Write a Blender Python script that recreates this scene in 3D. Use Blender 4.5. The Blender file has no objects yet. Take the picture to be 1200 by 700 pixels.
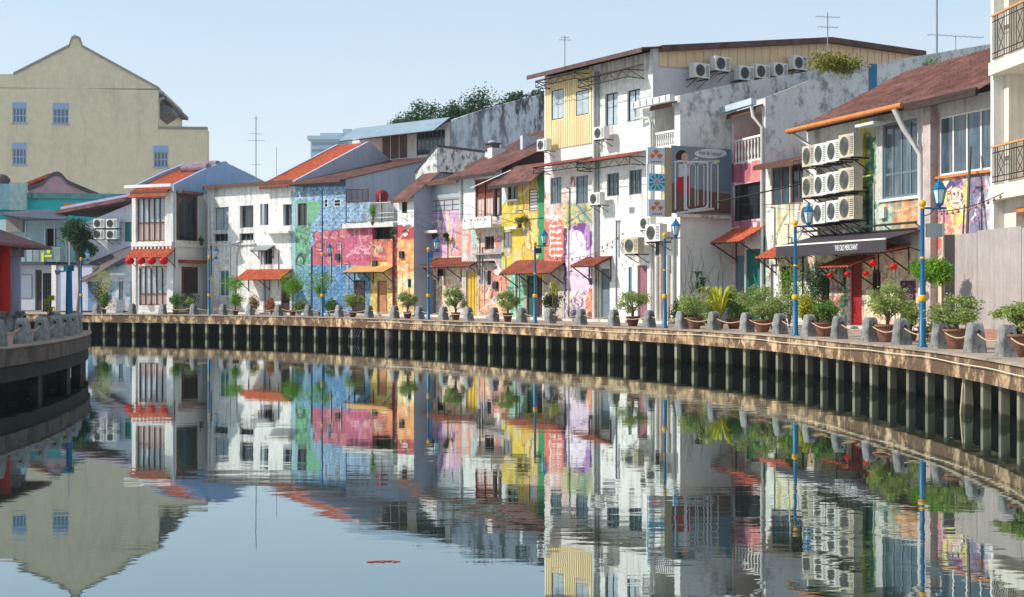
import bpy, math, random
import numpy as np
from mathutils import Vector, Matrix
rad = math.radians
S = bpy.context.scene
COL = S.collection
# ------------------------------------------------------------------ camera, sky, sun, exposure
CAMZ = 2.78; F0 = 1500.0; HOR = 343.6
cam = bpy.data.cameras.new('camera'); camo = bpy.data.objects.new('camera', cam); COL.objects.link(camo)
camo.location = (0, 0, CAMZ); camo.rotation_euler = (rad(90), 0, 0)
cam.sensor_width = 36; cam.lens = 45; cam.shift_y = -(350 - HOR) / 1200.0
cam.clip_start = .1; cam.clip_end = 6000
S.camera = camo
SUN_EL = 40; SUN_AZ = 264      # azimuth clockwise from +Y: the sun stands to the left
w = bpy.data.worlds.new('World'); S.world = w; w.use_nodes = True
nt = w.node_tree; sky = nt.nodes.new('ShaderNodeTexSky'); sky.sky_type = 'NISHITA'; sky.sun_disc = False
sky.sun_elevation = rad(SUN_EL); sky.sun_rotation = rad(SUN_AZ); sky.air_density = 1.0; sky.dust_density = .35; sky.ozone_density = 2.5
hz = nt.nodes.new('ShaderNodeMix'); hz.data_type = 'RGBA'; hz.inputs[0].default_value = .6; hz.inputs[7].default_value = (5.6, 6.75, 7.7, 1); nt.links.new(sky.outputs[0], hz.inputs[6]); nt.links.new(hz.outputs[2], nt.nodes['Background'].inputs[0])
# pale summer haze towards the horizon, with a hint of thin high cloud
gm = nt.nodes.new('ShaderNodeTexCoord'); gs = nt.nodes.new('ShaderNodeSeparateXYZ'); nt.links.new(gm.outputs['Generated'], gs.inputs[0])
cn = nt.nodes.new('ShaderNodeTexNoise'); cn.inputs['Scale'].default_value = 2.2; cn.inputs['Detail'].default_value = 5; mpc = nt.nodes.new('ShaderNodeMapping'); mpc.inputs['Scale'].default_value = (1, 1, 6); nt.links.new(gm.outputs['Generated'], mpc.inputs[0]); nt.links.new(mpc.outputs[0], cn.inputs['Vector'])
ad = nt.nodes.new('ShaderNodeMath'); ad.operation = 'MULTIPLY_ADD'; nt.links.new(cn.outputs[0], ad.inputs[0]); ad.inputs[1].default_value = -.12; nt.links.new(gs.outputs[2], ad.inputs[2])
rp_ = nt.nodes.new('ShaderNodeValToRGB'); rp_.color_ramp.elements[0].position = 0; rp_.color_ramp.elements[0].color = (.83, .86, .88, 1); rp_.color_ramp.elements[1].position = .2; rp_.color_ramp.elements[1].color = (.55, .70, .81, 1)
nt.links.new(ad.outputs[0], rp_.inputs[0]); sc_ = nt.nodes.new('ShaderNodeVectorMath'); sc_.operation = 'SCALE'; sc_.inputs['Scale'].default_value = 9.9; nt.links.new(rp_.outputs[0], sc_.inputs[0]); nt.links.new(sc_.outputs[0], hz.inputs[7]); nt.nodes['Background'].inputs[1].default_value = .125
sl = bpy.data.lights.new('sun', 'SUN'); sl.energy = 5.0; sl.angle = rad(.6); sl.color = (1, .95, .87)
so = bpy.data.objects.new('sun', sl); COL.objects.link(so)
sd = Vector((math.sin(rad(SUN_AZ)) * math.cos(rad(SUN_EL)), math.cos(rad(SUN_AZ)) * math.cos(rad(SUN_EL)), math.sin(rad(SUN_EL))))
so.rotation_euler = sd.to_track_quat('Z', 'Y').to_euler(); so.location = (-60, 0, 60)
S.view_settings.view_transform = 'Standard'; S.view_settings.look = 'None'; S.view_settings.exposure = .1; S.view_settings.gamma = 1
S.render.resolution_x = 1024; S.render.resolution_y = 597

# ------------------------------------------------------------------ colour and material helpers
def C(r, g, b, k=.92):
    f = lambda c: (c / 12.92 if c <= .04045 else ((c + .055) / 1.055) ** 2.4)
    return tuple(f(c / 255.) * k for c in (r, g, b)) + (1,)
MATS = {}
def mat(name, col, rough=.85, var=.18, sc=2.0, fine=14, bump=.25, metal=0, grime=0, gcol=(.05, .045, .04, 1), gsc=(1.2, 1.2, .35), gth=.55, attr=False, streak=0, wave=None, trans=0, spec=.3, bdist=.02, topz=None, tide=None, rnd=0):
    if name in MATS: return MATS[name]
    m = bpy.data.materials.new(name); m.use_nodes = True; n = m.node_tree.nodes; l = m.node_tree.links
    b = n['Principled BSDF']; b.inputs['Roughness'].default_value = rough; b.inputs['Metallic'].default_value = metal
    b.inputs['Specular IOR Level'].default_value = spec
    tc = n.new('ShaderNodeTexCoord')
    def noise(scale, det=4, vec=None, r=.6):
        t = n.new('ShaderNodeTexNoise'); t.inputs['Scale'].default_value = scale; t.inputs['Detail'].default_value = det; t.inputs['Roughness'].default_value = r
        l.new(vec if vec else tc.outputs['Object'], t.inputs['Vector']); return t
    def ramp(src, a, bb, v0=0, v1=1):
        r = n.new('ShaderNodeMapRange'); r.inputs[1].default_value = a; r.inputs[2].default_value = bb; r.inputs[3].default_value = v0; r.inputs[4].default_value = v1
        l.new(src, r.inputs[0]); return r.outputs[0]
    def mul(colsrc, facsrc):
        x = n.new('ShaderNodeVectorMath'); x.operation = 'SCALE'; l.new(colsrc, x.inputs[0]); l.new(facsrc, x.inputs['Scale']); return x.outputs[0]
    def mix(f, a, bcol):
        x = n.new('ShaderNodeMix'); x.data_type = 'RGBA'; l.new(f, x.inputs[0]); l.new(a, x.inputs[6])
        if isinstance(bcol, tuple): x.inputs[7].default_value = bcol
        else: l.new(bcol, x.inputs[7])
        return x.outputs[2]
    if attr:
        a = n.new('ShaderNodeAttribute'); a.attribute_name = 'Col'; base = a.outputs['Color']
    else:
        a = n.new('ShaderNodeRGB'); a.outputs[0].default_value = col; base = a.outputs[0]
    base = mul(base, ramp(noise(sc).outputs[0], .3, .7, 1 - var, 1 + var * .6))
    base = mul(base, ramp(noise(fine, 3).outputs[0], .3, .7, 1 - var * .6, 1 + var * .4))
    if streak:
        mp = n.new('ShaderNodeMapping'); mp.inputs['Scale'].default_value = (7, 7, .5); l.new(tc.outputs['Object'], mp.inputs[0])
        base = mix(ramp(noise(1, 4, mp.outputs[0]).outputs[0], .5, .75, 0, streak), base, gcol)
    if grime:
        mp = n.new('ShaderNodeMapping'); mp.inputs['Scale'].default_value = gsc; l.new(tc.outputs['Object'], mp.inputs[0])
        g = ramp(noise(1.3, 8, mp.outputs[0], .72).outputs[0], gth, gth + .12, 0, grime)
        if topz:
            sp = n.new('ShaderNodeSeparateXYZ'); l.new(tc.outputs['Object'], sp.inputs[0])
            q = n.new('ShaderNodeMath'); q.operation = 'MULTIPLY'; l.new(g, q.inputs[0]); l.new(ramp(sp.outputs[2], topz[0], topz[1], .15, 1), q.inputs[1]); g = q.outputs[0]
        base = mix(g, base, gcol)
    if rnd:
        oi = n.new('ShaderNodeObjectInfo'); base = mul(base, ramp(oi.outputs['Random'], 0, 1, 1 - rnd, 1 + rnd * .5))
    if tide:
        sp = n.new('ShaderNodeSeparateXYZ'); l.new(tc.outputs['Object'], sp.inputs[0]); q = n.new('ShaderNodeMath'); q.operation = 'ADD'; l.new(sp.outputs[2], q.inputs[0]); l.new(ramp(noise(2.5).outputs[0], .3, .7, -.14, .14), q.inputs[1])
        base = mix(ramp(q.outputs[0], tide[0], tide[0] + .07, .85, 0), base, tide[1])
    l.new(base, b.inputs['Base Color'])
    hb = noise(fine * 1.5, 4).outputs[0]
    if wave:
        wt = n.new('ShaderNodeTexWave'); wt.inputs['Scale'].default_value = wave[1]; wt.bands_direction = wave[0]; wt.inputs['Distortion'].default_value = wave[2] if len(wave) > 2 else 0
        l.new(tc.outputs['Object'], wt.inputs['Vector']); q = n.new('ShaderNodeMath'); q.operation = 'ADD'; l.new(wt.outputs['Fac'], q.inputs[0]); l.new(hb, q.inputs[1]); hb = q.outputs[0]
    if bump:
        bp = n.new('ShaderNodeBump'); bp.inputs['Strength'].default_value = bump; bp.inputs['Distance'].default_value = bdist
        l.new(hb, bp.inputs['Height']); l.new(bp.outputs[0], b.inputs['Normal'])
    if trans:
        t = n.new('ShaderNodeBsdfTranslucent'); l.new(base, t.inputs[0]); mx = n.new('ShaderNodeMixShader'); mx.inputs[0].default_value = trans
        l.new(b.outputs[0], mx.inputs[1]); l.new(t.outputs[0], mx.inputs[2]); l.new(mx.outputs[0], n['Material Output'].inputs[0])
    MATS[name] = m; return m
MOULD = (.035, .037, .042, 1)
def plaster(name, r, g, b, grime=.5, gth=.58, **k): return mat(name, C(r, g, b), .9, .1, 1.2, 9, .3, grime=grime, gth=gth, gcol=k.pop('gcol', C(95, 88, 80)), streak=k.pop('streak', .25), **k)
WHITE = plaster('white_plaster', 232, 229, 222, grime=.5, gth=.58, streak=.28)
OLDW = plaster('old_white_plaster', 226, 222, 214, grime=.8, gth=.52)
SIDEW = plaster('party_wall_plaster', 224, 222, 220, grime=.7, gth=.5, gcol=C(96, 92, 96), gsc=(1.4, 1.4, 1.1), topz=(5, 10), streak=.12)
MOULDY = plaster('mouldy_plaster', 205, 212, 220, grime=.93, gth=.45, gcol=MOULD, gsc=(.9, .9, .45), topz=(9, 14.5))
GREYW = plaster('grey_paint_wall', 172, 180, 196, grime=.3, gth=.6)
BLUEG = plaster('blue_grey_gable_paint', 148, 172, 204, grime=.2, gth=.62)
PAINT = mat('painted_plaster', None, .88, .12, 3, 20, .35, attr=True, grime=.55, gth=.57, gcol=C(104, 94, 86), streak=.22)
BEIGE = plaster('beige_building_paint', 226, 215, 186, grime=.25, gth=.52, gcol=C(150, 148, 132), gsc=(.25, .25, .12))
YCLAD = mat('cream_metal_cladding', C(246, 224, 176), .5, .06, .5, 6, .1, streak=.2, gcol=C(150, 110, 70))
BCLAD = mat('beige_metal_cladding', C(226, 196, 158), .55, .08, .5, 6, .1, streak=.3, gcol=C(140, 100, 70))
TILE = mat('orange_clay_tile', C(202, 100, 68), .8, .35, 3, 25, .4, grime=.4, gth=.56, gcol=C(90, 45, 35))
TILER = mat('red_brown_tile', C(156, 84, 66), .85, .3, 2, 20, .4, grime=.5, gth=.55, gcol=C(75, 50, 45))
RUST = mat('rusty_brown_roof', C(128, 86, 78), .75, .5, 1.3, 12, .4, grime=.7, gth=.52, gcol=C(72, 46, 44))
DARKR = mat('dark_brown_roof', C(104, 76, 72), .8, .35, 1.5, 12, .4, grime=.5, gth=.52, gcol=C(50, 42, 42))
BROWNW = mat('brown_timber', C(112, 74, 58), .7, .3, 2, 20, .3, streak=.4, gcol=C(60, 40, 32))
DARKW = mat('dark_timber', C(62, 48, 44), .7, .3, 2, 20, .3)
FASC = mat('fascia_board', C(100, 68, 54), .7, .25, 2, 20, .2, streak=.4, gcol=C(50, 36, 30))
IRON = mat('dark_iron', C(58, 50, 50), .5, .25, 5, 25, .2, metal=.2)
GREYM = mat('grey_metal', C(150, 156, 160), .45, .15, 3, 20, .1, metal=.4)
CORG = mat('weathered_corrugated_metal', C(190, 196, 200), .5, .15, 1.5, 14, .1, metal=.3, grime=.5, gth=.58, gcol=C(120, 92, 76))
BLUEC = mat('pale_blue_roof_sheet', C(150, 168, 182), .5, .15, 1.5, 14, .1, grime=.4, gth=.58, gcol=C(80, 86, 92))
BLUEP = mat('blue_sheet', C(60, 120, 160), .6, .15, 2, 14, .1)
GLASS = mat('dark_window_glass', C(66, 84, 96), .08, .35, 1.2, 5, .04, spec=.9, streak=.55, gcol=C(150, 152, 148))
GLASSD = mat('black_window_glass', C(36, 42, 48), .1, .3, 1.5, 5, .04, spec=.8, streak=.4, gcol=C(110, 106, 100))
GLASSL = mat('pale_window_glass', C(176, 188, 196), .25, .2, 1.2, 5, .04, spec=.7)
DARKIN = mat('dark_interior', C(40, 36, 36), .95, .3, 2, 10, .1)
FRW = mat('white_window_paint', C(232, 230, 224), .5, .08, 3, 20, .1)
FRG = mat('grey_window_paint', C(108, 122, 132), .5, .12, 3, 20, .1)
FRD = mat('dark_window_paint', C(52, 50, 50), .5, .15, 3, 20, .1)
FRB = mat('brown_window_paint', C(128, 88, 74), .6, .2, 3, 20, .2)
FRBL = mat('light_blue_window_paint', C(150, 178, 214), .5, .08, 3, 20, .1)
PIPE = mat('white_drainpipe', C(214, 212, 206), .5, .15, 2, 20, .1, streak=.3, gcol=C(120, 110, 100))
LWHITE = mat('air_conditioner_enamel', C(226, 226, 218), .45, .08, 3, 20, .05, streak=.2, gcol=C(150, 120, 90))
LOLD = mat('aged_air_conditioner_enamel', C(206, 196, 172), .55, .2, 3, 20, .1, grime=.5, gcol=C(120, 84, 60))
FAN = mat('fan_grille', C(96, 98, 98), .5, .2, 10, 40, .2)
CONC = mat('walkway_paving', C(172, 152, 138), .85, .2, 1.2, 18, .3, grime=.4, gth=.55, gcol=C(110, 96, 88), gsc=(1, 1, 1))
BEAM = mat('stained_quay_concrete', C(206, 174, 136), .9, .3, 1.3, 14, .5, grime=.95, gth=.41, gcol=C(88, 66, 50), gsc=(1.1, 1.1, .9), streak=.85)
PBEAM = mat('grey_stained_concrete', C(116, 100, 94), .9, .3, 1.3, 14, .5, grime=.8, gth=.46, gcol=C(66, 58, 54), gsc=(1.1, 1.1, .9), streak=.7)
PILE = mat('concrete_pile', C(134, 130, 112), .9, .2, 1.3, 14, .4, grime=.7, gth=.5, gcol=C(74, 80, 54), rnd=.35, streak=.5, tide=(.2, C(58, 58, 42)))
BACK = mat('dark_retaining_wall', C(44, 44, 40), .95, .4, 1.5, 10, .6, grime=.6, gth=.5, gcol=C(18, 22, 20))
STONE = mat('grey_stone_bollard', C(150, 150, 148), .9, .3, 5, 30, .6, grime=.75, gth=.5, gcol=C(66, 66, 68), gsc=(3, 3, 1.5), streak=.5, rnd=.22)
ROPE = mat('rope', C(196, 168, 130), .9, .2, 10, 60, .3)
BPAINT = mat('blue_post_paint', C(18, 98, 140), .4, .12, 3, 20, .08)
YPAINT = mat('gold_paint', C(232, 176, 40), .4, .12, 6, 30, .1)
POT = mat('brown_clay_pot', C(128, 88, 72), .8, .3, 5, 25, .4, wave=('Z', 2, .4), bdist=.006)
POTD = mat('dark_clay_pot', C(98, 62, 54), .8, .3, 5, 25, .4, wave=('Z', 4, .4))
BARK = mat('bark', C(120, 102, 84), .95, .3, 8, 30, .6)
def leafm(name, r, g, b): return mat(name, C(r, g, b, .8), .55, .55, 3.5, 22, 0, trans=.3, spec=.3)
L1 = leafm('light_green_leaves', 172, 190, 106); L2 = leafm('mid_green_leaves', 116, 154, 66); L3 = leafm('dark_green_leaves', 50, 88, 40)
L4 = leafm('bright_green_leaves', 136, 188, 56); L5 = leafm('yellow_green_leaves', 206, 206, 60); L6 = leafm('tree_leaves', 66, 104, 62)
REDL = mat('red_lantern_paper', C(226, 24, 24), .5, .12, 6, 30, .1, trans=.3)
GOLD = mat('gold_trim', C(232, 180, 70), .4, .1)
REDP = mat('red_column_paint', C(190, 34, 30), .6, .2, 2, 20, .2, streak=.2)
PALEB = mat('pale_blue_column_paint', C(186, 196, 222), .7, .12, 2, 20, .2, streak=.3)

# ------------------------------------------------------------------ mesh builder
class MB:
    def __init__(s): s.v = []; s.f = []; s.m = []; s.k = 0; s.sm = []
    def add(s, vs, fs, smooth=False):
        o = len(s.v); s.v += [tuple(x) for x in vs]
        for f in fs: s.f.append(tuple(i + o for i in f)); s.m.append(s.k); s.sm.append(smooth)
        return s
    def box(s, x0, x1, y0, y1, z0, z1):
        if x1 < x0: x0, x1 = x1, x0
        if y1 < y0: y0, y1 = y1, y0
        if z1 < z0: z0, z1 = z1, z0
        v = [(x, y, z) for z in (z0, z1) for (x, y) in ((x0, y0), (x1, y0), (x1, y1), (x0, y1))]
        return s.add(v, [(3, 2, 1, 0), (4, 5, 6, 7), (0, 1, 5, 4), (1, 2, 6, 5), (2, 3, 7, 6), (3, 0, 4, 7)])
    def poly(s, pts): return s.add(pts, [tuple(range(len(pts)))])
    def prism(s, pts, d):
        n = len(pts); d = Vector(d); p = [Vector(q) for q in pts]; q = [a + d for a in p]
        return s.add(p + q, [tuple(range(n))[::-1], tuple(range(n, 2 * n))] + [(i, (i + 1) % n, n + (i + 1) % n, n + i) for i in range(n)])
    def tube(s, pts, r, n=6, r2=None, cap=True):
        pts = [Vector(p) for p in pts]; N = len(pts); vs = []
        for i, p in enumerate(pts):
            d = (pts[min(i + 1, N - 1)] - pts[max(i - 1, 0)]).normalized()
            a = d.cross(Vector((0, 0, 1))) if abs(d.z) < .95 else d.cross(Vector((1, 0, 0)))
            a.normalize(); b = d.cross(a); rr = r if r2 is None else r + (r2 - r) * i / (N - 1)
            vs += [p + (a * math.cos(2 * math.pi * j / n) + b * math.sin(2 * math.pi * j / n)) * rr for j in range(n)]
        fs = [(i * n + j, i * n + (j + 1) % n, (i + 1) * n + (j + 1) % n, (i + 1) * n + j) for i in range(N - 1) for j in range(n)]
        s.add(vs, fs, n > 5)
        if cap: s.add(vs[:n], [tuple(range(n))]); s.add(vs[-n:], [tuple(range(n))[::-1]])
        return s
    def bar(s, p, q, wd, ht=None):
        return s.tube([p, q], wd * .7, 4)
    def lathe(s, prof, c=(0, 0, 0), n=16, sm=True):
        vs = [(c[0] + r * math.cos(2 * math.pi * j / n), c[1] + r * math.sin(2 * math.pi * j / n), c[2] + z) for r, z in prof for j in range(n)]
        fs = [(i * n + j, i * n + (j + 1) % n, (i + 1) * n + (j + 1) % n, (i + 1) * n + j) for i in range(len(prof) - 1) for j in range(n)]
        s.add(vs, fs, sm); s.add(vs[:n], [tuple(range(n))[::-1]]); s.add(vs[-n:], [tuple(range(n))]); return s
    def ball(s, c, rx, ry=None, rz=None, n=12, m=8):
        ry = ry or rx; rz = rz or rx
        vs = []; fs = []
        for i in range(m + 1):
            a = math.pi * i / m
            for j in range(n):
                b = 2 * math.pi * j / n; vs.append((c[0] + rx * math.sin(a) * math.cos(b), c[1] + ry * math.sin(a) * math.sin(b), c[2] + rz * math.cos(a)))
        for i in range(m):
            for j in range(n): fs.append((i * n + j, i * n + (j + 1) % n, (i + 1) * n + (j + 1) % n, (i + 1) * n + j))
        return s.add(vs, fs, True)
    def sheet(s, u0, u1, a, b, pitch=.2, amp=.03, rows=1, step=0, th=.03):
        """corrugated or tiled sheet from edge a=(y,z) to edge b=(y,z), ribs running a to b"""
        n = max(2, int(abs(u1 - u0) / pitch * 4)); us = [u0 + (u1 - u0) * i / n for i in range(n + 1)]
        for r in range(rows):
            t0, t1 = r / rows, (r + 1) / rows
            A = (a[0] + (b[0] - a[0]) * t0, a[1] + (b[1] - a[1]) * t0); B = (a[0] + (b[0] - a[0]) * t1, a[1] + (b[1] - a[1]) * t1)
            vs = []
            for u in us:
                h = amp * (math.cos(2 * math.pi * u / pitch)); vs += [(u, A[0], A[1] + h), (u, B[0], B[1] + h + step), (u, A[0], A[1] + h - th), (u, B[0], B[1] + h - th)]
            fs = []
            for i in range(n):
                o = i * 4; p = o + 4; fs += [(o, p, p + 1, o + 1), (o + 2, o + 3, p + 3, p + 2), (o, o + 2, p + 2, p), (o + 1, p + 1, p + 3, o + 3)]
            fs += [(0, 1, 3, 2), (n * 4, n * 4 + 2, n * 4 + 3, n * 4 + 1)]
            s.add(vs, fs, False)
        return s
    def build(s, name, mats, parent=None, loc=None, rz=0):
        me = bpy.data.meshes.new(name); me.from_pydata(s.v, [], s.f)
        if not isinstance(mats, (list, tuple)): mats = [mats]
        for m in mats: me.materials.append(m)
        me.polygons.foreach_set('material_index', s.m); me.polygons.foreach_set('use_smooth', s.sm)
        me.update(); o = bpy.data.objects.new(name, me); COL.objects.link(o)
        if parent is not None: o.parent = parent
        if loc is not None: o.location = loc
        if rz: o.rotation_euler = (0, 0, rz)
        return o
def tag(o, label=None, cat=None, group=None, kind=None):
    for k, v in (('label', label), ('category', cat), ('group', group), ('kind', kind)):
        if v: o[k] = v
    return o
def thing(name, label, cat, loc=(0, 0, 0), rz=0, group=None):
    o = bpy.data.objects.new(name, None); COL.objects.link(o); o.empty_display_size = .2; o.location = loc; o.rotation_euler = (0, 0, rz)
    return tag(o, label, cat, group)
def dup(root, loc, rz, label, group=None, scale=None):
    def cp(o, par):
        c = o.copy(); COL.objects.link(c)
        if par is not None: c.parent = par
        for ch in o.children: cp(ch, c)
        return c
    r = cp(root, None); r.location = loc; r.rotation_euler = (0, 0, rz); r['label'] = label
    if group: r['group'] = group
    if scale: r.scale = (scale,) * 3 if not isinstance(scale, tuple) else scale
    return r
def textmesh(name, body, size, m, parent, M4, extrude=.004, fit=None):
    cu = bpy.data.curves.new(name, 'FONT'); cu.body = body; cu.size = size; cu.extrude = extrude; cu.align_x = 'CENTER'; cu.align_y = 'CENTER'
    o = bpy.data.objects.new(name, cu); COL.objects.link(o); bpy.context.view_layer.update()
    me = bpy.data.meshes.new_from_object(o.evaluated_get(bpy.context.evaluated_depsgraph_get())); bpy.data.objects.remove(o)
    if fit:
        xs = [v.co.x for v in me.vertices]; k = fit / (max(xs) - min(xs))
        for v in me.vertices: v.co.x *= k
    me.materials.clear(); me.materials.append(m); me.transform(M4); o = bpy.data.objects.new(name, me); COL.objects.link(o)
    if parent: o.parent = parent
    return o

# ------------------------------------------------------------------ the curved bank
ZQ = 1.38; ZB = 1.50
_b = [(-90, 98), (-60, 94), (-42, 90.5), (-34, 88), (-27.3, 85.3), (-19.7, 81.9), (-12.4, 76.6), (-8.4, 72.2), (-4.7, 67.4), (.12, 60.5), (2.84, 56.3), (4.75, 52.8), (6.6, 49.3), (8.2, 45.3), (8.95, 42.6), (9.6, 38.4), (10.15, 34.2), (10.4, 31.2), (10.4, 28.6), (10.2, 25.6), (9.8, 22), (9.2, 18), (8.4, 14), (7.4, 10), (6.2, 6), (5, 2), (3.6, -3)]
_b = np.array(_b, float)
for _ in range(3):
    q = np.empty((2 * len(_b) - 2, 2)); q[0::2] = .75 * _b[:-1] + .25 * _b[1:]; q[1::2] = .25 * _b[:-1] + .75 * _b[1:]; _b = q
d_ = np.r_[0, np.cumsum(np.hypot(*np.diff(_b, axis=0).T))]
ss = np.arange(0, d_[-1], .25); BANK = np.c_[np.interp(ss, d_, _b[:, 0]), np.interp(ss, d_, _b[:, 1])]
TAN = np.gradient(BANK, axis=0); TAN /= np.hypot(*TAN.T)[:, None]
for _ in range(6): TAN[1:-1] = (TAN[:-2] + TAN[1:-1] * 2 + TAN[2:]) / 4
TAN /= np.hypot(*TAN.T)[:, None]
NRM = np.c_[-TAN[:, 1], TAN[:, 0]]     # inland
def off(d): return BANK + NRM * d
def bankp(px, d):
    """the point of the line d metres inland of the quay edge that stands in picture column px"""
    o = off(d); ok = o[:, 1] > 6; o = o[ok]; T = TAN[ok]; x = 600 + F0 * o[:, 0] / o[:, 1]
    return Vector((np.interp(px, x, o[:, 0]), np.interp(px, x, o[:, 1]), 0)), math.atan2(np.interp(px, x, T[:, 1]), np.interp(px, x, T[:, 0]))

class Frame:
    """a facade plane: local x runs along the wall to the right, local y inward, z up from the floor"""
    def __init__(s, A, B, zb=ZB):
        s.A = Vector((A[0], A[1], 0)); B = Vector((B[0], B[1], 0)); s.L = (B - s.A).length; s.t = (B - s.A).normalized(); s.i = Vector((-s.t.y, s.t.x, 0)); s.zb = zb
        s.rz = math.atan2(s.t.y, s.t.x); s.loc = Vector((s.A.x, s.A.y, zb))
    def hit(s, px, py=343.6, y=0):
        dx = (px - 600) / F0; A = s.A + s.i * y
        k = (A.x * s.i.x + A.y * s.i.y) / (dx * s.i.x + s.i.y); P = Vector((dx * k, k, 0))
        return (P - s.A).dot(s.t), CAMZ + (HOR - py) * k / F0 - s.zb
    def u(s, px, y=0): return s.hit(px, 343.6, y)[0]
    def z(s, px, py, y=0): return s.hit(px, py, y)[1]
    def side(s, px, py, u=None):
        u = s.L if u is None else u; dx = (px - 600) / F0; A = s.A + s.t * u
        k = (A.x * s.t.x + A.y * s.t.y) / (dx * s.t.x + s.t.y); P = Vector((dx * k, k, 0))
        return (P - A).dot(s.i), CAMZ + (HOR - py) * k / F0 - s.zb
    def rect(s, x0, y0, x1, y1, y=0):
        xm = (x0 + x1) / 2; return s.u(x0, y), s.u(x1, y), s.z(xm, y1, y), s.z(xm, y0, y)
    def world(s, u, y, z): return s.A + s.t * u + s.i * y + Vector((0, 0, z + s.zb))
    def srect(s, x0, y0, x1, y1, u=None):
        a = s.side(x0, (y0 + y1) / 2, u)[0]; b = s.side(x1, (y0 + y1) / 2, u)[0]; xm = (x0 + x1) / 2
        return a, b, s.side(xm, y1, u)[1], s.side(xm, y0, u)[1]
def frame(pxL, pxR, d, d2=None): return Frame(bankp(pxL, d)[0], bankp(pxR, d if d2 is None else d2)[0])

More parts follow.
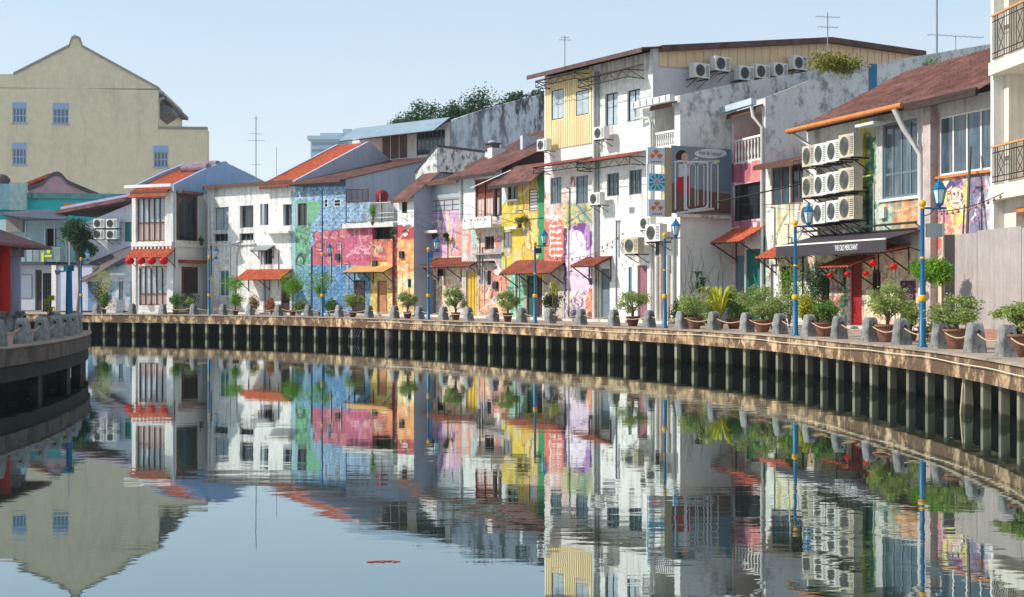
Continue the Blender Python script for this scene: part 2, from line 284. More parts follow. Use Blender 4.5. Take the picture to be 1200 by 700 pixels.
# ------------------------------------------------------------------ painted walls
_rg = np.random.RandomState(5); _N = _rg.rand(96, 96)
def vn(x, y):
    x = np.asarray(x) % 95; y = np.asarray(y) % 95; i = x.astype(int); j = y.astype(int); a = x - i; b = y - j; a = a * a * (3 - 2 * a); b = b * b * (3 - 2 * b)
    return (_N[i, j] * (1 - a) + _N[i + 1, j] * a) * (1 - b) + (_N[i, j + 1] * (1 - a) + _N[i + 1, j + 1] * a) * b
def ds_k(s): return .55 if min(s[6]) > 140 and max(s[6]) - min(s[6]) < 50 else 1.
def painter(base, shapes, warp=1.4, blotch=None):
    """colours of a wall by its picture coordinates: base colour, then painted shapes in order"""
    def f(X, Y):
        wx = X + (vn(X * .23, Y * .23) - .5) * 2 * warp + (vn(X * .8 + 9, Y * .8) - .5) * warp
        wy = Y + (vn(X * .23 + 40, Y * .23 + 7) - .5) * 2 * warp + (vn(X * .8 + 3, Y * .8 + 31) - .5) * warp
        c = np.tile(np.array(C(*base)[:3]), (len(X), 1)); ds = lambda q: tuple(v * .78 + .22 * (q[0] + q[1] + q[2]) / 3 for v in q)
        c[:] = np.array(C(*ds(base))[:3])
        for s in shapes:
            k = s[0]; al = 1.
            if k == 'r': m = (X >= s[1]) & (X <= s[3]) & (Y >= s[2]) & (Y <= s[4]); col = s[5]
            elif k == 'b': m = (wx >= s[1]) & (wx <= s[3]) & (wy >= s[2]) & (wy <= s[4]); col = s[5]
            elif k == 'e':
                q = ((wx - s[1]) / s[3]) ** 2 + ((wy - s[2]) / s[4]) ** 2; m = q < 1; col = s[5]
                if len(s) > 6: m &= q > s[6]
            elif k == 'p':
                P = s[1]; col = s[2]; m = np.zeros(len(X), bool)
                for a in range(len(P)):
                    (x1, y1), (x2, y2) = P[a], P[a - 1]
                    cr = ((y1 > wy) != (y2 > wy)) & (wx < (x2 - x1) * (wy - y1) / ((y2 - y1) or 1e-9) + x1); m ^= cr
            elif k == 'l':
                (x1, y1), (x2, y2), wd, col = s[1], s[2], s[3], s[4]; L2_ = (x2 - x1) ** 2 + (y2 - y1) ** 2
                t = np.clip(((wx - x1) * (x2 - x1) + (wy - y1) * (y2 - y1)) / L2_, 0, 1); m = np.hypot(wx - x1 - t * (x2 - x1), wy - y1 - t * (y2 - y1)) < wd
            elif k == 'n':   # blotches of a second colour inside a box
                x0, y0, x1, y1, sd2, col, fr, th = s[1:9]; al = ds_k(s) * np.clip((vn(wx * fr + sd2[0], wy * fr * .8 + sd2[1]) * .55 + vn(wx * fr * 2.7 + sd2[0], wy * fr * 2.2 + sd2[1]) * .3 + vn(wx * fr * 7, wy * fr * 5) * .15 - th * .9) * 4.5, 0, .8) * ((X >= x0) & (X <= x1) & (Y >= y0) & (Y <= y1)); m = np.ones(len(X), bool)
            elif k == 's':   # loose brush strokes: box, count, palette, width, seed
                x0, y0, x1, y1, cnt, pal, wd, sd3 = s[1:9]; rr = random.Random(sd3); inb = (X >= x0) & (X <= x1) & (Y >= y0) & (Y <= y1)
                for _ in range(cnt):
                    ax, ay = rr.uniform(x0, x1), rr.uniform(y0, y1); an = rr.uniform(0, 6.28); ln = rr.uniform(.15, .5) * min(x1 - x0, y1 - y0) + 2; cu = rr.uniform(-.35, .35); pc = np.array(C(*ds(rr.choice(pal)))[:3]); w3 = wd * rr.uniform(.5, 1.4); a3 = rr.uniform(.45, .9); hit = np.zeros(len(X), bool)
                    for q in range(7):
                        bx, by = ax + math.cos(an) * ln / 6, ay + math.sin(an) * ln / 6; L_ = (bx - ax) ** 2 + (by - ay) ** 2; t = np.clip(((wx - ax) * (bx - ax) + (wy - ay) * (by - ay)) / L_, 0, 1); hit |= np.hypot(wx - ax - t * (bx - ax), wy - ay - t * (by - ay)) < w3; ax, ay = bx, by; an += cu
                    hit &= inb; c[hit] = c[hit] * (1 - a3) + pc * a3
                continue
            elif k == 'f':   # fish scales: box, pitch, line colour, light colour
                x0, y0, x1, y1, pt, cl_, cf_ = s[1:8]; inb = (X >= x0) & (X <= x1) & (Y >= y0) & (Y <= y1); hh = pt * .55; best = np.full(len(X), 9.)
                for o_ in (0, 1):
                    row = np.floor(wy / hh) - o_; ux = (wx / pt + (row % 2) * .5) % 1 - .5; uy = (wy - row * hh) / pt; dd = np.hypot(ux, uy * .85) / .56; best = np.where(dd < 1, np.minimum(best, 1 - dd), best)
                ln_ = inb & (best < .16); fl = inb & (best > .16) & (best < .5); c[fl] = c[fl] * .45 + np.array(C(*ds(cf_))[:3]) * .55; c[ln_] = c[ln_] * .25 + np.array(C(*ds(cl_))[:3]) * .75
                continue
            elif k == 'd':   # diamond net lines inside a box
                x0, y0, x1, y1, col, p, wd = s[1:8]; a = (wx + wy * .8) % p; b = (wx - wy * .8) % p; m = (X >= x0) & (X <= x1) & (Y >= y0) & (Y <= y1) & ((a < wd) | (b < wd))
            if np.ndim(al): c = c * (1 - al[:, None]) + np.array(C(*ds(col))[:3]) * al[:, None]
            else: c[m] = np.array(C(*ds(col))[:3])
        return c * (.88 + .24 * vn(X * .5 + 11, Y * .5 + 3))[:, None]
    return f
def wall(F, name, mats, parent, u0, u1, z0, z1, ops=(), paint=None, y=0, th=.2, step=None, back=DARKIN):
    """front wall with real openings; ops: (u0,u1,z0,z1,depth)"""
    step = step or (.05 if paint else 2.)
    def cuts(a, b, xs):
        k = sorted({round(x, 4) for x in xs if a < x < b} | {a, b}); r = []
        for p, q in zip(k, k[1:]):
            n = max(1, int(math.ceil((q - p) / step))); r += [p + (q - p) * i / n for i in range(n)]
        return r + [b]
    ops = [(max(o[0], u0), min(o[1], u1), max(o[2], z0), min(o[3], z1), o[4]) for o in ops]
    U = cuts(u0, u1, [o[0] for o in ops] + [o[1] for o in ops]); Z = cuts(z0, z1, [o[2] for o in ops] + [o[3] for o in ops])
    m = MB(); nz = len(Z); m.v = [(a, y, b) for a in U for b in Z]
    for i in range(len(U) - 1):
        uc = (U[i] + U[i + 1]) / 2; oo = [o for o in ops if o[0] < uc < o[1]]
        for j in range(nz - 1):
            zc = (Z[j] + Z[j + 1]) / 2
            if any(o[2] < zc < o[3] for o in oo): continue
            m.f.append((i * nz + j, (i + 1) * nz + j, (i + 1) * nz + j + 1, i * nz + j + 1)); m.m.append(0); m.sm.append(False)
    for o in ops:
        a, b, c, d, dp = o
        for q in ([(a, y, c), (a, y, d), (a, y + dp, d), (a, y + dp, c)], [(b, y, c), (b, y + dp, c), (b, y + dp, d), (b, y, d)], [(a, y, c), (a, y + dp, c), (b, y + dp, c), (b, y, c)], [(a, y, d), (b, y, d), (b, y + dp, d), (a, y + dp, d)]):
            m.poly(q)
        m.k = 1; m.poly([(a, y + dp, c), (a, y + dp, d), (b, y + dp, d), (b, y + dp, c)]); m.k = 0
    o = m.build(name, [mats, back] if not isinstance(mats, list) else mats, parent)
    if paint:
        V = np.array(m.v); W = np.array(F.A)[:2] + np.outer(V[:, 0], [F.t.x, F.t.y]) + np.outer(V[:, 1], [F.i.x, F.i.y])
        X = 600 + F0 * W[:, 0] / W[:, 1]; Y = HOR - (V[:, 2] + F.zb - CAMZ) * F0 / W[:, 1]
        c = paint(X, Y); uu, zz_ = V[:, 0], V[:, 2]; n1 = np.clip(vn(uu * 7 + 3, zz_ * .4 + u0 * 9) * .6 + vn(uu * 19, zz_ * .7 + 5) * .4 - .38, 0, 1) * 2.6; n2 = vn(uu * 2.3 + 7, zz_ * 2.3) * .6 + vn(uu * 9, zz_ * 9) * .4
        dirt = np.clip(n1 * np.exp(-np.clip(z1 - zz_, 0, 99) / 1.1), 0, 1) * .55 + np.clip((n2 - .3) * 2.2, 0, 1) * np.exp(-np.clip(zz_ - z0, 0, 99) / .45) * .5
        for o_ in ops:
            if o_[2] > .6: dirt += np.where((uu > o_[0] - .1) & (uu < o_[1] + .1) & (zz_ < o_[2]), n1 * np.exp(-np.clip(o_[2] - zz_, 0, 99) / .9), 0) * .6
        dirt = np.clip(dirt, 0, .72)[:, None]; c = c * (1 - dirt) + np.array(C(96, 84, 72)[:3]) * dirt
        at = o.data.color_attributes.new('Col', 'FLOAT_COLOR', 'POINT'); at.data.foreach_set('color', np.c_[c, np.ones(len(c))].astype('f').ravel())
    return o

# ------------------------------------------------------------------ building parts
class House:
    def __init__(s, name, label, cat, F, group='houses along the quay'):
        s.F = F; s.o = thing(name, label, cat, F.loc, F.rz, group); s.ops = []
    def window(s, x0, y0, x1, y1, fr=FRW, gl=GLASS, nx=2, ny=1, depth=.22, bw=.05, sill=None, name='window', y=0, rows=None, label=None):
        a, b, c, d = s.F.rect(x0, y0, x1, y1, y); s.ops.append((a, b, c, d, depth))
        m = MB(); f0, f1 = y + depth - .12, y + depth - .05
        m.box(a, a + bw, f0, f1, c, d); m.box(b - bw, b, f0, f1, c, d); m.box(a + bw, b - bw, f0, f1, c, c + bw); m.box(a + bw, b - bw, f0, f1, d - bw, d)
        for i in range(1, nx): q = a + (b - a) * i / nx; m.box(q - bw / 2, q + bw / 2, f0 + .01, f1 - .01, c + bw, d - bw)
        for j in (rows or [k / ny for k in range(1, ny)]):
            q = c + (d - c) * j; m.box(a + bw, b - bw, f0 + .02, f1 - .02, q - bw / 2, q + bw / 2)
        w_ = m.build(name, fr, s.o)
        if label: w_['label'] = label
        MB().box(a + .01, b - .01, f1 - .035, f1 - .02, c + .01, d - .01).build('pane', gl, w_)
        if sill: MB().box(a - .08, b + .08, y - .1, y + .03, c - .09, c - .004).build('sill', sill, w_)
        return w_
    def door(s, x0, y0, x1, y1, m_=BROWNW, fr=FRB, depth=.2, panels=3, arch=False, label=None, name='door', y=0, leafs=1):
        a, b, c, d = s.F.rect(x0, y0, x1, y1, y); c = max(0.0, c) if c < .25 else c; s.ops.append((a, b, c, d, depth))
        m = MB(); f0 = y + depth - .1; m.box(a + .004, a + .07, f0 - .03, f0 + .05, c, d - .004); m.box(b - .07, b - .004, f0 - .03, f0 + .05, c, d - .004); m.box(a + .07, b - .07, f0 - .03, f0 + .05, d - .07, d - .004)
        w_ = m.build(name, fr, s.o)
        if label: w_['label'] = label
        n = MB(); n.box(a + .072, b - .072, f0, f0 + .04, c + .01, d - .072); W = (b - a - .144) / leafs
        for l in range(leafs):
            ua = a + .072 + W * l
            for k in range(panels):
                z0 = c + .1 + (d - c - .25) * k / panels; z1 = c + .02 + (d - c - .25) * (k + 1) / panels; n.box(ua + .06, ua + W - .06, f0 - .018, f0 - .001, z0, z1)
            if l: n.box(ua - .02, ua + .02, f0 - .03, f0 - .002, c + .01, d - .08)
        n.build('door_leaf', m_, w_)
        h = MB(); h.tube([(b - .16, f0 - .01, (c + d) / 2 - .1), (b - .16, f0 - .07, (c + d) / 2 - .1), (b - .16, f0 - .07, (c + d) / 2 + .08)], .014, 5); h.build('handle', GREYM, w_)
        return w_
    def shutters(s, x0, y0, x1, y1, m_=BROWNW, fill=None, n=5, depth=.16, split=.45, name='shutter_screen', bars=3):
        a, b, c, d = s.F.rect(x0, y0, x1, y1); s.ops.append((a, b, c, d, depth)); m = MB(); W = (b - a) / n; t = .06
        for k in range(n + 1): m.box(a + W * k - (t / 2 if 0 < k < n else 0 if k == 0 else t), a + W * k + (t / 2 if 0 < k < n else t if k == 0 else 0), .03, .1, c, d)
        for z in (c, c + (d - c) * split, d - t): m.box(a + t, b - t, .035, .095, z, z + t)
        f = m.build(name, m_, s.o); g = MB(); g.box(a + .01, b - .01, .11, .13, c + (d - c) * split + .03, d - .01); g.build('pane', GLASSL if fill is None else fill, f)
        g = MB(); g.box(a + .01, b - .01, .11, .13, c + .01, c + (d - c) * split)
        for k in range(n * 3): u = a + (b - a) * (k + .5) / (n * 3); g.box(u - .02, u + .02, .085, .109, c + .03, c + (d - c) * split - .03)
        g.build('panel', mat('pale_pink_timber', C(212, 188, 178), .7, .15, 2, 20, .2), f); return f
    def balustrade(s, x0, y0, x1, y1, m_=FRW, n=9, y=0, name='balustrade'):
        a, b, c, d = s.F.rect(x0, y0, x1, y1, y); m = MB(); m.box(a, b, y - .02, y + .14, d - .1, d); m.box(a, b, y - .01, y + .13, c, c + .08)
        for k in range(n): u = a + (b - a) * (k + .5) / n; h = d - c - .18; m.lathe([(.05, 0), (.05, .05 * h), (.03, .12 * h), (.062, .35 * h), (.03, .75 * h), (.05, .92 * h), (.05, h)], (u, y + .06, c + .08), 8)
        return m.build(name, m_, s.o)
    def awning(s, xa, xb, ytop, ybot, proj=1.0, m_=TILE, kind='tile', nb=2, name='awning', y=0, bm=DARKW, label=None, th=.04, flat=False):
        F = s.F; u0, u1 = F.u(xa), F.u(xb); um = (u0 + u1) / 2; zt = F.z((xa + xb) / 2, ytop)
        p = F.world(um, y - proj, 0); px = 600 + F0 * p.x / p.y; zb = F.z(px, ybot, y - proj)
        m = MB()
        if kind == 'tile': m.sheet(u0, u1, (y - proj, zb), (y + .01, zt), .22, .035, max(3, int(proj / .22)), -.03, th)
        elif kind == 'corr': m.sheet(u0, u1, (y - proj, zb), (y + .01, zt), .12, .014, 1, 0, .012)
        else: m.sheet(u0, u1, (y - proj, zb), (y + .01, zt), 3, 0, 1, 0, .03)
        o = m.build(name, m_, s.o)
        if label: o['label'] = label
        for k in range(nb):
            u = u0 + .12 + (u1 - u0 - .24) * (k / (nb - 1) if nb > 1 else .5); b = MB()
            b.bar((u, y - .02, zb - .5 * proj - .15), (u, y - proj + .05, zb - .06), .045); b.bar((u, y - .02, zt - .12), (u, y - proj + .05, zb - .07), .04); b.bar((u, y - .03, zb - .55 * proj - .2), (u, y - .03, zt - .1), .045)
            b.build('bracket', bm, o)
        b = MB(); b.bar((u0, y - proj + .04, zb - .07), (u1, y - proj + .04, zb - .07), .045); b.build('batten', bm, o)
        return o
    def truss_awning(s, xa, xb, yt, proj=.9, h=.45, m_=RUST, y=0, name='canopy'):
        F = s.F; u0, u1 = F.u(xa), F.u(xb); z = F.z((xa + xb) / 2, yt)
        o = MB().sheet(u0, u1, (y - proj, z - .12), (y + .01, z + .18), .12, .014, 1, 0, .012).build(name, m_, s.o)
        t = MB(); yy = y - proj + .05; zl = z - .12 - h; n = max(3, int((u1 - u0) / .8))
        t.bar((u0, yy, z - .16), (u1, yy, z - .16), .035); t.bar((u0, yy, zl), (u1, yy, zl), .035)
        for k in range(n):
            a = u0 + (u1 - u0) * k / n; b = u0 + (u1 - u0) * (k + 1) / n; t.bar((a, yy, zl), ((a + b) / 2, yy, z - .17), .025); t.bar(((a + b) / 2, yy, z - .17), (b, yy, zl), .025)
        for u in (u0 + .03, u1 - .03): t.bar((u, y, z - .13), (u, yy, z - .17), .03); t.bar((u, y, zl), (u, yy, zl), .03); t.bar((u, y, zl), (u, yy, z - .17), .025); t.bar((u, yy, zl), (u, yy, z - .17), .03)
        t.build('truss', IRON, o); return o
    def pipe(s, pts, r=.06, m_=PIPE, name='drainpipe'):
        q = [(s.F.u(p[0]), -(p[2] if len(p) > 2 else r + .03), s.F.z(p[0], p[1])) for p in pts]
        m = MB().tube(q, r, 8); 
        for a in q[1:-1]: m.ball(a, r * 1.25, n=8, m=5)
        return m.build(name, m_, s.o)
    def slab(s, x0, y0, x1, y1, out=.3, m_=OLDW, name='ledge', y=0):
        a, b, c, d = s.F.rect(x0, y0, x1, y1); return MB().box(a, b, y - out, y + .02, c, d).build(name, m_, s.o)
    def shell(s, prof, m_=SIDEW, roof=RUST, kind='corr', over=.5, par=0., left=True, th=.2, vis=0., roofname='roof', fasc=FASC, ul=0., zlow=0., pitch=.25, back=True, uov=.0, sidename='side_wall'):
        """side walls, back wall and roof from the section prof [(y,z)...] running front to back"""
        F = s.F; P = [(y, z + par) for y, z in prof]
        pts = [(F.L, .003, zlow)] + [(F.L, max(y, .003), z) for y, z in P] + [(F.L, P[-1][0], zlow)]
        MB().prism(pts, (-th, 0, 0)).build(sidename, m_, s.o)
        if left: MB().prism([(ul + .0, y, z) for _, y, z in pts], (th, 0, 0)).build(sidename, m_, s.o)
        if back: MB().box(th + .002, F.L - th - .002, P[-1][0] - th, P[-1][0], 0, P[-1][1] - par - .01).build('rear_wall', m_, s.o)
        R = MB(); e = prof[0]; n2 = prof[1]; sl_ = (n2[1] - e[1]) / max(.01, n2[0] - e[0]); a0 = (e[0] - over, e[1] - over * sl_)
        ins = th + .004 if par > 0 else -uov
        u0, u1 = ul + ins, F.L - ins
        if kind == 'corr': dr = lambda a, b: R.sheet(u0, u1, (a[0], a[1] + .05), (b[0], b[1] + .05), pitch, .025, 1, 0, .03)
        elif kind == 'tile': dr = lambda a, b: R.sheet(u0, u1, (a[0], a[1] + .06), (b[0], b[1] + .06), .25, .04, max(3, int(math.hypot(b[0] - a[0], b[1] - a[1]) / .4)), -.035 if b[0] > a[0] else 0, .04)
        else: dr = lambda a, b: R.sheet(u0, u1, (a[0], a[1] + .03), (b[0], b[1] + .03), 5, 0, 1, 0, .06)
        if over > 0:
            R.sheet(u0, u1, (a0[0], a0[1] + .05), (e[0], e[1] + .05), pitch if kind != 'flat' else 5, .025 if kind != 'flat' else 0, 1, 0, .03)
        for a, b in zip(prof, prof[1:]): dr(a, b)
        ro = R.build(roofname, roof, s.o)
        if over > 0 and fasc: MB().box(u0, u1, a0[0] - .03, a0[0] + .0, a0[1] - .16, a0[1] + .02).build('fascia', fasc, ro)
        return ro
    def front(s, m_, ztop, paint=None, z0=0., u0=0., u1=None, back=DARKIN, name='front_wall', th=.2):
        return wall(s.F, name, m_, s.o, u0, s.F.L if u1 is None else u1, z0, ztop, s.ops, paint, back=back)

def clutter(H, seed, n=3, zmax=None, top=None):
    """conduits, meter boxes and vents fixed to the front wall where there is no opening"""
    rn = random.Random(seed); F = H.F; zt = top or 6
    free = lambda u, z0, z1: not any(o[0] - .12 < u < o[1] + .12 and o[2] < z1 and o[3] > z0 for o in H.ops)
    k = 0; tries = 0
    while k < n and tries < 60:
        tries += 1; u = rn.uniform(.2, F.L - .2); z0 = rn.uniform(0, zt * .5); z1 = z0 + rn.uniform(1.5, zt * .5)
        if free(u, z0, z1):
            MB().tube([(u, -.04, z0), (u, -.04, z1), (u + rn.choice((-.3, .3)), -.04, z1 + .02)], rn.choice((.018, .025, .035)), 5).build('conduit', rn.choice((PIPE, FRD, GREYM)), H.o); k += 1
    for _ in range(40):
        u = rn.uniform(.3, F.L - .6); z = rn.uniform(1.4, zt - 1)
        if free(u, z, z + .5) and free(u + .4, z, z + .5): MB().box(u, u + .34, -.15, -.004, z, z + .42).build('meter_box', rn.choice((GREYM, FRD, PIPE)), H.o); break
    for _ in range(40):
        u = rn.uniform(.3, F.L - .6); z = rn.uniform(2.2, zt)
        if free(u + .1, z - .3, z + .4) and free(u + .5, z - .3, z + .4):
            m = MB()
            for j in range(5): m.box(u, u + .4, -.03, -.004, z + j * .06, z + j * .06 + .03)
            m.build('vent', rn.choice((GREYM, OLDW)), H.o); break
# ------------------------------------------------------------------ the setting: water, land, quay
def water():
    m = bpy.data.materials.new('river_water'); m.use_nodes = True; n = m.node_tree.nodes; l = m.node_tree.links; n.remove(n['Principled BSDF'])
    gl = n.new('ShaderNodeBsdfGlossy'); gl.inputs['Roughness'].default_value = .012; gl.inputs['Color'].default_value = (.80, .88, .89, 1)
    df = n.new('ShaderNodeBsdfDiffuse'); df.inputs['Color'].default_value = C(38, 56, 48)
    lw = n.new('ShaderNodeFresnel'); lw.inputs['IOR'].default_value = 1.45
    mr = n.new('ShaderNodeMapRange'); mr.inputs[1].default_value = .0; mr.inputs[2].default_value = .7; mr.inputs[3].default_value = .35; mr.inputs[4].default_value = .97
    l.new(lw.outputs[0], mr.inputs[0]); mx = n.new('ShaderNodeMixShader'); l.new(mr.outputs[0], mx.inputs[0]); l.new(df.outputs[0], mx.inputs[1]); l.new(gl.outputs[0], mx.inputs[2]); l.new(mx.outputs[0], n['Material Output'].inputs[0])
    tc = n.new('ShaderNodeTexCoord')
    def nz(sx, sy, sc, det):
        mp = n.new('ShaderNodeMapping'); mp.inputs['Scale'].default_value = (sx, sy, 1); l.new(tc.outputs['Object'], mp.inputs[0])
        t = n.new('ShaderNodeTexNoise'); t.inputs['Scale'].default_value = sc; t.inputs['Detail'].default_value = det; t.inputs['Roughness'].default_value = .5; l.new(mp.outputs[0], t.inputs['Vector']); return t.outputs[0]
    a = nz(.5, 1.3, 1.1, 2); b = nz(.8, 2.4, 3.0, 2); patch = nz(.6, 1, .09, 2)
    pr = n.new('ShaderNodeMapRange'); pr.inputs[1].default_value = .42; pr.inputs[2].default_value = .62; pr.inputs[3].default_value = .25; pr.inputs[4].default_value = 1; l.new(patch, pr.inputs[0])
    q = n.new('ShaderNodeMath'); q.operation = 'MULTIPLY'; l.new(b, q.inputs[0]); q.inputs[1].default_value = .22
    s_ = n.new('ShaderNodeMath'); s_.operation = 'ADD'; l.new(a, s_.inputs[0]); l.new(q.outputs[0], s_.inputs[1])
    p_ = n.new('ShaderNodeMath'); p_.operation = 'MULTIPLY'; l.new(s_.outputs[0], p_.inputs[0]); l.new(pr.outputs[0], p_.inputs[1])
    bp = n.new('ShaderNodeBump'); bp.inputs['Strength'].default_value = 1; bp.inputs['Distance'].default_value = .0036; l.new(p_.outputs[0], bp.inputs['Height'])
    l.new(bp.outputs[0], gl.inputs['Normal'])
    MB().poly([(-600, -200, 0), (600, -200, 0), (600, 400, 0), (-600, 400, 0)]).build('river_water', m)['kind'] = 'structure'
water()
hm = bpy.data.materials.new('haze_air'); hm.use_nodes = True; hn = hm.node_tree.nodes; hn.remove(hn['Principled BSDF']); pv_ = hn.new('ShaderNodeVolumePrincipled'); pv_.inputs['Color'].default_value = (.86, .93, 1, 1); pv_.inputs['Density'].default_value = .00022; pv_.inputs['Anisotropy'].default_value = .2; hm.node_tree.links.new(pv_.outputs[0], hn['Material Output'].inputs['Volume'])
tag(MB().box(-1700, 1700, -230, 2000, -3, 100).build('haze', hm), kind='stuff')
def sweep(name, line_idx, sec, m_, parent=None, closed=True):
    """cross section sec [(d inland, z)] carried along the bank"""
    mb = MB(); vs = []; k = len(sec)
    offs = [off(d) for d, _ in sec]
    for i in line_idx: vs += [(offs[j][i][0], offs[j][i][1], sec[j][1]) for j in range(k)]
    fs = [(i * k + j, i * k + (j + 1) % k, (i + 1) * k + (j + 1) % k, (i + 1) * k + j) for i in range(len(line_idx) - 1) for j in range(k if closed else k - 1)]
    mb.add(vs, fs); return mb.build(name, m_, parent)
IDX = list(range(0, len(BANK), 3))
land = off(.3)[::4]
g = MB(); g.poly([(p[0], p[1], ZQ - .03) for p in land] + [(500, -60, ZQ - .03), (1600, 300, ZQ - .03), (1600, 1900, ZQ - .03), (-1600, 1900, ZQ - .03), (-1600, 300, ZQ - .03)])
tag(g.build('ground', CONC), kind='structure')
tag(sweep('walkway', IDX, [(.3, ZQ - .004), (8.3, ZQ - .004)], CONC, closed=False), kind='structure')
q = thing('quay_wall', 'long curved stained concrete quay edge on square piles over green water', 'quay wall', (BANK[400][0], BANK[400][1], 0))
iv = Matrix.Translation(-Vector(q.location))
def rel(o): o.data.transform(iv); return o
rel(sweep('edge_beam', IDX, [(-.12, .83), (-.12, 1.33), (.6, 1.33), (.6, .83)], BEAM, q))
rel(sweep('coping', IDX, [(-.17, 1.332), (-.17, ZQ), (.45, ZQ), (.45, 1.332)], mat('worn_coping', C(168, 150, 134), .9, .25, 2, 14, .4, grime=.5, gth=.5), q))
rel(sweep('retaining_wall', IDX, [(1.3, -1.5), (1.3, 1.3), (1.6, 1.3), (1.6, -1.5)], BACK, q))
st = ss - np.interp(871, 600 + F0 * BANK[:, 0] / np.maximum(BANK[:, 1], 6), ss)
pid = [i for i in range(len(BANK)) if BANK[i][1] > 23 and BANK[i][0] > -31]
k0 = int(st[pid[0]] / 1.22); k1 = int(st[pid[-1]] / 1.22); rnd = random.Random(3)
for k in range(k0, k1 + 1):
    x = np.interp(k * 1.22, st, BANK[:, 0]); y = np.interp(k * 1.22, st, BANK[:, 1]); j = int(np.argmin(abs(st - k * 1.22))); a = math.atan2(TAN[j][1], TAN[j][0])
    o = MB().box(-.085, .085, .04, .22, -1.5, .832).build('pile', PILE, q); o.location = (x - q.location.x, y - q.location.y, 0); o.rotation_euler = (0, 0, a)
    o.data.transform(Matrix.Translation((0, 0, 0)))
# cable sagging along the beam
cb = []
o1 = off(-.19)
for n_, i in enumerate(range(300, len(BANK) - 20, 2)): cb.append((o1[i][0], o1[i][1], 1.19 + .02 * math.sin(i * .11) + .012 * math.sin(i * .37)))
tag(MB().tube(cb, .013, 5).build('cable', mat('pale_cable', C(216, 204, 180), .7, .1)), 'thin pale cable running along the face of the long quay beam', 'cable')
# a broken ladder frame and a hanging tyre rope in the recess
P_, a_ = bankp(1129, .05)
rp = MB().tube([(0, 0, .8), (-.05, -.05, .45), (-.1, -.1, .0), (-.1, -.1, -.3)], .022, 6); rp.tube([(0, 0, .8), (.14, 0, .7), (.2, -.05, .3), (.16, -.08, -.3)], .022, 6)
tag(rp.build('mooring_rope', ROPE, None, (P_.x, P_.y, 0)), 'loop of pale rope hanging between the piles into the water', 'rope')
P_, a_ = bankp(415, .3)
lm = MB()
for k in range(5): lm.tube([(-.55 + .24 * k, 0, -.1), (-.5 + .24 * k, -.05, .3), (-.25 + .24 * k, 0, .72)], .018, 5)
lm.tube([(-.6, 0, .28), (.6, 0, .34)], .015, 5)
tag(lm.build('metal_grate', GREYM, None, (P_.x, P_.y, 0), a_), 'bent pale metal grate leaning between piles at the waterline', 'grate')
P_, a_ = bankp(457, .25)
tag(MB().lathe([(.02, -.3), (.3, -.3), (.27, .2), (.31, .75), (.02, .75)], n=12).build('drain_pipe_outlet', PBEAM, None, (P_.x, P_.y, 0)), 'round grey concrete outfall drum standing between the piles', 'outfall')
# floating branch
br = MB().tube([(-.14, 0, .004), (0, .03, .006), (.12, .05, .004), (.2, .02, .004)], .006, 5).tube([(-.08, 0, .006), (-.14, .06, .006)], .004, 4)
for k in range(5): br.ball((-.1 + .06 * k, .03 * (k % 2), .006), .028, .014, .004, 6, 4)
tag(br.build('floating_branch', mat('rusty_red_leaf', C(196, 96, 72), .8, .2), None, ((446 - 600) / F0 * (F0 * CAMZ / (659 - HOR)), F0 * CAMZ / (659 - HOR), 0)), 'small reddish branch with leaves floating on the calm water', 'branch')

# the left-hand promontory
PR = [(-16.5, 8), (-14.6, 18), (-13.5, 26), (-13.05, 31), (-13.05, 34), (-13.25, 36.8), (-13.7, 40), (-14.5, 43.8), (-15.15, 46), (-15.6, 47.3), (-16.4, 48.6), (-18, 49.8), (-21, 50.9), (-28, 52), (-60, 54), (-90, 54)]
pr = np.array(PR, float)
for _ in range(2):
    z_ = np.empty((2 * len(pr) - 2, 2)); z_[0::2] = .75 * pr[:-1] + .25 * pr[1:]; z_[1::2] = .25 * pr[:-1] + .75 * pr[1:]; pr = z_
tp = np.gradient(pr, axis=0); tp /= np.hypot(*tp.T)[:, None]; np_ = np.c_[-tp[:, 1], tp[:, 0]]
def prsweep(name, d0, d1, z0, z1, m_, par):
    a = pr + np_ * d0; b = pr + np_ * d1; mb = MB(); vs = []
    for i in range(len(pr)): vs += [(a[i][0], a[i][1], z0), (a[i][0], a[i][1], z1), (b[i][0], b[i][1], z1), (b[i][0], b[i][1], z0)]
    mb.add(vs, [(i * 4 + j, i * 4 + (j + 1) % 4, i * 4 + 4 + (j + 1) % 4, i * 4 + 4 + j) for i in range(len(pr) - 1) for j in range(4)]); o = mb.build(name, m_, par)
    if par: o.data.transform(Matrix.Translation(-Vector(par.location)))
    return o
w2 = thing('promontory_wall', 'dark weathered curved concrete platform edge jutting in from the left', 'quay wall', (-15, 40, 0))
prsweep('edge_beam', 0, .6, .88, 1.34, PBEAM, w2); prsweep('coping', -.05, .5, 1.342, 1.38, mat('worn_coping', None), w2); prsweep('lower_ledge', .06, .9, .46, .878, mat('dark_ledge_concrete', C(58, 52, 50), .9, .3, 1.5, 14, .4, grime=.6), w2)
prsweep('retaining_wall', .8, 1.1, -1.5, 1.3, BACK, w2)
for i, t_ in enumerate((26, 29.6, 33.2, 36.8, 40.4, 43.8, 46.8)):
    j = int(np.argmin(abs(pr[:, 1] - t_) + (pr[:, 0] < -16) * 9)); o = MB().box(-.16, .16, -.16, .16, -1.5, .63).build('pile', mat('dark_pile', C(66, 64, 58), .8, .3), w2); p = pr[j] + np_[j] * .35; o.location = (p[0] + 15, p[1] - 40, 0)  # piles of one darker colour than those of the long quay
mb = MB(); mb.poly([(p[0], p[1], ZQ - .01) for p in (pr + np_ * .4)] + [(-90, 8, ZQ - .01)])
